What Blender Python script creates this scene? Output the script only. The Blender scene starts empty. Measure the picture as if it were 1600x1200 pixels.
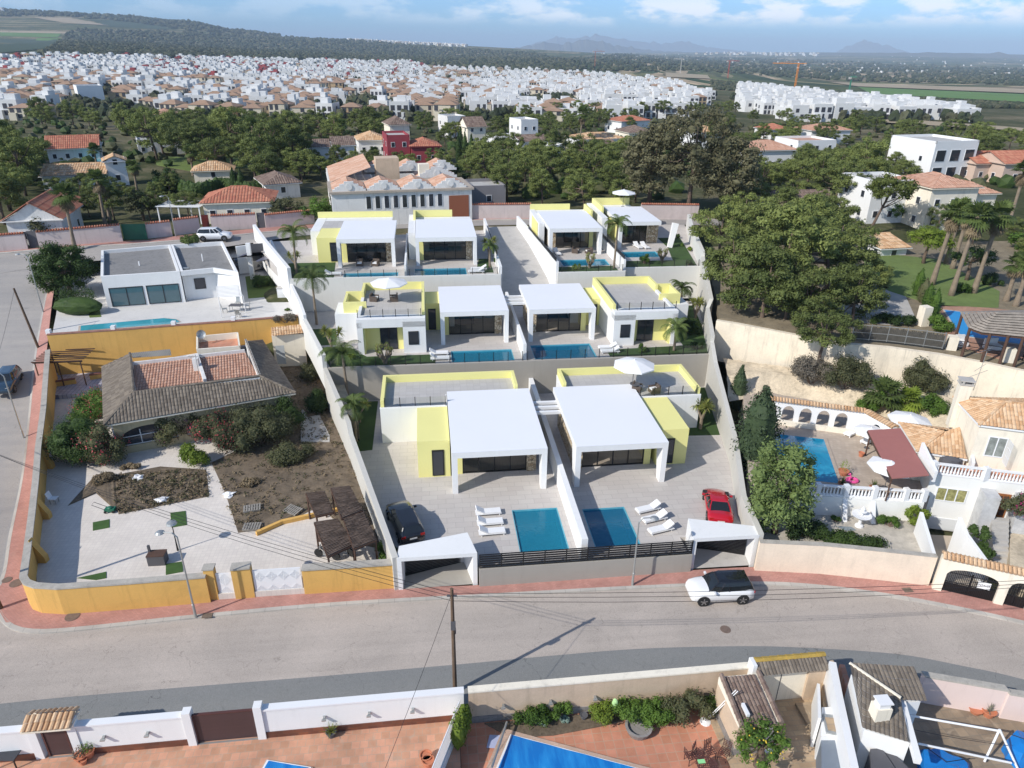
import bpy,math,random
from mathutils import Vector,Matrix,noise
random.seed(7)
R=math.radians
S=bpy.context.scene
COL=S.collection
# ---------------- camera ----------------
FL,CX,CY,CAMH=1110.0,800.0,600.0,32.0
PIT,ROLL=math.atan(524/1110),R(0.7)
cam=bpy.data.cameras.new('camera');camo=bpy.data.objects.new('camera',cam);COL.objects.link(camo)
cam.sensor_width=36;cam.lens=36*FL/1600;cam.clip_start=.5;cam.clip_end=60000
camo.location=(0,0,CAMH)
camo.rotation_euler=(Matrix.Rotation(R(90)-PIT,3,'X') @ Matrix.Rotation(ROLL,3,'Z')).to_euler()
S.camera=camo
# ---------------- sky, sun, exposure ----------------
SUN_EL=R(36);SUN_DIR=Vector((-.82*math.cos(SUN_EL),-.572*math.cos(SUN_EL),math.sin(SUN_EL)))
w=bpy.data.worlds.new('World');S.world=w;w.use_nodes=True
nt=w.node_tree;nt.nodes.clear()
def N(t,k,**kw):
 n=t.nodes.new(k)
 for a,b in kw.items():setattr(n,a,b)
 return n
sky=N(nt,'ShaderNodeTexSky',sky_type='NISHITA',sun_disc=False)
sky.sun_elevation=SUN_EL;sky.sun_rotation=math.atan2(SUN_DIR.x,SUN_DIR.y)
sky.air_density=1.0;sky.dust_density=.6;sky.ozone_density=1.4;sky.altitude=50
bg=N(nt,'ShaderNodeBackground');bg.inputs[1].default_value=.14
out=N(nt,'ShaderNodeOutputWorld')
tc=N(nt,'ShaderNodeTexCoord');sep=N(nt,'ShaderNodeSeparateXYZ');nt.links.new(tc.outputs['Generated'],sep.inputs[0])
def mth(t,op,a,b=None,c=None,clamp=False):
 n=N(t,'ShaderNodeMath',operation=op,use_clamp=clamp)
 for i,v in enumerate((a,b,c)):
  if v is None:continue
  if isinstance(v,(int,float)):n.inputs[i].default_value=v
  else:t.links.new(v,n.inputs[i])
 return n.outputs[0]
az=mth(nt,'DIVIDE',sep.outputs[0],mth(nt,'MAXIMUM',sep.outputs[1],.05))
mp=N(nt,'ShaderNodeCombineXYZ')
nt.links.new(mth(nt,'MULTIPLY',az,9),mp.inputs[0]);nt.links.new(mth(nt,'MULTIPLY',sep.outputs[2],26),mp.inputs[1])
nz=N(nt,'ShaderNodeTexNoise');nz.inputs['Scale'].default_value=1.15;nz.inputs['Detail'].default_value=7;nz.inputs['Roughness'].default_value=.58
nt.links.new(mp.outputs[0],nz.inputs['Vector'])
elev=sep.outputs[2]
def mrange(t,v,a,b,c,d,ip='SMOOTHSTEP'):
 n=N(t,'ShaderNodeMapRange',interpolation_type=ip);t.links.new(v,n.inputs[0])
 for i,q in enumerate((a,b,c,d)):n.inputs[i+1].default_value=q
 return n.outputs[0]
band=mth(nt,'MULTIPLY',mrange(nt,elev,.022,.040,0,1),mrange(nt,elev,.045,.08,1,0))
side=mrange(nt,az,-.35,.25,.25,1)
dens=mth(nt,'MULTIPLY',mth(nt,'MULTIPLY',band,side),mrange(nt,nz.outputs[0],.42,.56,0,1))
mx=N(nt,'ShaderNodeMix',data_type='RGBA');nt.links.new(mth(nt,'MULTIPLY',dens,.95),mx.inputs[0])
tint=N(nt,'ShaderNodeMix',data_type='RGBA',blend_type='MULTIPLY');tint.inputs[0].default_value=1
nt.links.new(sky.outputs[0],tint.inputs[6]);tint.inputs[7].default_value=(1,1,1,1)
tmix=N(nt,'ShaderNodeMix',data_type='RGBA');nt.links.new(mrange(nt,elev,.0,.25,0,1),tmix.inputs[0]);tmix.inputs[6].default_value=(.44,.78,1.40,1);tmix.inputs[7].default_value=(.95,1.0,1.08,1);nt.links.new(tmix.outputs[2],tint.inputs[7])
nt.links.new(tint.outputs[2],mx.inputs[6]);mx.inputs[7].default_value=(8.2,8.6,9.2,1)
nt.links.new(mx.outputs[2],bg.inputs[0]);nt.links.new(bg.outputs[0],out.inputs[0])
sl=bpy.data.lights.new('sun','SUN');sl.energy=4.5;sl.angle=R(.53);sl.color=(1,.955,.88)
so=bpy.data.objects.new('sun',sl);COL.objects.link(so);so.rotation_euler=SUN_DIR.to_track_quat('Z','Y').to_euler();so.location=(-60,-40,80)
S.view_settings.view_transform='Standard';S.view_settings.look='None';S.view_settings.exposure=0;S.view_settings.gamma=1
S.render.engine='CYCLES';S.cycles.max_bounces=6;S.cycles.diffuse_bounces=3;S.cycles.transparent_max_bounces=8
S.cycles.volume_bounces=0
# ---------------- picture point -> place in the world ----------------
cp_,sp_,cr_,sr_=math.cos(PIT),math.sin(PIT),math.cos(ROLL),math.sin(ROLL)
def ray(px,py):
 u,v=px-CX,py-CY
 a,b=u*cr_+v*sr_,-u*sr_+v*cr_
 return Vector((a,FL*cp_-b*sp_,-(FL*sp_+b*cp_)))
def P(px,py,z=0.0):
 d=ray(px,py);t=(z-CAMH)/d.z
 return Vector((d.x*t,d.y*t,z))
TH=R(7);CT,ST=math.cos(TH),math.sin(TH)
def V(lx,ly,z=0.0):return Vector((lx*CT-ly*ST,40+lx*ST+ly*CT,z))
def LV(p):dx,dy=p[0],p[1]-40;return dx*CT+dy*ST,-dx*ST+dy*CT
def lerp(a,b,t):return a+(b-a)*t
def pl(tab,x):
 if x<=tab[0][0]:return tab[0][1]
 for (a,b),(c,d) in zip(tab,tab[1:]):
  if x<=c:return b+(d-b)*(x-a)/(c-a)
 return tab[-1][1]
def ss(x,a,b):
 t=max(0,min(1,(x-a)/(b-a)));return t*t*(3-2*t)
NEAR=[(-60,-.6),(-6,-.12),(20,-.05),(39,4.2),(60,8.0),(72,8.4),(130,8),(220,6),(330,2)]
ZL=[(330,2),(600,4),(900,7),(1400,17),(2200,30),(3500,38),(9000,20)]
RH=[(-.75,178),(-.6,165),(-.5,146),(-.41,128),(-.36,92),(-.25,78),(-.1,66),(.05,35),(.2,0)]
ZM=[(330,2),(500,-2),(900,-8),(1500,-8),(2500,-2),(5000,-15),(7000,-8),(12000,-10)]
ZR=[(330,2),(500,-5),(900,-16),(1500,-26),(3000,-36),(6000,-30),(9000,10),(12000,40)]
def ground(x,y):
 lx,ly=LV((x,y))
 if ly<330:z=pl(NEAR,ly)
 else:
  b=x/max(y,1)
  l,m,r=pl(ZL,ly),pl(ZM,ly),pl(ZR,ly)
  wl=1-ss(b,-.62,-.08);wr=ss(b,.02,.5)
  z=m+(l-m)*wl+(r-m)*wr*(1-wl)
  k=ss(ly,600,3500)
  z+=k*(noise.noise(Vector((x/420,y/900,1)))*9+noise.noise(Vector((x/140,y/300,5)))*3)*(.35+.9*wl)
  if ly>2600:z+=ss(ly,2600,5000)*(1-ss(ly,5600,8000))*(pl(RH,b)+(noise.noise(Vector((x/500,y/1500,9)))*26+noise.noise(Vector((x/170,y/400,4)))*13)*wl)
 return z
def bed(x,y):
 """the ground sheet itself: dug lower under the walled lots"""
 lx,ly=LV((x,y));z=ground(x,y)
 if ly<-12.4:z=min(z,-.9)
 if-6<ly<33 and lx<-6 and lx>-30.8-.415*(ly+2.5)-3.2:z=min(z,-.25)
 if 33<=ly<60 and-52<lx<-24:z=min(z,3.9 if ly>36 else .2)
 if-8<ly<34 and 14<lx<75:z=min(z,-.25)
 if 34<=ly<50 and 24<lx<80:z=min(z,2.0)
 return z
def G(px,py,dz=0.0):
 d=ray(px,py)
 if d.z>-2:t=12000/d.y
 else:t=0
 lo=(25 if py>215 else 120)/d.y;o=Vector((0,0,CAMH));t=lo
 while t*d.y<11500:
  p=o+d*t
  if p.z<=ground(p.x,p.y):break
  t*=1.02
 a,b=t/1.02,t
 for _ in range(14):
  m=(a+b)/2;p=o+d*m
  if p.z<=ground(p.x,p.y):b=m
  else:a=m
 p=o+d*b;p.z=ground(p.x,p.y)+dz
 return p
def proj(p):
 x,y,z=p[0],p[1],p[2]-CAMH
 c=y*cp_-z*sp_;b=-(y*sp_+z*cp_)*FL/c;a=x*FL/c
 return CX+a*cr_-b*sr_,CY+a*sr_+b*cr_
def inside(pt,poly):
 x,y=pt;r=False
 for i in range(len(poly)):
  (x0,y0),(x1,y1)=poly[i-1][:2],poly[i][:2]
  if (y0>y) !=(y1>y) and x<(x1-x0)*(y-y0)/(y1-y0)+x0:r=not r
 return r
# ---------------- mesh builder ----------------
class MB:
 def __init__(s):s.v=[];s.f=[];s.m=[];s.uv={};s.k=0
 def face(s,pts,mi=None,uv=None):
  n=len(s.v);s.v+=[Vector(p) for p in pts];s.f.append(list(range(n,n+len(pts))));s.m.append(s.k if mi is None else mi)
  if uv:s.uv[len(s.f)-1]=uv
 def grid(s,rows,closed=False,mi=None):
  n=len(s.v);c=len(rows[0])
  for r in rows:s.v+=[Vector(p) for p in r]
  for i in range(len(rows)-1):
   for j in range(c if closed else c-1):
    k=(j+1)%c
    s.f.append([n+i*c+j,n+i*c+k,n+(i+1)*c+k,n+(i+1)*c+j]);s.m.append(s.k if mi is None else mi)
 def prism(s,poly,z0,z1,mi=None,top=None):
  """poly: counter-clockwise xy; z0,z1 numbers or per-vertex lists"""
  n=len(poly);a=poly
  ar=sum(a[i-1][0]*a[i][1]-a[i][0]*a[i-1][1] for i in range(n))
  idx=list(range(n)) if ar>0 else list(range(n-1,-1,-1))
  zb=[z0[i] if isinstance(z0,(list,tuple)) else z0 for i in idx];zt=[z1[i] if isinstance(z1,(list,tuple)) else z1 for i in idx]
  q=[a[i] for i in idx];b=len(s.v);mm=s.k if mi is None else mi
  s.v+=[Vector((p[0],p[1],z)) for p,z in zip(q,zb)]+[Vector((p[0],p[1],z)) for p,z in zip(q,zt)]
  s.f.append([b+i for i in reversed(range(n))]);s.f.append([b+n+i for i in range(n)]);s.m+=[mm,mm if top is None else top]
  for i in range(n):
   j=(i+1)%n;s.f.append([b+i,b+j,b+n+j,b+n+i]);s.m.append(mm)
  return s
 def box(s,c,d,rz=0.0,mi=None):
  """c: centre of the base; d: size"""
  x,y=d[0]/2,d[1]/2;co,si=math.cos(rz),math.sin(rz)
  return s.prism([(c[0]+a*co-b*si,c[1]+a*si+b*co) for a,b in ((-x,-y),(x,-y),(x,y),(-x,y))],c[2],c[2]+d[2],mi)
 def beam(s,p,q,wd,h,up=(0,0,1),mi=None):
  p,q=Vector(p),Vector(q);d=(q-p).normalized();u=Vector(up)
  sd=d.cross(u)
  if sd.length<1e-4:sd=d.cross(Vector((1,0,0)))
  sd.normalize();u2=sd.cross(d).normalized();b=len(s.v);mm=s.k if mi is None else mi
  for c in (p,q):
   for a,e in ((-1,-1),(1,-1),(1,1),(-1,1)):s.v.append(c+sd*(a*wd/2)+u2*(e*h/2))
  for f in ([3,2,1,0],[4,5,6,7],[0,1,5,4],[1,2,6,5],[2,3,7,6],[3,0,4,7]):s.f.append([b+i for i in f]);s.m.append(mm)
  return s
 def tube(s,pts,rs,n=8,cap=True,mi=None):
  pts=[Vector(p) for p in pts]
  if isinstance(rs,(int,float)):rs=[rs]*len(pts)
  rows=[];ref=None
  for i,p in enumerate(pts):
   d=(pts[min(i+1,len(pts)-1)]-pts[max(i-1,0)]).normalized()
   if ref is None:ref=d.orthogonal().normalized()
   a=(ref-d*ref.dot(d)).normalized();ref=a;b=d.cross(a)
   rows.append([p+(a*math.cos(t)+b*math.sin(t))*rs[i] for t in [2*math.pi*k/n for k in range(n)]])
  n0=len(s.v);s.grid(rows,True,mi)
  if cap:
   mm=s.k if mi is None else mi
   s.f.append([n0+k for k in reversed(range(n))]);s.m.append(mm)
   e=n0+(len(rows)-1)*n;s.f.append([e+k for k in range(n)]);s.m.append(mm)
  return s
 def lathe(s,c,prof,n=16,mi=None):
  rows=[[(c[0]+r*math.cos(2*math.pi*k/n),c[1]+r*math.sin(2*math.pi*k/n),c[2]+z) for k in range(n)] for r,z in prof]
  s.grid(rows,True,mi);return s
 def blob(s,c,r,sub=1,jit=.25,mi=None,seed=None):
  rnd=random.Random(seed) if seed is not None else random
  vs,fs=ICO[sub];b=len(s.v);mm=s.k if mi is None else mi
  r=r if isinstance(r,(tuple,list)) else (r,r,r)
  for q in vs:
   j=1+rnd.uniform(-jit,jit);s.v.append(Vector((c[0]+q[0]*r[0]*j,c[1]+q[1]*r[1]*j,c[2]+q[2]*r[2]*j)))
  for f in fs:s.f.append([b+i for i in f]);s.m.append(mm)
  return s
 def merge(s,o,loc=(0,0,0),rz=0.0,sc=1.0):
  b=len(s.v);co,si=math.cos(rz)*sc,math.sin(rz)*sc
  for q in o.v:s.v.append(Vector((loc[0]+q[0]*co-q[1]*si,loc[1]+q[0]*si+q[1]*co,loc[2]+q[2]*sc)))
  for f in o.f:s.f.append([b+i for i in f])
  s.m+=o.m;return s
 def build(s,name,mats,parent=None,label=None,cat=None,group=None,kind=None,smooth=False,world=True,loc=None,bevel=0):
  me=bpy.data.meshes.new(name)
  if parent is not None:off=wloc(parent) if world else Vector((0,0,0))
  elif loc is not None:off=Vector(loc)
  elif s.v and world:
   xs=[v.x for v in s.v];ys=[v.y for v in s.v];off=Vector(((min(xs)+max(xs))/2,(min(ys)+max(ys))/2,min(v.z for v in s.v)))
  else:off=Vector((0,0,0))
  me.from_pydata([tuple(v-off) for v in s.v],[],s.f)
  mats=mats if isinstance(mats,(list,tuple)) else [mats]
  for m in mats:me.materials.append(m)
  if len(mats)>1:me.polygons.foreach_set('material_index',s.m)
  if smooth:me.polygons.foreach_set('use_smooth',[True]*len(s.f))
  if s.uv:
   ul=me.uv_layers.new(name='UVMap')
   for fi,uv in s.uv.items():
    for li,q in zip(me.polygons[fi].loop_indices,uv):ul.data[li].uv=q
  me.update()
  o=bpy.data.objects.new(name,me);COL.objects.link(o)
  if parent is not None:o.parent=parent
  else:o.location=off
  if label:o['label']=label
  if cat:o['category']=cat
  if group:o['group']=group
  if kind:o['kind']=kind
  if bevel:
   b=o.modifiers.new('edge','BEVEL');b.width=bevel;b.segments=1;b.limit_method='ANGLE'
  return o
def wloc(o):
 v=Vector((0,0,0))
 while o is not None:v+=o.location;o=o.parent
 return v
def ico(sub):
 t=(1+5**.5)/2;vs=[Vector(q).normalized() for q in [(-1,t,0),(1,t,0),(-1,-t,0),(1,-t,0),(0,-1,t),(0,1,t),(0,-1,-t),(0,1,-t),(t,0,-1),(t,0,1),(-t,0,-1),(-t,0,1)]]
 fs=[(0,11,5),(0,5,1),(0,1,7),(0,7,10),(0,10,11),(1,5,9),(5,11,4),(11,10,2),(10,7,6),(7,1,8),(3,9,4),(3,4,2),(3,2,6),(3,6,8),(3,8,9),(4,9,5),(2,4,11),(6,2,10),(8,6,7),(9,8,1)]
 for _ in range(sub):
  mid={};nf=[]
  def m(a,b):
   k=(min(a,b),max(a,b))
   if k not in mid:mid[k]=len(vs);vs.append(((vs[a]+vs[b])/2).normalized())
   return mid[k]
  for a,b,c in fs:
   x,y,z=m(a,b),m(b,c),m(c,a);nf+=[(a,x,z),(b,y,x),(c,z,y),(x,y,z)]
  fs=nf
 return vs,fs
ICO=[ico(0),ico(1),ico(2)]
def thing(name,label,cat,loc,rz=0.0,group=None):
 o=bpy.data.objects.new(name,None);COL.objects.link(o);o.empty_display_size=.3
 o.location=loc;o.rotation_euler=(0,0,rz);o['label']=label;o['category']=cat
 if group:o['group']=group
 return o
def dup(root,loc,rz=0.0,label=None,group=None,scale=None):
 def cpy(o,par):
  c=o.copy();COL.objects.link(c)
  if par is not None:c.parent=par
  for ch in KIDS.get(o.name,[]):cpy(ch,c)
  return c
 if root.name not in KIDS:scan(root)
 c=cpy(root,None);c.location=loc;c.rotation_euler=(0,0,rz)
 if scale:c.scale=(scale,)*3 if isinstance(scale,(int,float)) else scale
 if label:c['label']=label
 if group:c['group']=group
 return c
KIDS={}
def scan(root):
 KIDS[root.name]=list(root.children)
 for c in root.children:scan(c)
PROTO={}
def put(key,maker,loc,rz=0.0,label=None,group=None,scale=None):
 """first use moves the prototype itself, later uses copy it"""
 if key not in PROTO:
  o=maker();PROTO[key]=o;scan(o)
  o.location=loc;o.rotation_euler=(0,0,rz)
  if scale:o.scale=(scale,)*3 if isinstance(scale,(int,float)) else scale
  if label:o['label']=label
  if group:o['group']=group
  return o
 return dup(PROTO[key],loc,rz,label,group,scale if scale else (1,1,1))
# ---------------- materials ----------------
MATS={}
def new_mat(name):
 m=bpy.data.materials.new(name);m.use_nodes=True;t=m.node_tree;b=t.nodes['Principled BSDF']
 MATS[name]=m;return m,t,b
def coords(t,rot=True,obj=False):
 """world position turned into the frame of the plots"""
 if obj:return N(t,'ShaderNodeTexCoord').outputs['Object']
 g=N(t,'ShaderNodeNewGeometry');mp=N(t,'ShaderNodeMapping');t.links.new(g.outputs['Position'],mp.inputs[0])
 if rot:mp.inputs['Rotation'].default_value=(0,0,-TH)
 return mp.outputs[0]
def noise_n(t,vec,scale,detail=4,rough=.55,dist=0):
 n=N(t,'ShaderNodeTexNoise');n.inputs['Scale'].default_value=scale;n.inputs['Detail'].default_value=detail
 n.inputs['Roughness'].default_value=rough;n.inputs['Distortion'].default_value=dist
 t.links.new(vec,n.inputs['Vector']);return n.outputs[0]
def ramp(t,fac,stops):
 r=N(t,'ShaderNodeValToRGB');t.links.new(fac,r.inputs[0]);e=r.color_ramp.elements
 while len(e)<len(stops):e.new(.5)
 for i,(p,c) in enumerate(stops):e[i].position=p;e[i].color=(*c,1)
 return r.outputs[0]
def mixc(t,f,a,b,bt='MIX'):
 n=N(t,'ShaderNodeMix',data_type='RGBA',blend_type=bt)
 for i,v in ((0,f),(6,a),(7,b)):
  if isinstance(v,(int,float)):n.inputs[i].default_value=v
  elif isinstance(v,tuple):n.inputs[i].default_value=(*v,1)
  else:t.links.new(v,n.inputs[i])
 return n.outputs[2]
def bump(t,b,h,strength=.3,dist=.02):
 n=N(t,'ShaderNodeBump');n.inputs['Strength'].default_value=strength;n.inputs['Distance'].default_value=dist
 t.links.new(h,n.inputs['Height']);t.links.new(n.outputs[0],b.inputs['Normal'])
def sc(c,k):return tuple(min(1,x*k) for x in c)
def mat(name,col,rough=.8,var=.12,scale=.6,metal=0,fine=25,bmp=0,spec=None,stain=0,obj=False,coat=0):
 """plain surface with large soft mottling and a fine grain"""
 m,t,b=new_mat(name);v=coords(t,obj=obj)
 n1=noise_n(t,v,scale,5,.6);n2=noise_n(t,v,fine,3,.6)
 f=mth(t,'ADD',mth(t,'MULTIPLY',n1,.65),mth(t,'MULTIPLY',n2,.35))
 c=ramp(t,f,[(.3,sc(col,1-var)),(.7,sc(col,1+var))])
 if stain:
  n3=noise_n(t,v,.35,8,.7,.6);c=mixc(t,mrange(t,n3,.52,.72,0,stain),c,sc(col,.45));mq=N(t,'ShaderNodeMapping');t.links.new(v,mq.inputs[0]);mq.inputs['Scale'].default_value=(2.4,2.4,.22);c=mixc(t,mrange(t,noise_n(t,mq.outputs[0],1,5,.65),.5,.75,0,min(1,stain*1.6)),c,sc(col,.5))
 t.links.new(c,b.inputs['Base Color']);b.inputs['Roughness'].default_value=rough;b.inputs['Metallic'].default_value=metal
 if spec is not None:b.inputs['Specular IOR Level'].default_value=spec
 if coat:b.inputs['Coat Weight'].default_value=coat;b.inputs['Coat Roughness'].default_value=.05
 if bmp:bump(t,b,n2,bmp)
 return m
def brickmat(name,c1,c2,mort,bw,bh,msize=.01,rough=.8,off=.5,rot=True,wall=False,var=.25,bmp=.2,scale=1.0,extra=None):
 m,t,b=new_mat(name);v=coords(t,rot)
 if wall:
  sp=N(t,'ShaderNodeSeparateXYZ');t.links.new(v,sp.inputs[0]);cb=N(t,'ShaderNodeCombineXYZ')
  t.links.new(mth(t,'ADD',sp.outputs[0],sp.outputs[1]),cb.inputs[0]);t.links.new(sp.outputs[2],cb.inputs[1]);vv=cb.outputs[0]
 else:vv=v
 k=N(t,'ShaderNodeTexBrick');t.links.new(vv,k.inputs['Vector']);k.offset=off
 k.inputs['Color1'].default_value=(*c1,1);k.inputs['Color2'].default_value=(*c2,1);k.inputs['Mortar'].default_value=(*mort,1)
 k.inputs['Scale'].default_value=scale;k.inputs['Mortar Size'].default_value=msize;k.inputs['Brick Width'].default_value=bw;k.inputs['Row Height'].default_value=bh
 k.inputs['Mortar Smooth'].default_value=.3
 n1=noise_n(t,v,.5,6,.65);c=mixc(t,1.0,k.outputs[0],ramp(t,n1,[(.3,(1-var,)*3),(.7,(1+var*.4,)*3)]),'MULTIPLY')
 if extra:c=mixc(t,mrange(t,noise_n(t,v,extra[1],6,.7,.5),extra[2],extra[2]+.12,0,extra[3]),c,extra[0])
 t.links.new(c,b.inputs['Base Color']);b.inputs['Roughness'].default_value=rough
 if bmp:bump(t,b,mth(t,'SUBTRACT',1.0,k.outputs[1]),bmp,.01)
 return m
def tilemat(name,a,b2,c3,dirt=.35):
 """clay tiles: each tile its own tone through the UV cell it lies in"""
 m,t,b=new_mat(name);uv=N(t,'ShaderNodeUVMap');fl=N(t,'ShaderNodeVectorMath',operation='FLOOR');t.links.new(uv.outputs[0],fl.inputs[0])
 wn=N(t,'ShaderNodeTexWhiteNoise',noise_dimensions='3D');t.links.new(fl.outputs[0],wn.inputs[0])
 c=ramp(t,wn.outputs[0],[(0,a),(.5,b2),(1,c3)])
 v=coords(t);n=noise_n(t,v,.8,7,.7,.4)
 c=mixc(t,mrange(t,n,.5,.75,0,dirt),c,sc(b2,.4));n2=noise_n(t,v,14,3)
 c=mixc(t,.35,c,mixc(t,1.0,c,ramp(t,n2,[(.3,(.5,)*3),(.7,(1.3,)*3)]),'MULTIPLY'))
 t.links.new(c,b.inputs['Base Color']);b.inputs['Roughness'].default_value=.9
 return m
def leafmat(name,dark,light,trans=.25,warm=None,nscale=.5):
 m,t,b=new_mat(name);oi=N(t,'ShaderNodeObjectInfo');v=coords(t)
 n1=noise_n(t,v,nscale,4,.6);n2=noise_n(t,v,6,2,.5)
 f=mth(t,'ADD',mth(t,'MULTIPLY',n1,.5),mth(t,'ADD',mth(t,'MULTIPLY',n2,.35),mth(t,'MULTIPLY',oi.outputs['Random'],.2)))
 c=ramp(t,f,[(.3,sc(dark,1.35)),(.68,sc(light,1.35))])
 if warm:c=mixc(t,mrange(t,n2,.58,.7,0,.7),c,warm)
 t.links.new(c,b.inputs['Base Color']);b.inputs['Roughness'].default_value=.65;b.inputs['Specular IOR Level'].default_value=.25
 tr=N(t,'ShaderNodeBsdfTranslucent');t.links.new(c,tr.inputs[0]);ms=N(t,'ShaderNodeMixShader');ms.inputs[0].default_value=trans
 o=t.nodes['Material Output'];t.links.new(b.outputs[0],ms.inputs[1]);t.links.new(tr.outputs[0],ms.inputs[2]);t.links.new(ms.outputs[0],o.inputs[0])
 return m
def clearmat(name,tint,refl=.12,rough=.02,gl=(1,1,1),waves=0,dense=0.0,dcol=(0,0,0)):
 m,t,b=new_mat(name);t.nodes.remove(b)
 tr=N(t,'ShaderNodeBsdfTransparent');tr.inputs[0].default_value=(*tint,1)
 g=N(t,'ShaderNodeBsdfGlossy');g.inputs['Roughness'].default_value=rough;g.inputs[0].default_value=(*gl,1)
 fr=N(t,'ShaderNodeFresnel');fr.inputs[0].default_value=1.4
 a=tr.outputs[0]
 if dense:
  df=N(t,'ShaderNodeBsdfDiffuse');df.inputs[0].default_value=(*dcol,1);m1=N(t,'ShaderNodeMixShader');m1.inputs[0].default_value=dense
  t.links.new(a,m1.inputs[1]);t.links.new(df.outputs[0],m1.inputs[2]);a=m1.outputs[0]
 ms=N(t,'ShaderNodeMixShader');t.links.new(mth(t,'ADD',fr.outputs[0],refl,clamp=True),ms.inputs[0])
 t.links.new(a,ms.inputs[1]);t.links.new(g.outputs[0],ms.inputs[2]);t.links.new(ms.outputs[0],t.nodes['Material Output'].inputs[0])
 if waves:
  v=coords(t);bn=N(t,'ShaderNodeBump');bn.inputs['Strength'].default_value=waves;bn.inputs['Distance'].default_value=.05
  t.links.new(noise_n(t,v,2.2,3),bn.inputs['Height']);t.links.new(bn.outputs[0],g.inputs['Normal']);t.links.new(bn.outputs[0],fr.inputs['Normal'])
 return m
white=mat('white_render',(.78,.78,.77),.75,.03,.3,fine=8,stain=.06)
villa_roof=mat('white_roof_sheet',(.8,.81,.84),.6,.02,.2,fine=4)
yellow=mat('pale_yellow_render',(.80,.75,.30),.75,.03,.4,fine=12)
greywall=mat('warm_grey_render',(.36,.335,.295),.8,.05,.35,fine=10,stain=.1)
rightwall=mat('beige_render',(.56,.54,.49),.8,.05,.35,fine=10,stain=.1)
upwall=mat('offwhite_render',(.68,.67,.63),.8,.04,.35,fine=10,stain=.08)
oldwhite=mat('weathered_white',(.70,.69,.67),.85,.08,.5,fine=9,stain=.3)
pinkwall=mat('pinkish_plaster',(.56,.48,.46),.85,.08,.5,fine=9,stain=.25)
creamwall=mat('cream_plaster',(.82,.75,.62),.85,.06,.5,fine=9,stain=.25)
ochre=mat('ochre_plaster',(.68,.40,.11),.85,.08,.5,fine=9,stain=.22)
coping=mat('stone_coping',(.42,.39,.34),.9,.2,1.5,fine=12,stain=.3)
blackm=mat('black_metal',(.012,.012,.013),.45,.1)
greym=mat('galvanised',(.42,.43,.42),.45,.1,metal=.6)
darkgrey=mat('dark_grey',(.09,.09,.1),.7,.15)
whitem=mat('white_paint',(.8,.8,.8),.4,.02)
whiteplastic=mat('white_cushion',(.78,.78,.78),.9,.03)
wicker=mat('brown_wicker',(.10,.075,.06),.8,.3,8,fine=60,bmp=.4,obj=True)
woodpole=mat('pole_wood',(.13,.085,.055),.9,.3,2,fine=30,bmp=.3)
darkwood=mat('dark_wood',(.085,.045,.03),.8,.25,3,fine=30)
greywood=mat('grey_wood',(.27,.25,.22),.9,.3,3,fine=30)
brownframe=mat('brown_metal',(.09,.035,.03),.6,.15)
concrete=mat('pale_concrete',(.46,.44,.41),.9,.12,.6,fine=15,bmp=.1,stain=.2)
rockm=mat('eroded_rock',(.62,.52,.38),.95,.35,.5,fine=5,bmp=.8,stain=.5)
barkm=mat('bark',(.14,.10,.075),.95,.3,2,fine=18,bmp=.6,obj=True)
palmbark=mat('palm_bark',(.23,.18,.13),.95,.3,2,fine=12,bmp=.6,obj=True)
patio=brickmat('patio_slabs',(.50,.46,.43),(.54,.505,.47),(.34,.32,.295),1.2,.6,.012,.75,var=.06,bmp=.1)
rooftile_floor=brickmat('roof_terrace_tiles',(.46,.44,.42),(.50,.48,.46),(.32,.30,.29),.6,.6,.008,.75,off=0,var=.06,bmp=.1)
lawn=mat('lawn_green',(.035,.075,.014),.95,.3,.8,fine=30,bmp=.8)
lawn2=mat('lawn_pale',(.12,.17,.035),.95,.25,.25,fine=20,bmp=.8)  # paler, yellower grass than the villa lawns
redpave=brickmat('red_pavers',(.54,.27,.225),(.46,.22,.18),(.36,.21,.17),.22,.11,.012,.85,var=.25,extra=((.42,.25,.2),.7,.56,.5))
kerbm=brickmat('kerb_stone',(.50,.47,.42),(.45,.42,.38),(.28,.26,.24),1.0,40,.012,.85,off=0,var=.2)
terracotta=brickmat('terracotta_tiles',(.62,.27,.17),(.50,.22,.13),(.50,.32,.22),.5,.5,.02,.6,off=0,var=.3)
terracotta2=brickmat('mottled_terracotta',(.66,.34,.22),(.50,.27,.165),(.46,.32,.23),.42,.42,.016,.7,off=.5,var=.3,extra=((.42,.33,.25),1.4,.55,.6))
tanpave=brickmat('tan_pavers',(.52,.39,.25),(.40,.28,.18),(.36,.29,.21),.6,.3,.02,.75,var=.3,extra=((.35,.25,.17),1.6,.52,.5))
paleslab=brickmat('pale_slabs',(.66,.60,.54),(.71,.65,.58),(.58,.53,.48),.3,.3,.012,.85,off=0,var=.1,bmp=.05)
poolside=brickmat('pool_surround',(.50,.42,.34),(.44,.36,.29),(.37,.31,.26),.35,.35,.015,.85,var=.15)
stone=None
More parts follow.
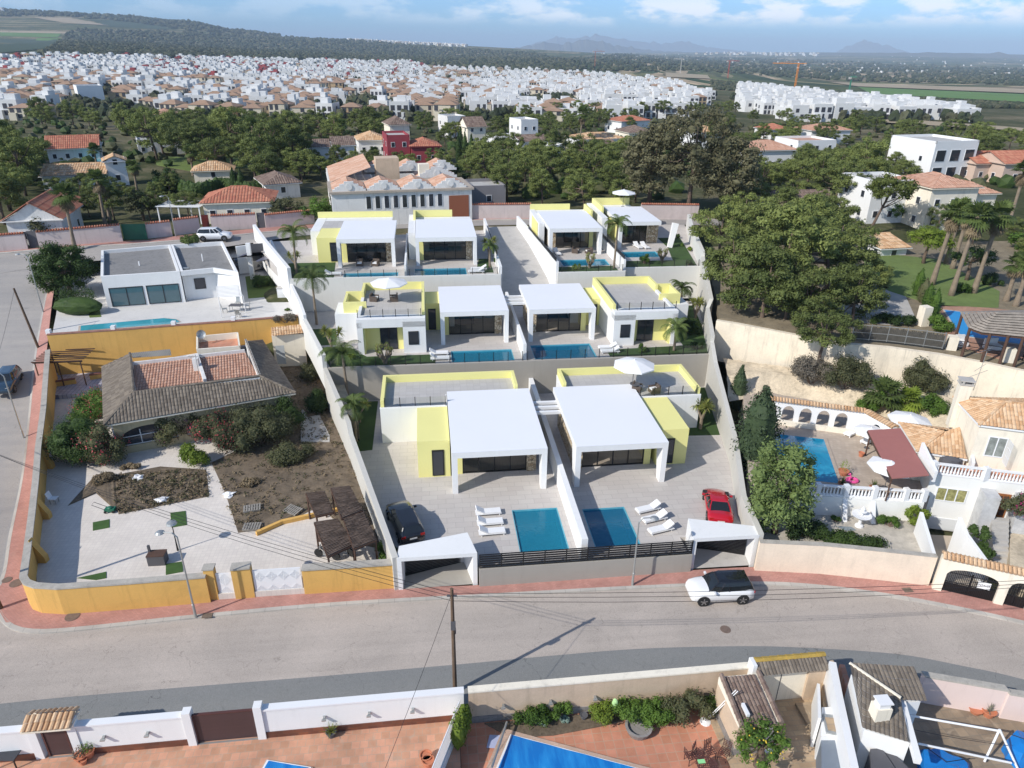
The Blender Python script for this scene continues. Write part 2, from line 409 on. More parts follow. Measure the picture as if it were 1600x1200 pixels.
def mk_stone(name='villa_stone',scale=4.2):
 m,t,b=new_mat(name);v=coords(t)
 vo=N(t,'ShaderNodeTexVoronoi');vo.inputs['Scale'].default_value=scale;t.links.new(v,vo.inputs['Vector'])
 ve=N(t,'ShaderNodeTexVoronoi',feature='DISTANCE_TO_EDGE');ve.inputs['Scale'].default_value=scale;t.links.new(v,ve.inputs['Vector'])
 s=N(t,'ShaderNodeSeparateColor');t.links.new(vo.outputs['Color'],s.inputs[0])
 c=ramp(t,s.outputs[0],[(0,(.34,.25,.15)),(.4,(.58,.47,.32)),(1,(.72,.64,.50))])
 c=mixc(t,mrange(t,ve.outputs[0],.02,.06,1,0),c,(.16,.12,.08))
 t.links.new(c,b.inputs['Base Color']);b.inputs['Roughness'].default_value=.9;bump(t,b,mrange(t,ve.outputs[0],0,.15,0,1),.8,.05)
 return m
stone=mk_stone()
def mk_asphalt(name,c,blot=.12,warm=(.24,.21,.19)):
 m,t,b=new_mat(name);v=coords(t)
 n1=noise_n(t,v,.12,6,.65,.8);n2=noise_n(t,v,30,2,.7);n3=noise_n(t,v,1.3,7,.7,1.5)
 st=N(t,'ShaderNodeMapping');t.links.new(v,st.inputs[0]);st.inputs['Scale'].default_value=(.05,1.1,1);n4=noise_n(t,st.outputs[0],1,4,.6)
 col=ramp(t,mth(t,'ADD',mth(t,'MULTIPLY',n1,.6),mth(t,'MULTIPLY',n4,.4)),[(.35,c),(.65,warm)])
 col=mixc(t,1.0,col,ramp(t,n2,[(.25,(.72,)*3),(.75,(1.25,)*3)]),'MULTIPLY')
 col=mixc(t,mrange(t,n3,.56,.74,0,.5),col,sc(c,.55))
 vo=N(t,'ShaderNodeTexVoronoi',feature='DISTANCE_TO_EDGE');vo.inputs['Scale'].default_value=.11
 dv=N(t,'ShaderNodeVectorMath',operation='ADD');nn=N(t,'ShaderNodeTexNoise');nn.inputs['Scale'].default_value=.5;nn.inputs['Detail'].default_value=5;t.links.new(v,nn.inputs['Vector'])
 sm=N(t,'ShaderNodeVectorMath',operation='SCALE');t.links.new(nn.outputs['Color'],sm.inputs[0]);sm.inputs[3].default_value=4
 t.links.new(v,dv.inputs[0]);t.links.new(sm.outputs[0],dv.inputs[1]);t.links.new(dv.outputs[0],vo.inputs['Vector'])
 col=mixc(t,mth(t,'MULTIPLY',mrange(t,vo.outputs[0],.0006,.002,1,0),blot*3),col,sc(c,.3))
 t.links.new(col,b.inputs['Base Color']);b.inputs['Roughness'].default_value=.9;bump(t,b,n2,.3,.01)
 return m
asphalt=mk_asphalt('old_asphalt',(.37,.325,.285),.12,(.50,.435,.38))
asphalt2=mk_asphalt('new_asphalt_patch',(.20,.205,.2),.2,(.24,.24,.23))
asphalt3=mk_asphalt('side_street_asphalt',(.29,.275,.265),.12,(.38,.35,.32))
glass=clearmat('tinted_glass',(.88,.84,.78),.02,.02)
railglass=clearmat('rail_glass',(.86,.88,.88),.02,.02)
darkglass=mat('dark_window_glass',(.03,.035,.045),.06,.2,.8,spec=.7)
poolglass=clearmat('pool_water',(.42,.82,.98),.0,.03,waves=.5,dense=.4,dcol=(.03,.40,.62))
pooldeep=clearmat('pool_water_deep',(.26,.64,.88),.0,.03,waves=.5,dense=.42,dcol=(.02,.28,.50))
pooltile=brickmat('pool_mosaic',(.12,.42,.52),(.09,.36,.46),(.16,.42,.5),.3,.3,.02,.5,off=0,wall=False,var=.15)
tile_brown=tilemat('brown_clay',(.135,.11,.085),(.18,.15,.12),(.24,.2,.155),.3)
tile_pinkish=tilemat('salmon_clay',(.46,.24,.16),(.52,.30,.21),(.58,.36,.26),.3)
tile_orange=tilemat('orange_clay',(.50,.29,.15),(.62,.40,.23),(.72,.53,.35),.45)
tile_red=tilemat('red_clay',(.40,.135,.085),(.46,.18,.11),(.52,.24,.15),.3)
tile_dull=tilemat('dull_brown_clay',(.15,.10,.08),(.21,.15,.12),(.27,.2,.16),.4)
tile_salmon=tilemat('light_salmon_clay',(.52,.28,.18),(.60,.37,.26),(.66,.46,.35),.4)
leaf_pine=leafmat('pine_needles',(.022,.036,.010),(.105,.125,.03),.2)
leaf_dark=leafmat('dark_leaves',(.012,.026,.008),(.05,.085,.018),.2)
leaf_olive=leafmat('olive_leaves',(.028,.034,.016),(.095,.10,.045),.2,warm=(.13,.10,.05))
leaf_green=leafmat('green_leaves',(.025,.055,.01),(.10,.17,.028),.3)
leaf_bright=leafmat('bright_leaves',(.06,.10,.012),(.21,.27,.04),.35)
leaf_palm=leafmat('palm_leaves',(.03,.05,.014),(.12,.16,.045),.3)
leaf_yucca=leafmat('yucca_leaves',(.06,.09,.02),(.26,.27,.07),.3,warm=(.35,.25,.08))
leaf_dry=leafmat('dry_leaves',(.09,.07,.045),(.26,.2,.12),.2)
leaf_grey=leafmat('grey_twigs',(.07,.06,.045),(.16,.14,.11),.15)
flower_mag=leafmat('magenta_bracts',(.20,.012,.07),(.42,.03,.16),.3)
flower_pur=leafmat('purple_bracts',(.11,.03,.10),(.26,.08,.2),.3)
flower_red=leafmat('pink_red_bracts',(.35,.03,.05),(.55,.10,.12),.3)
def simple(name,col,rough=.5,metal=0,spec=.5,coat=0):return mat(name,col,rough,.03,1,metal,10,spec=spec,obj=True,coat=coat)
# ---------------- foliage ----------------
def leafcloud(mb,c,r,n,size,rnd,mi=0,flat=1.0,up=.35,shell=.55):
 """n small leaf tufts through an ellipsoid; most lie near its skin"""
 r=r if isinstance(r,(tuple,list)) else (r,r,r)
 for _ in range(n):
  d=Vector((rnd.gauss(0,1),rnd.gauss(0,1),rnd.gauss(0,1)*flat)).normalized()
  k=rnd.uniform(shell,1.0)*rnd.uniform(.86,1.1)
  p=Vector((c[0]+d.x*r[0]*k,c[1]+d.y*r[1]*k,c[2]+d.z*r[2]*k))
  nrm=(d+Vector((rnd.uniform(-.8,.8),rnd.uniform(-.8,.8),rnd.uniform(-.8,.8)+up))).normalized()
  a=nrm.orthogonal().normalized();b=nrm.cross(a);t=rnd.uniform(0,6.28);a,b=a*math.cos(t)+b*math.sin(t),b*math.cos(t)-a*math.sin(t)
  s1=size*rnd.uniform(.6,1.35);s2=s1*rnd.uniform(.35,.6)
  mb.face([p-a*s1*.5,p+b*s2*.5-a*s1*.1,p+a*s1*.5,p-b*s2*.5+a*s1*.05],mi)
def crown_mesh(rnd,rad,h,clumps,per,size,cr,flat=.75,gaps=.0,bottom=-.5,core=True):
 """crown of many clumps through an uneven ellipsoid, centred at origin"""
 mb=MB();cs=[]
 for _ in range(clumps*3):
  d=Vector((rnd.gauss(0,1),rnd.gauss(0,1),rnd.gauss(0,1))).normalized();k=rnd.uniform(.25,1)**.5
  if d.z<bottom:continue
  p=Vector((d.x*rad*k,d.y*rad*k,d.z*h*k));r=cr*rnd.uniform(.6,1.25)
  if all((p-q).length>(r+s_)*.42 for q,s_ in cs):cs.append((p,r))
  if len(cs)>=clumps:break
 for p,r in cs:
  leafcloud(mb,p,(r,r,r*flat),int(per*rnd.uniform(.7,1.3)*(r/cr)**2),size,rnd)
  if core:mb.blob(p,(r*.5,r*.5,r*.42*flat),0,.35,0,rnd.random())
 return mb,cs
def tree(name,label,cat,H,rad,ch,leaf,bark,clumps=40,per=90,size=.3,cr=1.1,seed=1,lean=.0,trunk_r=.22,flat=.75,bottom=-.4,core=True,limbs=9,group=None):
 rnd=random.Random(seed);t=thing(name,label,cat,(0,0,0),0,group)
 c,cs=crown_mesh(rnd,rad,ch/2,clumps,per,size,cr,flat,bottom=bottom,core=core)
 cz=H-ch/2;lx=lean*H;cc=MB();cc.merge(c,(lx,0,cz));cc.build('crown',leaf,t,world=False)
 tk=MB();pts=[Vector((0,0,-.3)),Vector((lx*.25+rnd.uniform(-.15,.15),rnd.uniform(-.15,.15),H*.22)),Vector((lx*.6,rnd.uniform(-.2,.2),H*.45)),Vector((lx,0,cz)),Vector((lx,0,cz+ch*.3))]
 tk.tube(pts,[trunk_r*1.25,trunk_r,trunk_r*.8,trunk_r*.55,trunk_r*.2],8)
 rnd.shuffle(cs)
 for p,r in cs[:limbs]:
  e=Vector((lx+p.x,p.y,cz+p.z));s0=pts[2].lerp(pts[3],rnd.uniform(.0,.9));m=s0.lerp(e,.5)+Vector((0,0,-.1*ch*rnd.random()))
  tk.tube([s0,m,e],[trunk_r*.42,trunk_r*.28,trunk_r*.08],5,False)
 tk.build('trunk',bark,t,world=False,smooth=True)
 return t
def feather_palm(label,H,L=2.4,fronds=20,seed=1,trunk_r=.12,leaf=None,lean=.05,group=None,name='palm_tree',cat='palm tree'):
 rnd=random.Random(seed);t=thing(name,label,cat,(0,0,0),0,group);top=Vector((lean*H,0,H))
 tk=MB();n=7;tk.tube([(lean*H*(i/n)**1.5,0,-.2+(H+.2)*i/n) for i in range(n+1)],[trunk_r*(1.35-.45*i/n) for i in range(n+1)],9);tk.build('trunk',palmbark,t,world=False,smooth=True)
 cr=MB()
 for k in range(fronds):
  az_=2.399*k+rnd.uniform(-.2,.2);el=R(rnd.choice((78,60,45,25,5))*rnd.uniform(.85,1.1));d=Vector((math.cos(az_),math.sin(az_),0));l=L*rnd.uniform(.85,1.1)
  pts=[];p=top.copy();a=el
  for i in range(9):pts.append(p.copy());p=p+(d*math.cos(a)+Vector((0,0,math.sin(a))))*(l/8);a-=R(9+i*2.2)
  cr.tube(pts,[.03-.003*i for i in range(9)],4,False)
  side=d.cross(Vector((0,0,1)))
  for i in range(1,26):
   f=i/25*8;j=min(7,int(f));q=pts[j].lerp(pts[j+1],f-j);dr=(pts[j+1]-pts[j]).normalized();ll=L*.26*math.sin(math.pi*min(1,.12+i/27*.9))**.7*rnd.uniform(.8,1.1)
   for sg in (1,-1):
    e=q+(side*sg+dr*.7).normalized()*ll+Vector((0,0,-.38*ll));wv=dr*.035
    cr.face([q-wv,q+wv,e+wv*.3,e-wv*.3])
 cr.build('crown',leaf or leaf_palm,t,world=False);return t
def fan_palm(label,H,rad=1.6,seed=1,trunk_r=.25,lean=.04,skirt=True,group=None,n=34,leaf=None):
 rnd=random.Random(seed);t=thing('palm_tree',label,'palm tree',(0,0,0),0,group);top=Vector((lean*H,0,H))
 tk=MB();k=8;tk.tube([(lean*H*(i/k)**1.4,0,-.3+(H+.3)*i/k) for i in range(k+1)],[trunk_r*(1.4-.6*min(1,i/3)) for i in range(k+1)],10)
 tk.build('trunk',palmbark,t,world=False,smooth=True)
 def fan(mb,o,d,l,mi=0):
  sd=d.cross(Vector((0,0,1)))
  sd=sd.normalized() if sd.length>.01 else Vector((1,0,0));nn=sd.cross(d).normalized();c=o+d*l*.45
  mb.tube([o,c],[.025,.015],4,False,mi);m=13
  for i in range(m):
   a=R(-115+230*i/(m-1));dd=(d*math.cos(a)+sd*math.sin(a)).normalized();r_=l*.62*(.75+.25*math.cos(a));e=c+dd*r_+Vector((0,0,-.22*r_))-nn*.0;wv=dd.cross(nn).normalized()*r_*.1
   mid=c+dd*r_*.5+nn*.03;mb.face([c,mid-wv,e,mid+wv],mi)
 cr=MB()
 for i in range(n):
  a=2.399*i+rnd.uniform(-.2,.2);el=R(rnd.uniform(-35,80));fan(cr,top,Vector((math.cos(a)*math.cos(el),math.sin(a)*math.cos(el),math.sin(el))),rad*rnd.uniform(.85,1.1))
 cr.build('crown',leaf or leaf_palm,t,world=False)
 if skirt:
  sk=MB()
  for i in range(22):
   a=2.399*i;el=R(rnd.uniform(-80,-45));fan(sk,top-Vector((0,0,rnd.uniform(.1,H*.12))),Vector((math.cos(a)*math.cos(el),math.sin(a)*math.cos(el),math.sin(el))),rad*.75)
  sk.build('dry_fronds',leaf_dry,t,world=False)
 return t
def bush(label,c,r,leaf=None,n=None,size=.13,seed=1,name='shrub',cat='shrub',flower=None,group=None,clumps=None,stem=True):
 """loose bush at world place c (base); r = (rx, ry, height)"""
 rnd=random.Random(seed*13+5);rx,ry,h=r;vol=rx*ry;k=clumps or max(5,int(7*vol**.5+4));mb=MB();t=thing(name,label,cat,c,0,group)
 cs=[]
 for i in range(k):
  a=rnd.uniform(0,6.28);q=rnd.uniform(0,.8)**.5;cs.append((Vector((math.cos(a)*rx*q*.8,math.sin(a)*ry*q*.8,h*rnd.uniform(.3,.72)*(1.15-.5*q))),(rx+ry)/2*rnd.uniform(.28,.5)))
 per=n or max(90,int(230*(rx*ry)**.5))
 for p,cr in cs:
  hr=min(cr,h*.42);leafcloud(mb,p,(cr,cr,hr),int(per*rnd.uniform(.7,1.2)),size,rnd,0);mb.blob(p,(cr*.5,cr*.5,hr*.5),1,.35,0,rnd.random())
 mb.build('foliage',leaf or leaf_green,t,world=False)
 if flower:
  f=MB()
  for p,cr in cs[::2]:leafcloud(f,p,(cr*1.08,cr*1.08,min(cr,h*.42)*1.1),int(per*.13),size*.9,rnd,0,shell=.9)
  f.build('blossom',flower,t,world=False)
 if stem:
  s=MB()
  for p,cr in cs[:5]:s.tube([(p.x*.1,p.y*.1,-.1),(p.x*.5,p.y*.5,p.z*.5),tuple(p)],[.06,.04,.02],5,False)
  s.build('stem',barkm,t,world=False)
 return t
# ---------------- clay roofs ----------------
def roof_plane(mb,poly,eave,rib=.28,row=.42,h=.06,mi=None):
 """ribbed clay tiles over a planar convex polygon; eave=(i,j) indexes of the lower edge"""
 poly=[Vector(p) for p in poly];o,e=poly[eave[0]],poly[eave[1]];u=(e-o).normalized()
 nr=Vector((0,0,0))
 for i in range(1,len(poly)-1):nr+=(poly[i]-poly[0]).cross(poly[i+1]-poly[0])
 nr.normalize();nr=nr if nr.z>0 else-nr
 t=nr.cross(u);
 c=sum(poly,Vector())/len(poly)
 if (c-o).dot(t)<0:t=-t
 q=[((p-o).dot(u),(p-o).dot(t)) for p in poly];s0,s1=min(a for a,b in q),max(a for a,b in q)
 def span(s):
  ts=[]
  for i in range(len(q)):
   (a,b),(c_,d)=q[i-1],q[i]
   if a !=c_ and min(a,c_)-1e-6<=s<=max(a,c_)+1e-6:ts.append(b+(d-b)*(s-a)/(c_-a))
  return (min(ts),max(ts)) if ts else (0,0)
 n=max(2,int(round((s1-s0)/rib)));w_=(s1-s0)/n
 prof=[(0,0),(.2,.75),(.5,1),(.8,.75)];mm=mb.k if mi is None else mi
 for i in range(n):
  cols=[s0+w_*(i+a) for a,b in prof]+[s0+w_*(i+1)];hs=[b for a,b in prof]+[0]
  sp=[span(s) for s in cols];tl=max(b-a for a,b in sp)
  if tl<.05:continue
  m=max(1,int(round(tl/row)))
  for j in range(m):
   rows=[]
   for jj,dz in ((j/m,h*.38),((j+1)/m,0)):
    rows.append([o+u*s+t*(a+(b-a)*jj)+nr*(hh*h+dz) for s,hh,(a,b) in zip(cols,hs,sp)])
   for k in range(4):
    cu,cv=i+.5,j+.5
    mb.face([rows[0][k],rows[0][k+1],rows[1][k+1],rows[1][k]],mm,[(cu,cv)]*4)
def ridge(mb,p,q,r=.11,mi=None,step=.4):
 p,q=Vector(p),Vector(q);n=max(2,int((q-p).length/step))
 for i in range(n):
  a,b=p.lerp(q,i/n),p.lerp(q,(i+1)/n+.01);f0=len(mb.f);mb.tube([a,b],[r*1.12,r*.92],6,True,mi)
  for f in range(f0,len(mb.f)):mb.uv[f]=[(i+.5,900.5+i)]*len(mb.f[f])
# ================= THE SETTING: ground, roads, pavements =================
def sheet(name,pts,m,z=None,kind='structure',thick=0.0):
 mb=MB();mb.face(pts)
 return mb.build(name,m,kind=kind)
def strip(name,a,b,m,nseg=0,kind='structure',label=None):
 """surface between two polylines of equal count"""
 mb=MB();mb.grid([a,b]);return mb.build(name,m,kind=kind)
def mk_terrain():
 m,t,b=new_mat('terrain_soil');v=coords(t,rot=False)
 n1=noise_n(t,v,.012,8,.65,.6);n2=noise_n(t,v,.12,6,.65);n3=noise_n(t,v,1.2,5,.6)
 f=mth(t,'ADD',mth(t,'MULTIPLY',n1,.5),mth(t,'ADD',mth(t,'MULTIPLY',n2,.3),mth(t,'MULTIPLY',n3,.2)))
 near=ramp(t,f,[(.38,(.03,.042,.015)),(.49,(.075,.08,.038)),(.57,(.17,.145,.09)),(.68,(.34,.29,.20))])  # plant greens and soil, darkened to paint in the shade between the gardens
 mp=N(t,'ShaderNodeMapping');t.links.new(v,mp.inputs[0]);mp.inputs['Scale'].default_value=(.0042,.0016,1);mp.inputs['Rotation'].default_value=(0,0,.25)
 vo=N(t,'ShaderNodeTexVoronoi');vo.inputs['Scale'].default_value=1;vo.distance='CHEBYCHEV';t.links.new(mp.outputs[0],vo.inputs['Vector'])
 s=N(t,'ShaderNodeSeparateColor');t.links.new(vo.outputs['Color'],s.inputs[0])
 fields=ramp(t,s.outputs[0],[(.0,(.028,.05,.022)),(.3,(.04,.062,.03)),(.45,(.07,.085,.04)),(.62,(.05,.07,.03)),(.74,(.20,.17,.12)),(.82,(.06,.085,.03)),(.93,(.30,.25,.18))])
 mp2=N(t,'ShaderNodeMapping');t.links.new(v,mp2.inputs[0]);mp2.inputs['Scale'].default_value=(.02,.006,1)
 n4=noise_n(t,mp2.outputs[0],1,6,.7);fields=mixc(t,.8,fields,ramp(t,n4,[(.35,(.55,.55,.5)),(.62,(2.1,1.9,1.7))]),'MULTIPLY')
 sp=N(t,'ShaderNodeSeparateXYZ');t.links.new(v,sp.inputs[0])
 t.links.new(mixc(t,mrange(t,sp.outputs[1],700,1100,0,1),near,fields),b.inputs['Base Color']);b.inputs['Roughness'].default_value=1;b.inputs['Specular IOR Level'].default_value=.1
 bump(t,b,n3,.5,.1);return m
terrain_mat=mk_terrain()
ys=[-60+5*i for i in range(16)]+[20+2.5*i for i in range(52)]+[150+12*i for i in range(20)]+[400*1.045**i for i in range(80)]
tb=MB();rows=[]
for y in ys:
 hw=max(140,y*1.05+60);k=130;rows.append([(x_,y,bed(x_,y)) for x_ in [(-1+2*j/k)*hw for j in range(k+1)]])
tb.grid(rows);tb.build('ground',terrain_mat,kind='structure',smooth=True)
def px(pts,z=0.0):return [P(x,y,z) for x,y in pts]
def along(pts,n):
 L_=[0]
 for a,b in zip(pts,pts[1:]):L_.append(L_[-1]+(b-a).length)
 r=[]
 for i in range(n+1):
  d=L_[-1]*i/n;j=0
  while j<len(pts)-2 and L_[j+1]<d:j+=1
  r.append(pts[j].lerp(pts[j+1],(d-L_[j])/max(1e-6,L_[j+1]-L_[j])))
 return r
def smooth_line(pts,n=60):
 q=[]
 for i in range(len(pts)-1):
  p0,p1,p2,p3=pts[max(0,i-1)],pts[i],pts[i+1],pts[min(len(pts)-1,i+2)]
  for k in range(10):
   t=k/10;q.append(.5*((2*p1)+(p2-p0)*t+(2*p0-5*p1+4*p2-p3)*t*t+(3*p1-p0-3*p2+p3)*t**3))
 q.append(pts[-1]);return along(q,n)
kerb=smooth_line(px([(-12,935),(-6,957),(8,978),(40,990),(110,988),(300,968),(520,948),(760,934),(1000,921),(1180,915),(1290,921),(1400,936),(1500,955),(1600,977),(1800,1025)]),110)
farwall=smooth_line(px([(20,905),(40,930),(60,956),(110,958),(300,938),(520,924),(760,916),(1000,899),(1180,888),(1290,893),(1400,905),(1500,921),(1600,943),(1800,990)]),110)
R0=[V(-90,-13.1),V(-40,-13.1),V(0,-13.15),V(15,-13.3),V(20.5,-14.3),V(25.3,-16.0),V(33,-19),V(45,-24)]
near_edge=along(R0,110)
st=MB();k0=along(kerb,110)
def sh(p,z):return Vector((p.x,p.y,z))
st.grid([[sh(p,.012) for p in near_edge],[sh(p,.012) for p in k0]]);st.build('road',asphalt,kind='structure')
PT=px([(-420,1150),(0,1100),(240,1078),(500,1057),(720,1038),(860,1025),(1000,1014),(1150,1010),(1250,1012),(1400,1022),(1500,1040),(1600,1062),(1800,1120)])
pa,pb=smooth_line(PT,90),along(R0,90)
mb=MB();mb.grid([[sh(p,.018) for p in pb],[sh(p,.018) for p in pa]]);mb.build('road_patch',asphalt2,kind='structure')
def walk(name,ka,wa,m=None,z=.13):
 """raised pavement between kerb line ka and back line wa, plus its kerb stones"""
 n=len(ka);mb=MB()
 inn=[]
 for i in range(n):
  d=(wa[i]-ka[i]);d=d.normalized() if d.length>.01 else Vector((0,1,0));inn.append(ka[i]+d*.3)
 zz=[p.z for p in ka]
 mb.grid([[p+Vector((0,0,z)) for p in inn],[Vector((p.x,p.y,q+z)) for p,q in zip(wa,zz)]]);mb.build(name,m or redpave,kind='structure')
 kb=MB();kb.grid([[p-Vector((0,0,.15)) for p in ka],[p+Vector((0,0,z-.01)) for p in ka],[p+Vector((0,0,z+.005)) for p in inn],[p-Vector((0,0,.1)) for p in inn]]);kb.build('kerb',kerbm,kind='structure')
walk('pavement',k0,along(farwall,110))
mb=MB();q_=px([(-14,932),(24,896),(52,900),(70,945),(112,957),(60,975),(10,975)]);mb.face([sh(p,.134) for p in q_]);mb.build('pavement',redpave,kind='structure')
def lr(pts,off=0):return [G(x,y,off) for x,y in pts]
LK=smooth_line(lr([(-30,960),(2,905),(14,840),(34,745),(45,650),(54,560),(68,480),(78,440),(92,412)],.03),60)
LW=smooth_line(lr([(-20,968),(36,915),(46,800),(60,700),(68,620),(76,540),(84,470),(90,440),(100,420)],.03),60)
LL=smooth_line(lr([(-600,1010),(-560,900),(-420,800),(-300,700),(-230,620),(-160,540),(-110,470),(-80,440),(-60,410)],.03),60)
mb=MB();mb.grid([[p+Vector((0,0,.02)) for p in LL],[a.lerp(b,.5)+Vector((0,0,.02)) for a,b in zip(LL,LK)],[p+Vector((0,0,.02)) for p in LK]]);mb.build('side_street',asphalt3,kind='structure')
walk('side_pavement',LK,LW)
# ---- back street behind the upper villas ----
BN=along(lr([(-300,470),(-120,455),(0,428),(100,412),(250,401),(390,381),(470,369),(620,358),(790,352),(1080,352),(1130,353)],.05),60)
BK=along(lr([(-300,410),(-120,402),(0,398),(100,389),(200,384),(300,376),(420,364),(620,350),(780,345),(1080,343),(1130,344)],.05),60)
BW=along(lr([(-300,402),(-120,394),(0,390),(100,381),(200,376),(300,367),(420,356),(620,343),(780,339),(1080,338),(1130,339)],.05),60)
mb=MB();mb.grid([[p+Vector((0,0,.02)) for p in BN],[p+Vector((0,0,.02)) for p in BK]]);mb.build('back_street',asphalt3,kind='structure')
walk('back_pavement',BK,BW)
# ================= THE VILLA PLOTS =================
Z1,Z2,Z3=1.2,4.6,8.2
def lb(mb,x0,x1,y0,y1,z0,z1,mi=None):
 return mb.prism([V(x0,y0),V(x1,y0),V(x1,y1),V(x0,y1)],z0,z1,mi)
def lpoly(mb,pts,z0,z1,mi=None):return mb.prism([V(*p) for p in pts],z0,z1,mi)
def wallrun(pts,z0,tops,th,name,label,m,cat='wall',cop=None,kind=None):
 """wall along local points; tops = height at each point (linear)"""
 mb=MB();n=len(pts);W_=[V(*p) for p in pts];L_=[];R_=[]
 for i in range(n):
  d=(W_[min(i+1,n-1)]-W_[max(i-1,0)]).normalized();nn=Vector((-d.y,d.x,0))*th/2;L_.append(W_[i]+nn);R_.append(W_[i]-nn)
 zb=z0 if isinstance(z0,list) else [z0]*n
 rows=[[sh(p,z) for p,z in zip(L_,zb)],[sh(p,z) for p,z in zip(L_,tops)],[sh(p,z) for p,z in zip(R_,tops)],[sh(p,z) for p,z in zip(R_,zb)]]
 mb.grid(rows)
 for i in (0,n-1):mb.face([r[i] for r in rows] if i else [r[i] for r in rows][::-1])
 return mb.build(name,m,label=label,cat=cat)
POOLS=[]
def slab_with_hole(name,outer,holes,z,thick,m):
 """outer polygon (local) with rectangular holes: built as strips between the sorted cuts"""
 mb=MB();xs=sorted(set([h[0] for h in holes]+[h[1] for h in holes]))
 ymin=min(p[1] for p in outer);ymax=max(p[1] for p in outer)
 def span(x):
  ts=[]
  for i in range(len(outer)):
   (a,b),(c,d)=outer[i-1],outer[i]
   if (a-x)*(c-x)<=0 and a !=c:ts.append(b+(d-b)*(x-a)/(c-a))
  return min(ts),max(ts)
 def clip(poly,a,b):
  def half(pl_,k,s):
   r=[]
   for i in range(len(pl_)):
    p,q=pl_[i-1],pl_[i];ip,iq=s*(p[0]-k)<=1e-9,s*(q[0]-k)<=1e-9
    if ip !=iq:t=(k-p[0])/(q[0]-p[0]);r.append((k,p[1]+(q[1]-p[1])*t))
    if iq:r.append(q)
   return r
  return half(half(poly,a,-1),b,1)
 def clipy(poly,k,s):
  r=[]
  for i in range(len(poly)):
   p,q=poly[i-1],poly[i];ip,iq=s*(p[1]-k)<=1e-9,s*(q[1]-k)<=1e-9
   if ip !=iq:t=(k-p[1])/(q[1]-p[1]);r.append((p[0]+(q[0]-p[0])*t,k))
   if iq:r.append(q)
  return r
 cuts=[-999]+xs+[999]
 for a,b in zip(cuts,cuts[1:]):
  part=clip(outer,a,b)
  if len(part)<3:continue
  hs=sorted([h for h in holes if h[0]<=a+1e-6 and h[1]>=b-1e-6],key=lambda h:h[2])
  y0=-999
  for h in hs:
   q=clipy(clipy(part,y0,-1),h[2],1)
   if len(q)>2:lpoly(mb,q,z-thick,z)
   y0=h[3]
  q=clipy(part,y0,-1)
  if len(q)>2:lpoly(mb,q,z-thick,z)
 return mb.build(name,m,kind='structure')
def pool(x0,x1,y0,y1,z,label,deep=False,group='swimming pools of the new villas'):
 t=thing('swimming_pool',label,'swimming pool',V((x0+x1)/2,(y0+y1)/2,z-1.4),0,group)
 b=MB();e=.02
 lb(b,x0-.0,x1+.0,y0,y1,z-1.45,z-1.35);lb(b,x0,x0+.06,y0,y1,z-1.35,z-.004);lb(b,x1-.06,x1,y0,y1,z-1.35,z-.004)
 lb(b,x0+.06,x1-.06,y0,y0+.06,z-1.35,z-.004);lb(b,x0+.06,x1-.06,y1-.06,y1,z-1.35,z-.004)
 b.build('basin',pooltile,t)
 w_=MB();w_.face([V(x0+.06,y0+.06,z-.12),V(x1-.06,y0+.06,z-.12),V(x1-.06,y1-.06,z-.12),V(x0+.06,y1-.06,z-.12)]);w_.build('water',pooldeep if deep else poolglass,t)
 return t
slab_with_hole('lower_terrace',[(-7.6,-1.0),(-2.35,-1.0),(-2.35,-3.05),(11.85,-3.05),(11.85,-1.0),(16.9,-1.0),(17.0,1),(19.2,8.2),(21.9,20),(22.5,22.6),(-14.3,22.6),(-11.5,12)],[(.5,3.9,-1.5,3.4),(5.7,8.9,-1.5,3.0)],Z1,1.5,patio)
slab_with_hole('middle_terrace',[(-14.6,22.95),(23.0,22.95),(27.3,39.3),(-20.0,39.3)],[(-3.0,3.1,22.95+.1,26.1),(5.1,11.3,23.3,26.9)],Z2,1.2,patio)
UPW=[(-20.4,39.7),(3.4,39.6),(3.4,62.5),(-28,57.5)]
slab_with_hole('upper_terrace',UPW,[(-14.6,-8.4,39.9,42.0),(-6.5,-.45,40.4,43.2)],Z3,1.2,patio)
slab_with_hole('upper_terrace',[(10.2,40.0),(18.3,40.0),(18.3,41.3),(27.9,41.3),(33.5,62),(33.9,64.9),(8.3,63.5)],[(11.4,17.2,43.0,45.8),(20.1,24.7,46.3,49.0)],Z3,1.2,patio)
dm=MB();dm.grid([[V(3.55,39.4,4.72),V(10.1,39.4,4.72)],[V(3.55,44,6.4),V(10.1,44,6.4)],[V(3.55,55,7.9),V(9.1,55,7.9)],[V(3.55,63.4,8.45),V(8.3,63.6,8.45)]]);dm.build('driveway',concrete,kind='structure')
pool(.5,3.9,-1.5,3.4,Z1,'turquoise pool in front of the left front villa, beside three loungers')
pool(5.7,8.9,-1.5,3.0,Z1,'darker blue pool in front of the right front villa, shaded by the dividing wall',True)
pool(-3.0,3.1,23.05,26.1,Z2,'teal pool behind the glass rail of the left middle villa')
pool(5.1,11.3,23.3,26.9,Z2,'teal pool behind the glass rail of the right middle villa',True)
pool(-14.6,-8.4,39.9,42.0,Z3,'narrow teal pool of the upper villa with the wicker chairs facing its glass')
pool(-6.5,-.45,40.4,43.2,Z3,'narrow teal pool of the second upper villa, left of the driveway')
pool(11.4,17.2,43.0,45.8,Z3,'bright blue pool of the upper villa just right of the driveway')
pool(20.1,24.7,46.3,49.0,Z3,'short bright blue pool of the last upper villa, by the curved lawn')
def lawnp(pts,z,name='lawn',m=None):
 mb=MB();lpoly(mb,pts,z-.02,z+.03);return mb.build(name,m or lawn,kind='structure')
lawnp([(-11.7,13.0),(-10.2,13.2),(-10.2,22.4),(-14.1,22.4)],Z1)
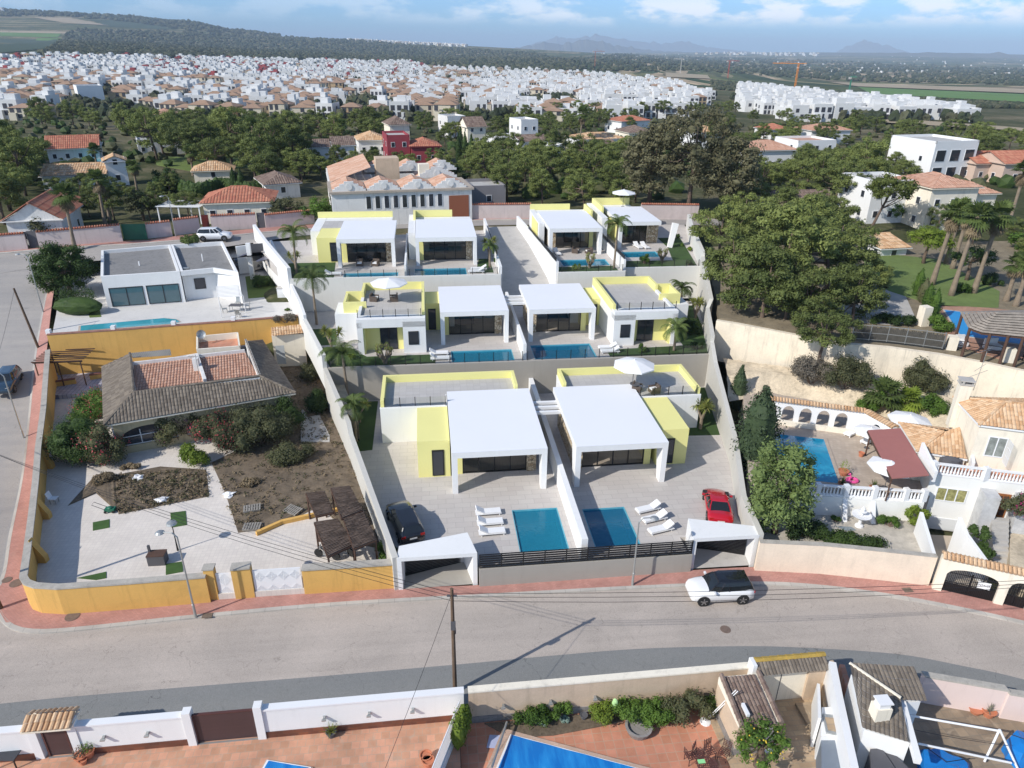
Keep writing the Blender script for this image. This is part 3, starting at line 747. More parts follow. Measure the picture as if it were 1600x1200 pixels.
lawnp([(16.6,13.0),(20.2,12.8),(21.9,20.2),(22.4,22.4),(17.4,22.4),(17.4,15.4)],Z1)
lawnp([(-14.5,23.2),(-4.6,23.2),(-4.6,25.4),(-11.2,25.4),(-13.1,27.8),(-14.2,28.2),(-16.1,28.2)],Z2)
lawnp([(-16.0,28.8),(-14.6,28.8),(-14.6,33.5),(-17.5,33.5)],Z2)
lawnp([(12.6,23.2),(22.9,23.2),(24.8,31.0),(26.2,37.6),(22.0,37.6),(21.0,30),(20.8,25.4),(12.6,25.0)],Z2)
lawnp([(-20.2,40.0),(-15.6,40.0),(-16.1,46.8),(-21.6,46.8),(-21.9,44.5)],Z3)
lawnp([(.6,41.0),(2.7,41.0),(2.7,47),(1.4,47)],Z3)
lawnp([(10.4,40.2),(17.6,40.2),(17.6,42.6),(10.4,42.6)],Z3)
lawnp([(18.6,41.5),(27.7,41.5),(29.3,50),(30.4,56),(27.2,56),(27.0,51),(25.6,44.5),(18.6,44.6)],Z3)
wallrun([(-14.6,22.8),(23.0,22.8)],1.0,[4.72,4.72],.3,'retaining_wall','long warm grey retaining wall between the front and middle villas',greywall)
wallrun([(-20.2,39.5),(3.4,39.5)],4.4,[8.45,8.45],.35,'retaining_wall','off-white retaining wall under the two upper villas left of the driveway',upwall)
wallrun([(10.1,39.8),(18.2,39.8)],4.4,[8.4,8.4],.35,'retaining_wall','short white retaining wall just right of the driveway',upwall)
wallrun([(18.2,41.1),(27.9,41.1)],4.4,[8.4,8.4],.35,'retaining_wall','off-white retaining wall under the last upper villa on the right',upwall)
wallrun([(18.2,40.0),(18.2,41.0)],4.4,[8.4,8.4],.3,'retaining_wall','short return of the off-white retaining wall below the upper dividing wall',upwall)
wallrun([(4.62,-2.75),(4.62,22.6)],1.15,[2.95,2.95],.42,'dividing_wall','white garden wall between the two front villas and their pools',white)
wallrun([(4.05,23.1),(4.05,39.3)],4.5,[6.35,6.35],.3,'dividing_wall','white garden wall between the two middle villas',white)
wallrun([(-7.5,39.8),(-7.5,55)],8.1,[9.7,9.7],.22,'dividing_wall','white garden wall between the two upper villas left of the driveway',white)
wallrun([(18.2,40.2),(18.2,56)],8.1,[9.6,9.6],.25,'dividing_wall','white garden wall between the two upper villas right of the driveway',white)
wallrun([(3.4,39.7),(3.4,62.6)],[4.4,8.0],[9.3,9.9],.3,'driveway_wall','white wall along the near-left side of the sloping driveway',white)
wallrun([(10.1,40.0),(9.2,52),(8.3,63.4)],[4.4,6,8.0],[9.6,9.8,10],.3,'driveway_wall','white wall along the far-right side of the sloping driveway',white)
wallrun([(-7.7,-3.1),(-11.7,12.2),(-11.9,12.9),(-14.9,22.9)],-.2,[2.75,3.3,4.1,4.7],.38,'boundary_wall','grey-beige boundary wall beside the black car and the weedy lot',rightwall)
wallrun([(-14.9,22.9),(-17.3,30.5),(-20.3,39.4)],2.5,[6.0,6.1,6.3],.38,'boundary_wall','white boundary wall beside the left middle villa lawn',upwall)
wallrun([(-20.3,39.5),(-25.2,52.0),(-28.2,60.3)],5.5,[9.7,9.9,10.0],.4,'boundary_wall','white boundary wall beside the uppermost left villa lawn',white)
wallrun([(16.55,-3.2),(17.1,1),(19.4,8.2),(22.1,20),(22.75,23.0)],-.2,[2.8,3.0,3.5,5.0,6.0],.38,'boundary_wall','beige boundary wall behind the red car, beside the dark green trees',rightwall)
wallrun([(22.75,23.0),(24.6,29.5),(25.1,30),(28.1,41.2)],2.5,[6.6,7.2,8.0,9.6],.4,'boundary_wall','beige boundary wall beside the right middle villa and its palms',rightwall)
wallrun([(28.1,41.2),(31.2,54),(33.6,62)],6,[10.1,10.3,10.2],.45,'boundary_wall','off-white boundary wall beside the last upper villa and the big pines',upwall)
wallrun([(-2.4,-3.2),(11.9,-3.2)],-.1,[1.52,1.52],.3,'street_wall','warm grey street wall under the black slat fence',greywall)
def clones(name,mb,m,parent,places,rzs=None):
 """the same part at several world places under one parent"""
 o=mb.build(name,m,parent,world=False);off=wloc(parent);r=[]
 for i,p in enumerate(places):
  c=o if i==0 else o.copy()
  if i:COL.objects.link(c);c.parent=parent
  c.location=Vector(p)-off
  if rzs:c.rotation_euler=(0,0,rzs[i])
  r.append(c)
 return r
def slat_fence(name,label,a,b,z0,z1,posts=8,group=None):
 t=thing(name,label,'fence',V((a[0]+b[0])/2,(a[1]+b[1])/2,z0),0,group);mb=MB();n=12
 A,B=V(*a),V(*b)
 for i in range(n):
  z=z0+(z1-z0)*(i+.5)/n;d=(B-A).normalized();s=Vector((-d.y,d.x,0))*(.03 if i%2 else-.03)
  mb.beam(sh(A,z)+s,sh(B,z)+s,.03,(z1-z0)/n*.9)
 mb.build('slat_panel',blackm,t)
 clones('post',MB().box((0,0,-.05),(.07,.05,z1-z0+.07),TH),blackm,t,[sh(A.lerp(B,i/posts),z0) for i in range(posts+1)]);return t
slat_fence('slat_fence','black horizontal slat fence on top of the grey street wall',(-2.35,-3.2),(11.85,-3.2),1.53,2.6,10)
def gate_portal(label,pts,side):
 t=thing('gate_portal',label,'gate portal',V(sum(p[0] for p in pts)/4,sum(p[1] for p in pts)/4,0),0)
 r=MB();lpoly(r,pts,2.42,2.7);r.build('roof',white,t)
 a,b,c,d=pts
 for p,q in ((a,d),(b,c)):
  g=MB();s=1 if p is a else-1
  lpoly(g,[p,(p[0]+s*.28,p[1]),(q[0]+s*.28,q[1]),q],-.02,2.42);g.build('side_wall',white,t)
 gt=MB();y0=-1.35;yy=[(a[0]+.3,min(d[1],c[1])+.5*0-.1),(b[0]-.3,y0)]
 q0,q1=V(d[0]+.35,d[1]+.05),V(c[0]-.35,c[1]-.05)
 for i in range(18):z=.2+i*.12;gt.beam(sh(q0,z),sh(q1,z),.03,.075)
 gt.build('slat_gate',blackm,t)
 rm=MB();rm.face([V(a[0]+.28,a[1]+.05,.14),V(b[0]-.28,b[1]+.05,.14),V(c[0]-.3,c[1],.3),V(d[0]+.3,d[1],.2)]);rm.build('ramp',greywall if side else concrete,t)
 return t
gate_portal('white angular gate portal beside the black car at the yellow wall end',[(-7.62,-3.12),(-2.5,-3.12),(-3.0,-.9),(-7.5,-1.9)],1)
gate_portal('white angular gate portal beside the red car and white street car',[(11.9,-3.12),(16.45,-3.2),(16.5,-2.2),(12.3,-.9)],0)
def rail(label,pts,z,h=.95,step=1.45,group='glass railings with black posts'):
 t=thing('glass_railing',label,'railing',V(pts[0][0],pts[0][1],z),0,group);pp=[];gl=MB()
 for a,b in zip(pts,pts[1:]):
  A,B=V(*a),V(*b);n=max(1,round((B-A).length/step))
  pp+=[sh(A.lerp(B,i/n),z) for i in range(n+1)]
  gl.face([sh(A,z+.06),sh(B,z+.06),sh(B,z+h-.03),sh(A,z+h-.03)])
 clones('post',MB().box((0,0,0),(.06,.07,h),TH),blackm,t,pp);gl.build('glass',railglass,t);return t
rail('glass railing with black posts along the left middle villa edge above the grey wall',[(-14.4,22.9),(3.8,22.9)],4.72)
rail('glass railing with black posts along the right middle villa edge above the grey wall',[(4.3,22.9),(22.7,22.9)],4.72)
rail('glass railing with black posts in front of the two upper left villas',[(-20,39.6),(3.0,39.6)],8.45,.8)
rail('glass railing with black posts in front of the garden right of the driveway',[(10.6,39.9),(17.9,39.9)],8.4,.8)
rail('glass railing with black posts in front of the last upper garden',[(18.5,41.2),(27.7,41.2)],8.4,.8)
slat_fence('slat_fence','dark brown fence strip on the wall right of the driveway',(9.95,40.2),(8.9,56),9.55,10.1,8)
slat_fence('slat_fence','dark brown fence strip on the wall between the two upper right villas',(18.2,40.6),(18.2,52),9.5,10.05,6)
slat_fence('slat_fence','dark brown fence strip beside the second upper villa and the driveway',(3.4,44),(3.4,58),9.4,9.9,8)
# ================= THE VILLAS =================
def villa(label,ax,m,z,hx0,hx1,yf,yg,yb,H=3.6,wing=None,block=None,extra=None,stone_w=.75,legs=(1,1),panes=4,back=None,curtains=False):
 """ax mirror axis (local x), m=-1 mirrors. hall hx0..hx1 (unmirrored), roof from yf to yb, glazing at yg"""
 X=(lambda x:2*ax-x) if m<0 else (lambda x:x)
 t=thing('villa',label,'villa',V(X((hx0+hx1)/2),(yf+yb)/2,z),0,'new white and yellow villas')
 def B(mb,x0,x1,y0,y1,a,b):x0,x1=sorted((X(x0),X(x1)));return lb(mb,x0,x1,y0,y1,z+a,z+b)
 def name(mb,nm,mt,**k):return mb.build(nm,mt,t,**k)
 c=MB();B(c,hx0,hx1,yf,yb,H-.48,H);name(c,'canopy',white)
 tp=MB();B(tp,hx0+.0,hx1-.0,yf+.0,yb,H+.002,H+.02);name(tp,'roof_sheet',villa_roof)
 for i,(x,s) in enumerate(((hx0,1),(hx1,-1))):
  if not legs[i]:continue
  g=MB();a,b=X(x),X(x+s*.42);x0,x1=min(a,b),max(a,b)
  lw=[V(x0,yf+.0),V(x1,yf),V(x1,yf+.75),V(x0,yf+.75)];up=[V(x0,yf),V(x1,yf),V(x1,yf+1.5),V(x0,yf+1.5)]
  n=len(g.v);g.v+=[sh(p,z) for p in lw]+[sh(p,z+H-.48) for p in up]
  for f in ([3,2,1,0],[4,5,6,7],[0,1,5,4],[1,2,6,5],[2,3,7,6],[3,0,4,7]):g.f.append([n+k for k in f]);g.m.append(0)
  name(g,'leg',white)
 w1=MB();B(w1,hx0+.35,hx0+.9,yg,yg+.3,0,H-.48);B(w1,hx0+.35,hx0+.65,yg+.3,yb-.6,0,H-.48);name(w1,'yellow_wall',yellow)
 w2=MB();B(w2,hx1-.42-stone_w,hx1-.42,yg-.1,yg+.35,0,H-.48);B(w2,hx1-.75,hx1-.42,yg+.35,yb-.6,0,H-.48);name(w2,'stone_wall',stone)
 w3=MB();B(w3,hx0+.65,hx1-.75,yb-.9,yb-.6,0,H-.48);B(w3,hx0+.65,hx0+1.6,yb-3.2,yb-2.9,0,H-.48);name(w3,'back_wall',white)
 x0,x1=hx0+.9,hx1-.42-stone_w
 fr=MB();B(fr,x0,x1,yg+.05,yg+.17,0,.09);B(fr,x0,x1,yg+.05,yg+.17,H-.62,H-.49)
 for i in range(panes+1):xx=lerp(x0+.04,x1-.04,i/panes);B(fr,xx-.04,xx+.04,yg+.04,yg+.18,.09,H-.62)
 f=name(fr,'glazing_frame',blackm)
 gp=MB();gp.face([V(X(x0),yg+.11,z+.09),V(X(x1),yg+.11,z+.09),V(X(x1),yg+.11,z+H-.62),V(X(x0),yg+.11,z+H-.62)]);gp.build('glass',glass,f)
 inn=MB();B(inn,lerp(x0,x1,.15),lerp(x0,x1,.6),yg+3.0,yg+3.9,.02,.45);B(inn,lerp(x0,x1,.15),lerp(x0,x1,.6),yg+3.9,yg+4.15,.02,.9);name(inn,'sofa',darkgrey)
 if curtains:
  cu=MB()
  for i in range(panes):
   for k in range(8):
    xx=lerp(x0,x1,(i+.08+.1*k)/panes);B(cu,xx,xx+.09,yg+.35,yg+.4+.05*(k%2),.05+(1.0 if i in (0,3) else .2),H-.6)
  name(cu,'curtains',darkgrey)
 if wing:
  wx0,wx1,wy0,wy1,wh,door=wing
  y_=MB();B(y_,wx0,wx1,wy0,wy1,0,wh);wg=name(y_,'yellow_wing',yellow)
  d=MB();B(d,door,door+.95,wy0-.05,wy0-.002,.12,2.45);B(d,door+.09,door+.86,wy0-.07,wy0-.05,.2,2.36,);dd=d.build('door',blackm,t)
  dg=MB();B(dg,door+.1,door+.85,wy0-.085,wy0-.072,.22,2.34);dg.build('pane',darkglass,dd)
 for (bn,mt,x0,x1,y0,y1,a,b) in (block or []):
  k=MB();B(k,x0,x1,y0,y1,a,b);name(k,bn,mt)
 return t,X,B
def opening(t,X,z,x0,x1,y,a,b,n=2,recess=0.0):
 x0,x1=sorted((X(x0),X(x1)));f=MB();lb(f,x0,x1,y-.05,y-.003,z+a,z+b);fo=f.build('window',blackm,t);g=MB()
 for i in range(n):
  u,v_=lerp(x0,x1,i/n)+.05,lerp(x0,x1,(i+1)/n)-.05;lb(g,u,v_,y-.065,y-.052,z+a+.07,z+b-.07)
 g.build('pane',darkglass,fo);return fo
def front_villa(m,label):
 blk=[('rear_block',white,-9.4,-3.78,14.3,19.75,-.05,3.3),('rear_block',white,-3.76,2.6,16.55,19.75,-.05,3.3),
  ('roof_terrace',rooftile_floor,-9.1,2.3,16.62,19.35,3.3,3.34),('roof_terrace',rooftile_floor,-9.1,-3.9,14.45,16.6,3.3,3.34),
  ('parapet',yellow,-9.35,-9.05,14.5,19.4,3.3,3.95),('parapet',yellow,-9.35,2.55,19.42,19.7,3.3,3.95),('parapet',yellow,2.28,2.55,16.6,19.4,3.3,3.95)]
 t,X,B=villa(label,4.6,m,Z1,-3.72,3.5,5.95,8.7,16.45,3.6,(-6.3,-3.78,8.5,14.28,3.25,-5.2),blk)
 k=MB();B(k,-9.42,-3.9,14.32,14.42,3.3,3.36);k.build('roof_edge',white,t)
 a,b=sorted((X(-9.0),X(-3.9)));gl=MB();clones('railing_post',MB().box((0,0,0),(.06,.07,.86),TH),blackm,t,[V(lerp(a,b,i/4),14.46,Z1+3.34) for i in range(5)]);r_=t;gl.face([V(a,14.46,Z1+3.4),V(b,14.46,Z1+3.4),V(b,14.46,Z1+4.15),V(a,14.46,Z1+4.15)]);gl.build('railing_glass',railglass,r_)
 return t
front_villa(1,'front white villa with yellow wing, its patio holding the black car')
front_villa(-1,'front white villa with yellow wing, its patio holding the red car')
pg=thing('pergola','short white slatted pergola spanning the gap between the front villas','pergola',V(4.6,13,4),0)
mb=MB()
for y in (12.4,13.3,14.2):lb(mb,3.5,5.7,y,y+.28,4.25,4.5)
mb.build('slats',white,pg)
pg=thing('pergola','white slatted pergola spanning the gap between the middle villas','pergola',V(4.1,32.5,8),0)
mb=MB()
for y in (31.2,32.3,33.4):lb(mb,3.0,5.1,y,y+.3,7.5,7.75)
mb.build('slats',white,pg)
def mid_villa(m,label):
 blk=[('room_block',white,-12.0,-11.45,26.0,36.4,-.05,3.3),('room_block',white,-11.45,-7.6,27.3,36.4,-.05,3.3),('room_block',white,-7.6,-5.4,26.0,36.4,-.05,3.3),
  ('lintel',white,-12.0,-5.4,26.0,27.28,2.75,3.62),('niche_wall',yellow,-11.45,-9.9,27.15,27.29,0,2.74),('niche_wall',yellow,-8.2,-7.6,27.15,27.29,0,2.74),('niche_wall',yellow,-11.45,-11.3,26.1,27.14,0,2.74),
  ('roof_edge',white,-12.0,-11.7,27.3,33,3.3,3.6),('stair_block',white,-14.5,-12.02,29.9,33.6,-.05,2.9),
  ('roof_terrace',rooftile_floor,-11.7,-5.75,27.32,36.1,3.3,3.36),
  ('parapet',yellow,-5.7,-5.42,26.9,36.4,3.3,4.15),('parapet',yellow,-12.0,-5.72,36.12,36.4,3.3,4.15),('parapet',yellow,-12.0,-11.72,33.1,36.1,3.3,4.15),
  ('parapet',yellow,-13.6,-12.02,33.4,33.65,2.4,4.1),('parapet',yellow,-13.6,-11.3,30.2,30.45,2.9,4.0),('parapet',yellow,-13.6,-13.35,30.5,33.35,2.9,4.0),
  ('link_wall',yellow,-5.38,-3.55,32.2,36.2,0,3.0)]
 t,X,B=villa(label,4.05,m,Z2,-3.9,3.0,27.85,30.6,36.3,3.5,None,blk)
 opening(t,X,Z2,-9.9,-8.2,27.15,0.05,2.5,2);opening(t,X,Z2,-7.1,-6.1,26.0,.9,2.3,1);opening(t,X,Z2,-5.1,-4.3,32.2,.05,2.4,1)
 a,b=sorted((X(-11.9),X(-5.8)));gl=MB();clones('railing_post',MB().box((0,0,0),(.06,.07,.8),TH),blackm,t,[V(lerp(a,b,i/5),26.64,Z2+3.62) for i in range(6)]);r_=t;gl.face([V(a,26.64,Z2+3.66),V(b,26.64,Z2+3.66),V(b,26.64,Z2+4.35),V(a,26.64,Z2+4.35)]);gl.build('railing_glass',railglass,r_)
 return t
mid_villa(1,'middle villa with a parasol on its roof terrace')
mid_villa(-1,'middle villa with an empty yellow-walled roof terrace, beside the palms')
villa('uppermost left villa, yellow wing with a narrow door, wicker chairs on its patio',0,1,Z3,-15.5,-8.75,44.4,46.7,54.2,3.4,(-18.1,-15.15,46.9,56,3.0,-16.6),
 [('rear_block',white,-19.3,-18.15,50.5,58.2,0,3.0),('rear_block',white,-18.1,-9.4,56.02,58.2,0,3.0),('parapet',yellow,-19.3,-9.4,58.25,58.5,0,3.75),('roof_terrace',rooftile_floor,-18.1,-15.55,52,56,3.0,3.05)],panes=4,curtains=True)
villa('second upper villa, left of the driveway',0,1,Z3,-6.3,1.0,44.5,47.0,54.5,3.4,None,
 [('rear_block',white,-7.2,-6.35,47.5,58.2,0,3.3),('parapet',yellow,-6.6,-1.4,57.4,57.65,0,4.0),('parapet',yellow,-6.6,-6.3,54.6,57.35,0,4.0),('rear_block',white,-6.28,1.0,54.6,57.3,0,3.1)])
villa('third upper villa, right of the driveway, yellow parapet behind its canopy',13.85,-1,Z3,10.45,17.25,48.1,51.6,58.4,3.4,None,
 [('rear_block',white,17.3,18.0,51.9,61.0,0,3.2),('yellow_panel',yellow,18.02,18.1,53,58,.4,3.0),('parapet',yellow,12.2,17.9,61.05,61.3,0,3.9),('parapet',yellow,9.9,10.2,56.5,61.0,0,3.9),('rear_block',white,10.22,17.28,58.45,61.0,0,3.1)],stone_w=1.0)
villa('last upper villa with a parasol on its roof and a slanted leg by the lawn',0,1,Z3,20.3,25.9,51.2,53.6,61,3.4,None,
 [('stone_pier',stone,25.3,26.3,53.4,55.2,0,2.9),('parapet',yellow,19.4,25.0,64.0,64.2,0,4.1),('parapet',yellow,19.4,19.7,58.0,63.95,0,4.1),('rear_block',white,19.72,25.0,61.05,63.95,0,3.1),('rear_block',white,18.6,19.35,54,64,0,3.4)],legs=(1,0))
mb=MB();q=[V(27.1,50.4,Z3),V(27.7,50.4,Z3),V(27.7,51.2,Z3),V(27.1,51.2,Z3)];mb.tube([V(27.2,50.8,Z3),V(27.9,51.4,Z3+3.1)],[.42,.55],4)
mb.build('slanted_column',white,label='free-standing slanted white column on the lawn of the last upper villa',cat='column')
# ================= movable things =================
GLOSS={}
def paint(name,col,rough=.25):
 if name not in GLOSS:GLOSS[name]=simple(name,col,rough,0,.5,1.0)
 return GLOSS[name]
tyre_m=simple('tyre_rubber',(.015,.015,.015),.8);rim_m=simple('alloy',(.45,.45,.46),.3,.9);carglass=simple('car_glass',(.015,.018,.02),.05,0,.8)
lamp_red=simple('red_lens',(.45,.015,.01),.2);lamp_w=simple('clear_lens',(.75,.75,.72),.15);plate_m=simple('plate_white',(.7,.7,.68),.5)
def car(label,body,roof=None,L=4.3,Wd=1.8,H=1.6,kind='suv',group=None):
 """front points to +x"""
 t=thing('car',label,'car',(0,0,0),0,group);w_=Wd/2
 hood=.62*H if kind=='suv' else .56*H;belt=.66*H if kind !='coupe' else .62*H
 if kind=='suv':st=[(-.5,.40,.62,.80),(-.485,.30,belt-.02,.9),(-.40,.24,belt,.98),(-.2,.22,belt,1),(.1,.22,belt-.01,1),(.22,.22,belt-.03,1),(.34,.22,hood-.02,.98),(.45,.25,hood-.12,.92),(.49,.3,hood-.28,.82),(.5,.36,.5,.72)]
 elif kind=='sedan':st=[(-.5,.38,.6,.78),(-.48,.3,belt-.06,.88),(-.36,.24,belt,.98),(-.2,.22,belt,1),(.1,.22,belt-.02,1),(.22,.22,belt-.05,1),(.34,.22,hood-.05,.97),(.45,.25,hood-.14,.9),(.49,.3,hood-.26,.8),(.5,.36,.46,.7)]
 else:st=[(-.5,.36,.62,.82),(-.48,.28,belt+.02,.92),(-.36,.2,belt+.06,1.0),(-.2,.18,belt+.0,.99),(.1,.18,belt-.06,.96),(.22,.18,belt-.08,.97),(.34,.18,hood-.06,.98),(.45,.2,hood-.2,.92),(.49,.24,hood-.3,.82),(.5,.28,.4,.72)]
 b=MB();rows=[]
 for x,lo,hi,k in st:
  ww=w_*k;m=lo+(hi-lo)*.55
  half=[(0,lo),(ww*.8,lo),(ww*.97,lo+.08),(ww,m),(ww*.96,hi-.06),(ww*.82,hi),(ww*.4,hi+.03),(0,hi+.04)]
  rows.append([(x*L,y,z) for y,z in half]+[(x*L,-y,z) for y,z in half[-2:0:-1]])
 b.grid(rows,True);n=len(rows[0]);b.f.append(list(range(n-1,-1,-1)));b.m.append(0);e=len(b.v)-n;b.f.append([e+i for i in range(n)]);b.m.append(0)
 for i,(x,lo,hi,k) in enumerate(st):pass
 bo=b.build('body',body,t,world=False,smooth=True)
 if kind=='suv':gb,gr,rh=(-.475,.235),(-.40,.075),H
 elif kind=='sedan':gb,gr,rh=(-.40,.23),(-.24,.06),H
 else:gb,gr,rh=(-.34,.24),(-.13,.05),H
 yb,yr=w_*.9,w_*.66;z0=belt-.05;xs=[gb[0],gb[0]*.55,0.0,gb[1]*.6,gb[1]];g=MB()
 def ring(x0,x1,yy,z,cr=.0):return [(x0*L,-yy*.9,z),(x0*L*.7+x1*L*.3,-yy,z),(x1*L*.8+x0*L*.2,-yy,z),(x1*L,-yy*.86,z),(x1*L,yy*.86,z),(x1*L*.8+x0*L*.2,yy,z),(x0*L*.7+x1*L*.3,yy,z),(x0*L,yy*.9,z)]
 A,B_=ring(gb[0],gb[1],yb,z0),ring(gr[0],gr[1],yr,rh-.05);g.grid([A,[tuple(Vector(p).lerp(Vector(q),.55)+Vector((0,.03 if p[1]>0 else-.03,.02))) for p,q in zip(A,B_)],B_],True)
 g.build('windows',carglass,t,world=False,smooth=False)
 rf=MB();C_=ring(gr[0]-.012,gr[1]+.012,yr+.03,rh-.07);D_=ring(gr[0]-.006,gr[1]+.006,yr,rh-.025);E_=ring(gr[0]+.05,gr[1]-.05,yr*.6,rh);rf.grid([C_,D_,E_],True);k=len(rf.v)-8;rf.f.append([k+i for i in range(8)]);rf.m.append(0)
 for i in (0,2,3,4,5,7):
  p,q=Vector(A[i]),Vector(C_[i]);m=p.lerp(q,.55)+Vector((0,.03 if p.y>0 else-.03,.02));
  for u,v_ in ((p,m),(m,q)):rf.beam(u,v_,.07,.05)
 for s in (1,-1):
  p,q=Vector((-.08*L,s*yb,z0)),Vector((-.09*L,s*yr,rh-.06));m=p.lerp(q,.55)+Vector((0,s*.035,.02));rf.beam(p,m,.07,.04);rf.beam(m,q,.07,.04)
 rf.build('roof',roof or body,t,world=False,smooth=False)
 R_=.33 if kind !='suv' else .35
 for x in (-.31*L,.31*L):
  for s in (1,-1):
   wh=thing('wheel','','',(0,0,0));
   bpy.data.objects.remove(wh)
   ty=MB();ty.tube([(x,s*(w_-.21),R_),(x,s*(w_+.012),R_)],R_,18);to=ty.build('wheel',tyre_m,t,world=False)
   ri=MB();y=s*(w_+.02);ri.tube([(x,s*(w_-.02),R_),(x,y,R_)],R_*.24,8)
   for a in range(5):
    c_,s_=math.cos(a*1.2566+.3),math.sin(a*1.2566+.3);ri.beam((x,y-.005*s,R_),(x+c_*R_*.68,y-.005*s,R_+s_*R_*.68),.07,.02,(0,1,0))
   ri.lathe((0,0,0),[],4) if False else None
   ri.build('rim',rim_m,to,world=False)
 ar=MB()
 for x in (-.31*L,.31*L):
  for s in (1,-1):ar.tube([(x,s*(w_-.25),R_+.02),(x,s*(w_+.004),R_+.02)],R_+.06,18)
 ar.build('wheel_arch',tyre_m,t,world=False)
 for s in (1,-1):
  q_=.12 if kind=='coupe' else 0;hl=MB();hl.beam(((.462-q_*.1)*L,s*w_*.68,hood-.22-q_),((.478-q_*.1)*L,s*w_*.42,hood-.26-q_),.1,.08);hl.beam((.43*L,s*w_*.8,hood-.17-q_),(.462*L,s*w_*.68,hood-.22-q_),.1,.08);hl.build('headlight',lamp_w,t,world=False)
  tl=MB();zt=.78*belt+.02;tl.box((-.488*L,s*w_*.72,zt-.04),(.06,.3,.17));tl.build('tail_light',lamp_red,t,world=False)
  mr=MB();mr.box((.17*L,s*(w_+.08),belt-.02),(.12,.2,.13));mr.build('wing_mirror',body,t,world=False)
 gl=MB();gl.box((.488*L,0,.42 if kind !='coupe' else .26),(.05,Wd*.5,.2 if kind !='coupe' else .1));gl.build('grille',tyre_m,t,world=False)
 pm=MB();pm.box((-.502*L,0,.62*belt),(.02,.5,.11));pm.build('number_plate',plate_m,t,world=False)
 return t
def setcar(c,loc,front):
 """front: a world point the nose looks at"""
 d=Vector(front)-Vector(loc);c.location=loc;c.rotation_euler=(0,0,math.atan2(d.y,d.x));return c
setcar(car('white small SUV with a black roof on the street by the right gate portal',paint('white_paint_gloss',(.82,.82,.82)),paint('black_gloss',(.01,.01,.012)),4.1,1.78,1.62),P(1122,931,.02),P(1060,934,.02))
setcar(car('black estate car parked on the patio behind the left gate portal',paint('black_gloss',(.008,.008,.01)),None,4.6,1.85,1.5),P(633,824,Z1),P(617,790,Z1))
setcar(car('low red sports car parked beside the beige boundary wall',paint('red_gloss',(.46,.008,.02)),None,4.4,1.85,1.25,'coupe'),P(1120,797,Z1),P(1113,760,Z1))
setcar(car('white SUV parked on the back street in front of the red-roofed house wall',paint('white_paint_gloss',(.82,.82,.82)),None,4.4,1.85,1.65),G(337,375,.05),G(380,374,.05))
setcar(car('dark blue SUV driving down the side street',paint('navy_gloss',(.02,.045,.075)),None,4.4,1.85,1.65),G(14,606,.03),G(2,640,.03))
def lounger(raised=True):
 t=thing('sun_lounger','white sun lounger','sun lounger',(0,0,0));f=MB();f.box((0,0,.17),(1.9,.62,.05));f.build('frame',whitem,t,world=False)
 s=MB();s.box((-.3,0,.22),(1.2,.6,.09));s.build('seat_cushion',whiteplastic,t,world=False)
 b=MB();b.beam((.3,0,.26),(.9,0,.62),.6,.09);b.build('backrest',whiteplastic,t,world=False)
 clones('leg',MB().box((0,0,0),(.07,.07,.17)),whitem,t,[(x,y,0) for x in (-.8,.75) for y in (-.24,.24)])
 return t
for x,y,hx,z,lab in [(763,803,-1,Z1,'white lounger farthest from the fence beside the left front pool'),(766,819,-1,Z1,'middle white lounger beside the left front pool'),(769,834,-1,Z1,'white lounger nearest the fence beside the left front pool'),
     (1012,798,1,Z1,'white lounger farthest from the fence beside the right front pool'),(1022,813,1,Z1,'middle white lounger beside the right front pool'),(1032,830,1,Z1,'white lounger nearest the fence beside the right front pool'),
     (686,554,-1,Z2,'white lounger left of the left middle pool, nearer the glass wall'),(688,562,-1,Z2,'white lounger left of the left middle pool, nearer the rail'),
     (949,545,1,Z2,'white lounger right of the right middle pool, nearer the house'),(953,551,1,Z2,'white lounger right of the right middle pool, nearer the rail'),
     (521,430,-1,Z3,'white lounger left of the uppermost left pool'),(744,426,1,Z3,'white lounger right of the second upper pool, nearer the rail'),(748,422,1,Z3,'white lounger right of the second upper pool, nearer the lawn'),
     (856,396,4,Z3,'white lounger nearest the driveway on the third upper patio'),(870,397,4,Z3,'white lounger between the first lounger and wicker chair on the third upper patio'),
     (996,387,4,Z3,'white lounger at the glass of the last upper villa, nearer its stone wall'),(1007,387,4,Z3,'white lounger at the glass of the last upper villa, nearer its lawn')]:
 a=TH+(0 if hx==1 else math.pi if hx==-1 else R(100))
 if hx==-1 and z==Z1:a=TH+math.pi+R(2)
 if hx==1 and z==Z1:a=TH+R(14)
 put('lounger',lounger,P(x,y,z),a,lab,'sun loungers on the villa terraces')
def parasol():
 t=thing('parasol','','parasol',(0,0,0));p=MB();p.tube([(0,0,0),(0,0,2.5)],.03,8);p.build('pole',darkgrey,t,world=False)
 b=MB();b.tube([(0,0,0),(0,0,.08)],[.3,.26],12);b.build('base',darkgrey,t,world=False);c=MB();n=8;r=1.75
 rim=[(r*math.cos(2*math.pi*i/n),r*math.sin(2*math.pi*i/n),2.05) for i in range(n)];low=[(x,y,z-.1) for x,y,z in rim]
 mid=[(x*.5,y*.5,2.32) for x,y,z in rim]
 c.grid([low,rim,mid],True)
 for i in range(n):c.face([mid[i],mid[(i+1)%n],(0,0,2.52)])
 c.build('canopy',whiteplastic,t,world=False);f=MB();f.tube([(0,0,2.5),(0,0,2.6)],[.07,.03],8);f.build('finial',whitem,t,world=False)
 return t
PG='parasols on the roof terraces'
put('parasol',parasol,V(12.9,16.3,Z1+3.34),.2,'large white parasol on the roof terrace of the right front villa',PG,1.08)
put('parasol',parasol,V(-9.0,32.1,Z2+3.36),.0,'large white parasol on the roof terrace of the left middle villa',PG,(1.1,1.1,1.0))
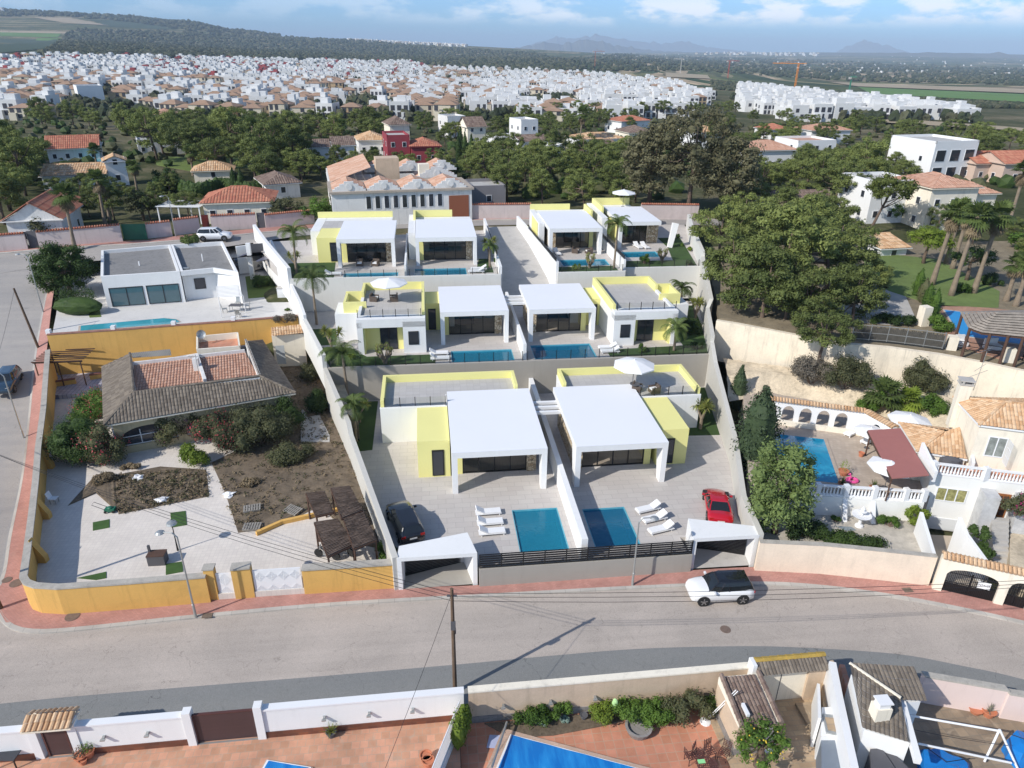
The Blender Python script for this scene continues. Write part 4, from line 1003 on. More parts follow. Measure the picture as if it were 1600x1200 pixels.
put('parasol',parasol,V(23.6,62.3,Z3+3.1),.3,'small white parasol on the roof of the last upper villa',PG,1.0)
def wicker_chair():
 t=thing('wicker_armchair','','armchair',(0,0,0));b=MB();b.box((0,0,0),(.8,.8,.32));b.box((-.33,0,.32),(.14,.8,.45));b.build('frame',wicker,t,world=False)
 for s in (1,-1):a=MB();a.box((.07,s*.34,.32),(.66,.12,.26));a.build('armrest',wicker,t,world=False)
 c=MB();c.box((.07,0,.325),(.6,.54,.12));c.build('cushion',whiteplastic,t,world=False);return t
WG='brown wicker armchairs'
for x,y,z,a,lab in [(562,415,Z3,-80,'wicker armchair left of the pair before the uppermost left villa glass'),(587,415,Z3,-100,'wicker armchair right of the pair before the uppermost left villa glass'),
      (585,470,Z2+3.36,-10,'wicker armchair left of the parasol on the roof terrace'),(616,470,Z2+3.36,190,'wicker armchair right of the parasol on the roof terrace'),
      (899,395,Z3,-20,'wicker armchair near the loungers of the third upper villa'),(920,396,Z3,200,'wicker armchair near the right leg of the third upper villa'),
      (995,610,Z1+3.34,-20,'wicker armchair half hidden by the canopy under the right front parasol'),(1022,613,Z1+3.34,200,'wicker armchair in full view under the right front parasol')]:
 put('wicker',wicker_chair,P(x,y,z),R(a),lab,WG)
def cafe_table():
 t=thing('round_table','','table',(0,0,0));a=MB();a.tube([(0,0,.68),(0,0,.72)],.45,16);a.build('table_top',darkgrey,t,world=False);b=MB();b.tube([(0,0,0),(0,0,.68)],.05,8);b.tube([(0,0,0),(0,0,.04)],.28,10);b.build('pedestal',darkgrey,t,world=False);return t
put('ctable',cafe_table,V(12.9,15.6,Z1+3.34),0,'small dark table under the parasol of the right front villa')
# ---- villa plants ----
PALMG='slim feather palms in the villa gardens'
for i,(x,y,z,H,Lf,lab) in enumerate([(464,432,Z3,5.0,2.2,'feather palm left of the uppermost left villa'),(495,507,Z2,5.2,2.4,'feather palm on the left middle lawn against the white wall'),(545,632,Z1,5.2,2.5,'feather palm rising before the grey retaining wall beside the front lawn'),
         (557,690,Z1,3.6,1.7,'small feather palm on the left front lawn'),(959,420,Z3,5.4,2.1,'slender feather palm before the last upper villa glass'),(1063,484,Z2,2.6,2.0,'feather palm in the far corner of the right middle garden'),
         (1053,548,Z2,2.4,1.9,'feather palm at the right middle lawn near the niche window'),(765,420,Z3,2.8,1.3,'young spiky palm on the lawn beside the driveway')]):
 p=feather_palm(lab,H,Lf,18,i+3,.11,None,.03,PALMG);p.location=P(x,y,z);p.rotation_euler=(0,0,i*1.7)
def yucca(label,heads,seed=1,leaf=None,group='branching yuccas in the villa gardens',s=1.0,loc=None):
 rnd=random.Random(seed);t=thing('yucca',label,'yucca',loc,0,group);tk,cr=MB(),MB()
 for i in range(heads):
  a=6.28*i/heads+rnd.random();r=rnd.uniform(.35,.85)*s*(0 if heads==1 else 1);h=rnd.uniform(1.5,2.1)*s;e=Vector((r*math.cos(a),r*math.sin(a),h))
  tk.tube([(0,0,-.05),(0,0,.8*s),(e.x*.6,e.y*.6,h*.75),tuple(e)],[.13*s,.11*s,.08*s,.06*s],7,False)
  for k in range(70):
   th_,el=rnd.uniform(0,6.28),R(rnd.uniform(-25,85));d=Vector((math.cos(th_)*math.cos(el),math.sin(th_)*math.cos(el),math.sin(el)));l=rnd.uniform(.5,.8)*s
   sd=d.cross(Vector((0,0,1))).normalized()*.035*s;m=e+d*l*.6;tip=e+d*l+Vector((0,0,-.1*l));cr.face([e-sd,m-sd*1.1,tip,m+sd*1.1,e+sd])
 tk.build('trunk',palmbark,t,world=False);cr.build('crown',leaf or leaf_yucca,t,world=False);return t
for i,(x,y,z,n,s,lab) in enumerate([(519,552,Z2,3,1.1,'three-headed yucca on the left middle lawn'),(1094,670,Z1,3,1.25,'forked yucca with a pale trunk on the right front lawn'),(562,660,Z1,2,1.0,'yucca under the palm on the left front lawn'),
         (462,422,Z3,3,1.0,'stubby yucca beside the palm of the uppermost left villa'),(764,405,Z3,3,1.1,'yucca on the strip of lawn left of the driveway fence'),(1085,505,Z2,3,1.2,'yucca among the shrubs of the right middle garden')]):
 yucca(lab,n,i+1,s=s,loc=P(x,y,z))
def cactus(label,loc,s=1.0,seed=1):
 rnd=random.Random(seed);t=thing('succulent_tree',label,'succulent',loc,0,'gnarled succulent trees');tk,cr=MB(),MB()
 for i in range(9):
  a=6.28*i/9+rnd.random()*.4;r=rnd.uniform(.3,.75)*s;h=rnd.uniform(1.0,1.6)*s;tk.tube([(0,0,-.05),(r*.3*math.cos(a),r*.3*math.sin(a),.45*s),(r*math.cos(a),r*math.sin(a),h*.7),(r*math.cos(a),r*math.sin(a),h)],[.16*s,.1*s,.08*s,.06*s],6)
  leafcloud(cr,(r*math.cos(a),r*math.sin(a),h),.24*s,60,.13*s,rnd)
 tk.build('trunk',palmbark,t,world=False);cr.build('crown',leaf_yucca,t,world=False);return t
cactus('gnarled succulent tree before the niche of the left middle villa',P(602,568,Z2),1.15,3)
cactus('gnarled succulent tree in the garden strip of the third upper villa',P(921,419,Z3),1.0,4)
cactus('gnarled succulent tree beside the last upper pool',P(1034,408,Z3),1.0,5)
for i,(x,y,z,r,lf,lab) in enumerate([(1004,550,Z2,(.6,.6,1.1),leaf_green,'spiky green shrub below the right middle niche'),(902,421,Z3,(.6,.6,.9),leaf_green,'low green shrub in the garden strip right of the driveway'),(1007,412,Z3,(.8,.8,1.5),leaf_green,'leafy shrub in front of the last upper pool'),
 (1090,545,Z2,(1.0,.8,.7),leaf_dark,'low dark shrub at the end of the right middle lawn'),(1075,520,Z2,(1.5,1.2,2.0),leaf_dark,'tall dark shrub beside the right middle boundary wall'),(1082,655,Z1,(1.3,1.0,2.0),leaf_dark,'dark shrub behind the forked yucca'),
 (1077,392,Z3,(.5,.5,.7),leaf_bright,'yellow-green round shrub on the last upper lawn'),(1066,385,Z3,(.4,.4,.6),leaf_green,'small green shrub on the last upper lawn'),(1057,372,Z3,(.5,.5,.8),leaf_dark,'dark shrub at the far end of the last upper lawn'),
 (1077,416,Z3,(.6,.6,.9),leaf_dark,'dark bristly shrub at the rail of the last upper garden'),(552,560,Z2,(.5,.5,.8),leaf_bright,'small yellow-green shrub beside the three-headed yucca'),(776,412,Z3,(.5,.5,1.0),leaf_green,'green shrub beside the driveway fence')]):
 bush(lab,P(x,y,z),r,lf,size=.14,seed=i+20,group='shrubs in the villa gardens')
# ---- street lamps and pole ----
def street_lamp(label,base,H,arm,group='street lamps'):
 t=thing('street_lamp',label,'street lamp',base,0,group);p=MB();a=Vector(arm).normalized()
 p.tube([(0,0,0),(0,0,1.0),(0,0,1.02),(0,0,H-.35),tuple(a*.25+Vector((0,0,H-.05))),tuple(a*.75+Vector((0,0,H)))],[.085,.08,.06,.045,.04,.035],8);p.build('post',greym,t,world=False)
 h=MB();h.lathe((a.x*.95,a.y*.95,H-.06),[(.0,.13),(.16,.1),(.27,.02),(.28,0),(.2,-.03),(0,-.05)],12);h.build('lamp_head',greym,t,world=False);return t
street_lamp('galvanised street lamp before the left yellow wall and its small white gate',P(306,964,.13),6.4,(-.9,.0,0))
street_lamp('galvanised street lamp before the grey wall under the black fence',P(988,914,.13),5.4,(1,0,0))
street_lamp('street lamp on the side street pavement by the yellow wall stairs',G(39,690,.13),6.6,(-1,0,0))
street_lamp('street lamp on the side street pavement near the big dark tree',G(68,489,.13),6.6,(-1,0,0))
street_lamp('thin street lamp on the back street in front of the terrace with a white pergola',G(275,371,.13),5.6,(-.5,-.8,0))
def pole(label,base,H,r=.12,lean=(0,0),cross=False,name='utility_pole',group=None):
 t=thing(name,label,'utility pole',base,0,group);p=MB();p.tube([(0,0,-.3),(lean[0],lean[1],H)],[r*1.15,r*.8],9);p.build('post',woodpole,t,world=False)
 if cross:
  c=MB();c.box((0,0,H-.5),(.5,.1,.08));c.box((.03,-.12,H-2.6),(.24,.16,.5));c.box((.08,.1,H-3.1),(.12,.12,.35));c.build('junction_box',darkgrey,t,world=False)
 return t
PB=P(711,1082,0);pole('wooden utility pole behind the near white wall, wires fanning from its top',PB,7.3,.11,(0,.0),True)
PTOP=PB+Vector((0,0,7.0))
G1=G(61,545,.1);pole('leaning wooden pole on the side street pavement beside the tall yellow wall',G1,6.4,.12,(-.9,.2))
pole('wooden pole at the near-left street corner, cut by the frame',G(4,955,.1),7,.12,(-.5,0))
def wire(label,p,q,sag=.5,r=.012,group='overhead wires'):
 mb=MB();p,q=Vector(p),Vector(q);n=14;mb.tube([p.lerp(q,i/n)-Vector((0,0,sag*4*(i/n)*(1-i/n))) for i in range(n+1)],r,4,False)
 mb.build('overhead_wire',blackm,label=label,cat='wire',group=group)
LP,RP=V(-44,11,7.5),V(52,-14,7.2)
for k,s in enumerate((0,.22,.5)):
 wire('overhead wire running from the near pole towards the left past the yellow wall',PTOP-Vector((0,0,s)),LP-Vector((0,-s*2,s*1.2)),.8+.2*k)
 wire('overhead wire running from the near pole towards the right over the street',PTOP-Vector((0,0,s)),RP-Vector((0,-s*3,s*2)),.9+.25*k)
wire('thin wire dropping from the near pole to the bottom left garden',PTOP,P(560,1200,2.0)+Vector((0,-6,0)),.3)
wire('thin wire running along the side street from its leaning pole',G1+Vector((-.9,.2,6.2)),G(0,810,7),.5)
for x,y,r,lab in ((113,963,.42,'round rusty manhole cover on the pavement below the mustard wall'),(26,911,.42,'round manhole cover on the corner pavement'),(1134,981,.32,'round manhole cover in the roadway below the white SUV'),(11,906,.3,'small square drain cover on the corner pavement')):
 p=P(x,y,.14);mb=MB();mb.tube([sh(p,.0 if y>970 else .1),sh(p,.03 if y>970 else .155)],r,18);mb.build('manhole_cover',MATS.get('rusty_iron') or mat('rusty_iron',(.17,.12,.095),.8,.3,6),label=lab,cat='manhole cover')
for x,y,lab in ((1418,922,'square drain cover on the pavement before the cream wall'),(324,962,'small square lid on the pavement beside the street lamp')):
 mb=MB();mb.box(P(x,y,.13),(.6,.4,.03),TH);mb.build('drain_cover',mat('drain_metal',(.16,.12,.09),.8,.3,6) if 'drain_metal' not in MATS else MATS['drain_metal'],label=lab,cat='drain cover')
# ================= LEFT: the yellow-walled lot, its house, the white house above =================
def pq(pts,z):return [P(x,y,z) for x,y in pts]
def plate(name,pts,z,m,thick=.05,**k):
 mb=MB();mb.prism(pq(pts,z),z-thick,z);return mb.build(name,m,**k)
def wallpx(name,label,pts,zb,zt,th,m,cat='wall',top=None,topm=None,ext=.08,toph=.12,parent=None):
 """wall whose TOP line is seen at pixels pts with heights zt"""
 n=len(pts);zt=zt if isinstance(zt,list) else [zt]*n;W_=[P(x,y,z) for (x,y),z in zip(pts,zt)];zb=zb if isinstance(zb,list) else [zb]*n
 def sides(th):
  L_,R_=[],[]
  for i in range(n):
   d=(W_[min(i+1,n-1)]-W_[max(i-1,0)]);d.z=0;d.normalize();nn=Vector((-d.y,d.x,0))*th/2;L_.append(W_[i]+nn);R_.append(W_[i]-nn)
  return L_,R_
 t=None
 if topm:t=thing(name,label,cat,sh(W_[n//2],zb[n//2]))
 L_,R_=sides(th);mb=MB();rows=[[sh(p,z) for p,z in zip(L_,zb)],L_,R_,[sh(p,z) for p,z in zip(R_,zb)]];mb.grid(rows)
 for i in (0,n-1):mb.face([r[i] for r in rows])
 if not topm:return mb.build(name,m,label=label,cat=cat,parent=parent)
 mb.build('wall_body',m,t);L_,R_=sides(th+ext*2);c=MB();up=Vector((0,0,toph));dn=Vector((0,0,.003));rows=[[p+dn for p in L_],[p+up for p in L_],[p+up for p in R_],[p+dn for p in R_]];c.grid(rows,True) if False else c.grid(rows+[rows[0]])
 for i in (0,n-1):c.face([r[i] for r in rows])
 c.build('coping',topm,t);return t
def wallbase(name,label,pts,z,h,th,m,topm=None,cat='wall',**k):
 """wall whose foot on the street side is seen at pixels pts at height z"""
 B_=[P(x,y,z) for x,y in pts];return wallpx(name,label,[proj(b+Vector((0,th/2,h))) for b in B_],z-.2,z+h,th,m,cat,None,topm,**k)
mb=MB();lpoly(mb,[(-7.95,-2.85),(-27.6,-2.8),(-29.9,-2.0),(-30.9,-.2),(-32.3,3),(-33.9,7),(-36.9,14.5),(-40.1,23),(-44.6,32),(-22,33.6),(-18.3,33.2),(-15.2,22.5),(-12.1,12.2)],.0,.55);mb.build('yard_floor',paleslab,kind='structure')
soil=mat('dry_weedy_soil',(.155,.118,.08),1,.5,1.2,fine=9,bmp=.8,stain=.6)
for pts in ([(176,742),(250,728),(322,733),(327,775),(260,788),(185,803)],[(330,722),(470,655),(520,640),(560,720),(590,780),(612,860),(560,850),(500,790),(480,800),(440,820),(372,832),(352,770)],[(430,560),(500,520),(540,600),(560,700),(470,700),(440,650)],[(105,790),(150,740),(180,742),(184,800),(150,770)]):
 mb=MB();q=pq(pts,.6);c=sum(q,Vector())/len(q)
 rings=[]
 for k in range(7):
  rings.append([sh(c.lerp(p,(k+1)/7),.62+(.10*noise.noise(p*k*.7) if k<6 else-.06)) for p in q])
 mb.grid(rings,True);mb.face(rings[0]);mb.build('bare_soil',soil,kind='structure')
rnd=random.Random(4);mb=MB()
areas=[[(176,742),(322,733),(327,775),(185,803)],[(330,722),(470,655),(560,720),(605,850),(500,790),(372,832)],[(430,560),(500,525),(556,700),(470,700)]]
for ar in areas:
 xs=[p[0] for p in ar];ysv=[p[1] for p in ar]
 for _ in range(620):
  a,b=rnd.uniform(min(xs),max(xs)),rnd.uniform(min(ysv),max(ysv))
  if not inside((a,b),ar):continue
  p=P(a,b,.62);leafcloud(mb,p+Vector((0,0,.07)),(.28,.28,.12),7,.2,rnd,0 if rnd.random()<.7 else 1)
mb.build('dry_weeds',[leaf_dry,leaf_olive],kind='stuff',label='dry brown weeds and scrub over the bare yard soil',cat='weeds')
t=wallpx('boundary_wall','mustard boundary wall along the side street with stone coping, rounded at the corner',[(75,548),(72,585),(68,640),(60,700),(56,752),(50,805),(42,868),(37,903),(42,911),(56,916),(90,918),(200,910),(322,900)],[1.2,.8,.3,-.1,-.1,-.1,-.1,-.1,-.1,-.1,-.1,-.1,-.1],[4.2,3.4,2.8,2.5,2.35,2.2,2.15,2.1,2.1,2.1,2.1,2.1,2.1],.34,ochre,topm=coping,ext=.05)
for i,(x,y) in enumerate([(60,700),(53,776),(46,842)]):
 q=P(x+6,y+2,2.3);mb=MB();mb.prism([(q.x-.2,q.y-.2),(q.x+.5,q.y-.2),(q.x+.5,q.y+.2),(q.x-.2,q.y+.2)],.5,[2.4,1.0,1.0,2.4]);mb.build('buttress',ochre,t)
def pillar(px_,py_,h=2.45,w_=.55,m=None,lab='',z=.05):
 t=thing('gate_pillar',lab,'pillar',P(px_,py_,z));mb=MB();mb.box((0,.25,-.1),(w_,.5,h),TH);mb.build('shaft',m or ochre,t,world=False);c=MB();c.box((0,.25,h-.098),(w_+.1,.6,.1),TH);c.build('cap',coping,t,world=False);return t
pillar(334,939,2.55,.6,None,'mustard gate pillar left of the small white gate')
mb=MB();wallbase('boundary_wall','mustard wall stub between the small and the wide white gates',[(368,938),(398,935)],.05,2.4,.5,ochre,coping)
wallbase('boundary_wall','mustard front wall between the wide white gate and the angular gate portal',[(476,930),(626,920)],.05,2.0,.4,ochre,coping)
mb=MB()
def panel_gate(lab,a,b,h,rosettes):
 A,B=P(*a,.1),P(*b,.1);t=thing('metal_gate',lab,'gate',A.lerp(B,.5));d=(B-A).normalized();ang=math.atan2(d.y,d.x);L_=(B-A).length;mb=MB();mb.box((0,.2,0),(L_,.06,h));g=mb.build('panel',whitem,t,world=False);g.rotation_euler=(0,0,ang)
 o=MB();n=rosettes
 for i in range(n):
  for j in range(2):
   cx_,cz=-L_/2+L_*(i+.5)/n,h*(j+.5)/2
   for k in range(1,5):
    s=k*min(L_/n,h/2)*.115
    for q in range(4):
     a0,a1=q*math.pi/2,(q+1)*math.pi/2;o.beam((cx_+s*math.cos(a0),.16,cz+s*math.sin(a0)),(cx_+s*math.cos(a1),.16,cz+s*math.sin(a1)),.012,.025,(0,0,1))
 f=o.build('ornament',whitem,g,world=False);return t
panel_gate('small white panelled gate in the mustard wall',(343,938),(367,937),2.0,1)
panel_gate('wide white double gate with square spiral reliefs',(400,935),(474,930),2.1,4)
t=wallpx('retaining_wall','tall mustard wall below the white house pool, dark tile coping',[(74,523),(180,516),(270,509),(361,502.5),(474,493)],.3,5.4,.35,ochre,topm=mat('tile_coping',(.30,.15,.11),.8,.3,3,fine=20),ext=.03,toph=.1)
mb=MB()
for x,y in ((77,522),(178,516),(272,509),(365,502)):
 clones('pier',MB().box((0,0,0),(.42,.42,.5),TH),whitem,t,[P(x,y,5.35)])
bh=thing('bungalow','derelict brown-tiled bungalow with arched porch windows in the weedy yard','house',P(300,690,.6))
EZ,RZ=3.75,5.1
eA,eB,eC,eD=P(162,665,EZ),P(462,614,EZ),P(410,531,EZ),P(159,573,EZ)
iA,iB,iC,iD=P(209,614,RZ),P(406,588,RZ),P(384,532,RZ),P(203,553,RZ)
rf=MB();roof_plane(rf,[eA,eB,iB,iA],(0,1),.26,.4,.06);roof_plane(rf,[eB,eC,iC,iB],(0,1),.26,.4,.06);roof_plane(rf,[eD,eA,iA,iD],(0,1),.26,.4,.06)
for a,b in ((eA,iA),(eB,iB),(iA,iB),(iB,iC),(iA,iD)):ridge(rf,a+Vector((0,0,.05)),b+Vector((0,0,.05)),.13)
rf.build('roof',tile_brown,bh)
un=MB()
for q in ([eA,eB,iB,iA],[eB,eC,iC,iB],[eD,eA,iA,iD]):
 q2=[p-Vector((0,0,.03)) for p in q];q3=[p-Vector((0,0,.16)) for p in q];un.face(q3[::-1])
 for i in range(4):un.face([q2[i-1],q2[i],q3[i],q3[i-1]])
un.build('eaves',creamwall,bh)
sr=MB();sA,sB,sC,sD=P(211,615,4.35),P(404,590,4.35),P(383,551,4.75),P(209,571,4.75)
roof_plane(sr,[sA,sB,sC,sD],(0,1),.26,.5,.07);sr.build('inner_roof',tile_salmon if False else tile_pinkish,bh)
iw=MB()
for a,b,z0,z1 in ((iA,iD,3.9,5.12),(iA,iB,3.9,5.06),(iB,iC,3.9,5.25),(sD,sC,3.9,5.1)):iw.beam(sh(a,(z0+z1)/2),sh(b,(z0+z1)/2),.18,z1-z0)
m_=sA.lerp(sB,.56);n_=sD.lerp(sC,.56);iw.beam(sh(m_,4.6),sh(n_,4.95),.28,.6);iw.box(sh(sA.lerp(sC,.54),4.5),(.5,.5,1.3),TH);iw.build('inner_wall',oldwhite,bh)
ft=MB();ft.prism(pq([(310,545),(372,540),(370,521),(309,527)],4.3),3.4,4.3);ft.build('flat_roof',terracotta,bh);ft=MB()
fw=pq([(308,546),(374,541),(371,520),(308,526)],4.9)
for i in (1,2,3):ft.beam(sh(fw[i-1 if i else 3],4.5),sh(fw[i],4.5),.16,.9)
ft.beam(sh(fw[3],4.5),sh(fw[0],4.5),.16,.9);ft.build('parapet',creamwall,bh)
cg=MB();roof_plane(cg,pq([(207,560),(268,556),(266,546),(205,552)],4.6),(0,1),.2,5,.05);cg.build('sheet_roof',mat('grey_sheet',(.33,.31,.27),.8,.2),bh)
def inset(a,b,t):return a.lerp(b,t)
cen=(eA+eB+eC+eD)/4;wA,wB,wC,wD=[sh(p+(cen-p).normalized()*.75,0) for p in (eA,eB,eC,eD)]
def arch_wall(mb,A,B,z0,z1,arches,th=.3,n=14):
 """arches: (u0,u1,spring,rise) along A->B"""
 A,B=sh(A,0),sh(B,0);L_=(B-A).length;d=(B-A)/L_;nn=Vector((-d.y,d.x,0))*th
 cuts=[0];
 for u0,u1,sp,ri,sill in arches:
  mb.prism([A+d*cuts[-1],A+d*u0,A+d*u0+nn,A+d*cuts[-1]+nn],z0,z1)
  if sill>0:mb.prism([A+d*u0,A+d*u1,A+d*u1+nn,A+d*u0+nn],z0,z0+sill)
  for k in range(n):
   a,b=u0+(u1-u0)*k/n,u0+(u1-u0)*(k+1)/n
   f=lambda u:z0+sp+ri*math.sqrt(max(0,1-((u-(u0+u1)/2)/((u1-u0)/2))**2))
   q=[A+d*a,A+d*b,A+d*b+nn,A+d*a+nn];mb.prism(q,[f(a),f(b),f(b),f(a)],z1)
  cuts.append(u1)
 mb.prism([A+d*cuts[-1],B,B+nn,A+d*cuts[-1]+nn],z0,z1)
bw=MB();Lf=(wB-wA).length;ar=[(Lf*.03,Lf*.33,1.5,.9,.7),(Lf*.38,Lf*.62,1.5,.9,.7),(Lf*.67,Lf*.95,1.5,.9,.7)]
arch_wall(bw,wA,wB,.5,EZ-.1,ar);bw.build('front_wall',mat('faded_cream',(.50,.42,.26),.9,.12,.5,stain=.4),bh)
sw=MB();c2=(wA+wB+wC+wD)/4
for a,b in ((wB,wC),(wC,wD),(wD,wA)):sw.beam(sh(a,(EZ+.4)/2),sh(b,(EZ+.4)/2),.25,EZ-.6)
sw.build('side_walls',oldwhite,bh)
bf=MB();q=[p.lerp(c2,.12) for p in (wA,wB,wC,wD)];bf.prism(q,.5,EZ-.2);bf.build('porch_back',darkgrey,bh)
d=(wB-wA)/Lf
for u0,u1,sp,ri,si in ar:
 f=MB();nn=Vector((-d.y,d.x,0))*.2
 for k in range(4):u=u0+.05+(u1-u0-.1)*k/3;f.beam(sh(wA+d*u+nn,.5+si),sh(wA+d*u+nn,.5+sp+.55),.06,.06)
 for z in (.5+si+.04,.5+sp):f.beam(sh(wA+d*u0+nn,z),sh(wA+d*u1+nn,z),.06,.06)
 fo=f.build('window_frame',whitem,bh);g=MB();g.face([sh(wA+d*u0+nn*1.1,.5+si),sh(wA+d*u1+nn*1.1,.5+si),sh(wA+d*u1+nn*1.1,.5+sp+.9),sh(wA+d*u0+nn*1.1,.5+sp+.9)]);g.build('pane',darkglass,fo)
an=thing('tv_antenna','thin television antenna on the inner wall of the brown-tiled bungalow','antenna',P(312,590,5.2));mb=MB();mb.tube([(0,0,-.3),(0,0,2.2)],.025,5);mb.build('mast',greym,an,world=False);mb=MB()
mb.beam((-.7,0,2.0),(.7,0,2.05),.03,.03)
for i in range(6):mb.beam((-.6+.24*i,-.25,2.03),(-.6+.24*i,.25,2.03),.015,.015)
mb.build('elements',greym,an,world=False)
dn=thing('satellite_dish','satellite dish on the back parapet of the brown-tiled bungalow','satellite dish',P(312,527,5.0));mb=MB();mb.lathe((0,0,.5),[(0,.0),(.25,.04),(.45,.14)],14);o=mb.build('dish',greym,dn,world=False);o.rotation_euler=(R(70),0,R(30));o.location=(0,.3,.2);mb=MB();mb.tube([(0,0,-.6),(0,0,.5)],.03,6);mb.build('mount',greym,dn,world=False)
ob=thing('outbuilding','small ruined outbuilding with a narrow clay tile ledge below the tall mustard wall','shed',P(452,555,1.5));mb=MB();mb.prism(pq([(424,523),(474,520),(478,500),(428,503)],4.4),.3,4.3);mb.build('walls',creamwall,ob)
mb=MB();q=pq([(424,526),(474,521),(472,512),(424,517)],4.4);q[2].z=q[3].z=4.75;roof_plane(mb,q,(0,1),.28,.4,.08);mb.build('tile_ledge',tile_orange,ob)
mb=MB();a=proj(P(450,552,1.5));qd=P(446,530,3.4);mb.box((P(446,530,3.4).x,P(446,528,4.2).y-.45,1.4),(.9,.08,2.1),TH);mb.build('door',mat('grey_door',(.4,.42,.42),.6),ob)
plate('rubble_bank',[(476,500),(500,500),(560,660),(536,640),(505,570)],3.0,rockm,2.6,kind='structure')
def wood_pergola(lab,c,w_,d_,h,n,m,rz,post=.09):
 t=thing('pergola',lab,'pergola',c,rz)
 clones('post',MB().box((0,0,0),(post,post,h)),m,t,[wloc(t)+Vector((x,y,0)) for x in (-w_/2,0,w_/2) for y in (-d_/2,d_/2)])
 f=MB()
 for y in (-d_/2,d_/2):f.beam((-w_/2-.2,y,h),(w_/2+.2,y,h),.08,.14)
 f.build('beams',m,t,world=False);s=MB()
 for i in range(n):y=-d_/2-.1+(d_+.2)*i/(n-1);s.beam((-w_/2-.25,y,h+.12),(w_/2+.25,y,h+.12),.09,.09)
 s.build('slats',m,t,world=False);return t
plate('tiled_deck',[(78,618),(84,568),(165,562),(172,598),(140,602),(138,614)],1.0,brickmat('blue_white_tiles',(.45,.44,.5),(.55,.54,.6),(.2,.2,.3),.4,.4,.03,.5,off=0),.6,kind='structure')
wood_pergola('brown wooden pergola against the tall mustard wall at the street corner',P(112,592,1.0),4.2,3.4,2.6,8,darkwood,TH)
wallbase('low_wall','low mustard wall with dark tile top in front of the brown pergola',[(80,612),(120,606)],.55,.95,.25,ochre,mat('dark_tile_top',(.16,.06,.05),.7),toph=.06)
wallbase('low_wall','short mustard wall with a tile top left of the bungalow',[(142,600),(162,597)],.55,.95,.25,ochre,MATS['dark_tile_top'],toph=.06)
wallbase('low_wall','long low mustard kerb wall behind the thatched pergolas',[(400,838),(440,820),(530,800)],.55,.3,.25,ochre)
wallbase('low_wall','white inner wall beside the garden stairs at the side street',[(80,625),(82,603)],.55,1.4,.2,oldwhite)
thatch=mat('old_thatch',(.12,.085,.065),1,.5,1,fine=30,bmp=.9)
def thatch_panel(lab,pts,z,zl):
 q=[P(x,y,z) for x,y in pts];c=sum(q,Vector())/4;t=thing('thatched_pergola',lab,'pergola',sh(c,.6),0,'thatched pergolas in the weedy yard');mb=MB();n=26
 for i in range(n):
  a,b=i/n,(i+1)/n;p0,p1=q[0].lerp(q[3],a),q[1].lerp(q[2],a);p2,p3=q[1].lerp(q[2],b),q[0].lerp(q[3],b);j=random.uniform(-.12,.12);e=(p1-p0).normalized()*j;u=Vector((0,0,.05*random.random()))
  k=6;r0=[p0.lerp(p1,s/k)+Vector((0,0,random.uniform(0,.05)))+(e if s in (0,k) else Vector()) for s in range(k+1)];r1=[p3.lerp(p2,s/k)+Vector((0,0,.07)) for s in range(k+1)];r2=[p-Vector((0,0,.09)) for p in r1];mb.grid([r0,r1,r2])
 mb.build('thatch',thatch,t);fr=MB()
 for a,b in ((0,3),(1,2),(0,1),(2,3)):fr.beam(q[a]-Vector((0,0,.1)),q[b]-Vector((0,0,.1)),.1,.12)
 fr.build('frame',darkwood,t);
 for k in zl:p=q[k].lerp(c,.06);pm=MB();pm.tube([sh(p,.55),sh(p,z-.12)],.07,7);pm.build('post',darkwood,t)
thatch_panel('thatched pergola panel nearest the bungalow, smallest of the four',[(478,770),(506,767),(521,800),(494,806)],2.8,(0,1,3))
thatch_panel('upper right thatched pergola panel, tallest of the four',[(517,762),(546,759),(566,797),(534,810)],3.0,(0,1,2))
thatch_panel('lower left thatched pergola panel above the motorcycles',[(491,816),(527,810),(553,850),(512,869)],2.7,(0,1,2,3))
thatch_panel('lower right thatched pergola panel nearest the boundary wall',[(537,811),(568,800),(588,843),(553,857)],2.9,(1,2,3))
def motorcycle(lab,loc,rz):
 t=thing('motorcycle',lab,'motorcycle',loc,rz,'motorcycles under the thatch')
 for x in (-.65,.65):w_=MB();w_.tube([(x,-.06,.31),(x,.06,.31)],.31,16);w_.build('wheel',tyre_m,t,world=False)
 b=MB();b.box((0,0,.3),(.5,.26,.35));b.build('engine',greym,t,world=False);b=MB();b.blob((.15,0,.82),(.32,.17,.15),1,.02);b.build('tank',blackm,t,world=False)
 b=MB();b.beam((-.1,0,.8),(-.7,0,.86),.24,.1);b.build('saddle',tyre_m,t,world=False);b=MB();b.tube([(.65,.0,.31),(.42,0,1.0)],.04,6);b.tube([(.42,-.34,1.02),(.46,0,1.0),(.42,.34,1.02)],.02,6);b.build('fork',greym,t,world=False);return t
motorcycle('black motorcycle half under the lower left thatch, front wheel out',P(512,872,.55),R(165));motorcycle('dark motorcycle deeper under the lower left thatch',P(538,864,.55),R(150))
def pallet(lab,loc,rz,tilt=0):
 t=thing('wooden_pallet',lab,'pallet',loc,rz,'old wooden pallets on the dry ground');s=MB()
 for i in range(7):s.box((-.55+.183*i,0,.11),(.12,.85,.02))
 s.build('slats',greywood,t,world=False);b=MB()
 for y in (-.36,0,.36):b.box((0,y,0),(1.2,.09,.108))
 b.build('bearers',greywood,t,world=False);t.rotation_euler=(tilt,0,rz)
pallet('grey wooden pallet farthest from the pergolas, lying on the dirt',P(394,795,.66),.3);pallet('weathered pallet piled with boards at the edge of the dirt',P(394,824,.66),.1);pallet('broken pallet lying between the dirt patch and thatched pergolas',P(458,798,.66),-.5,.1)
fake=mat('green_mat',(.045,.10,.02),.9,.25,2,fine=40)
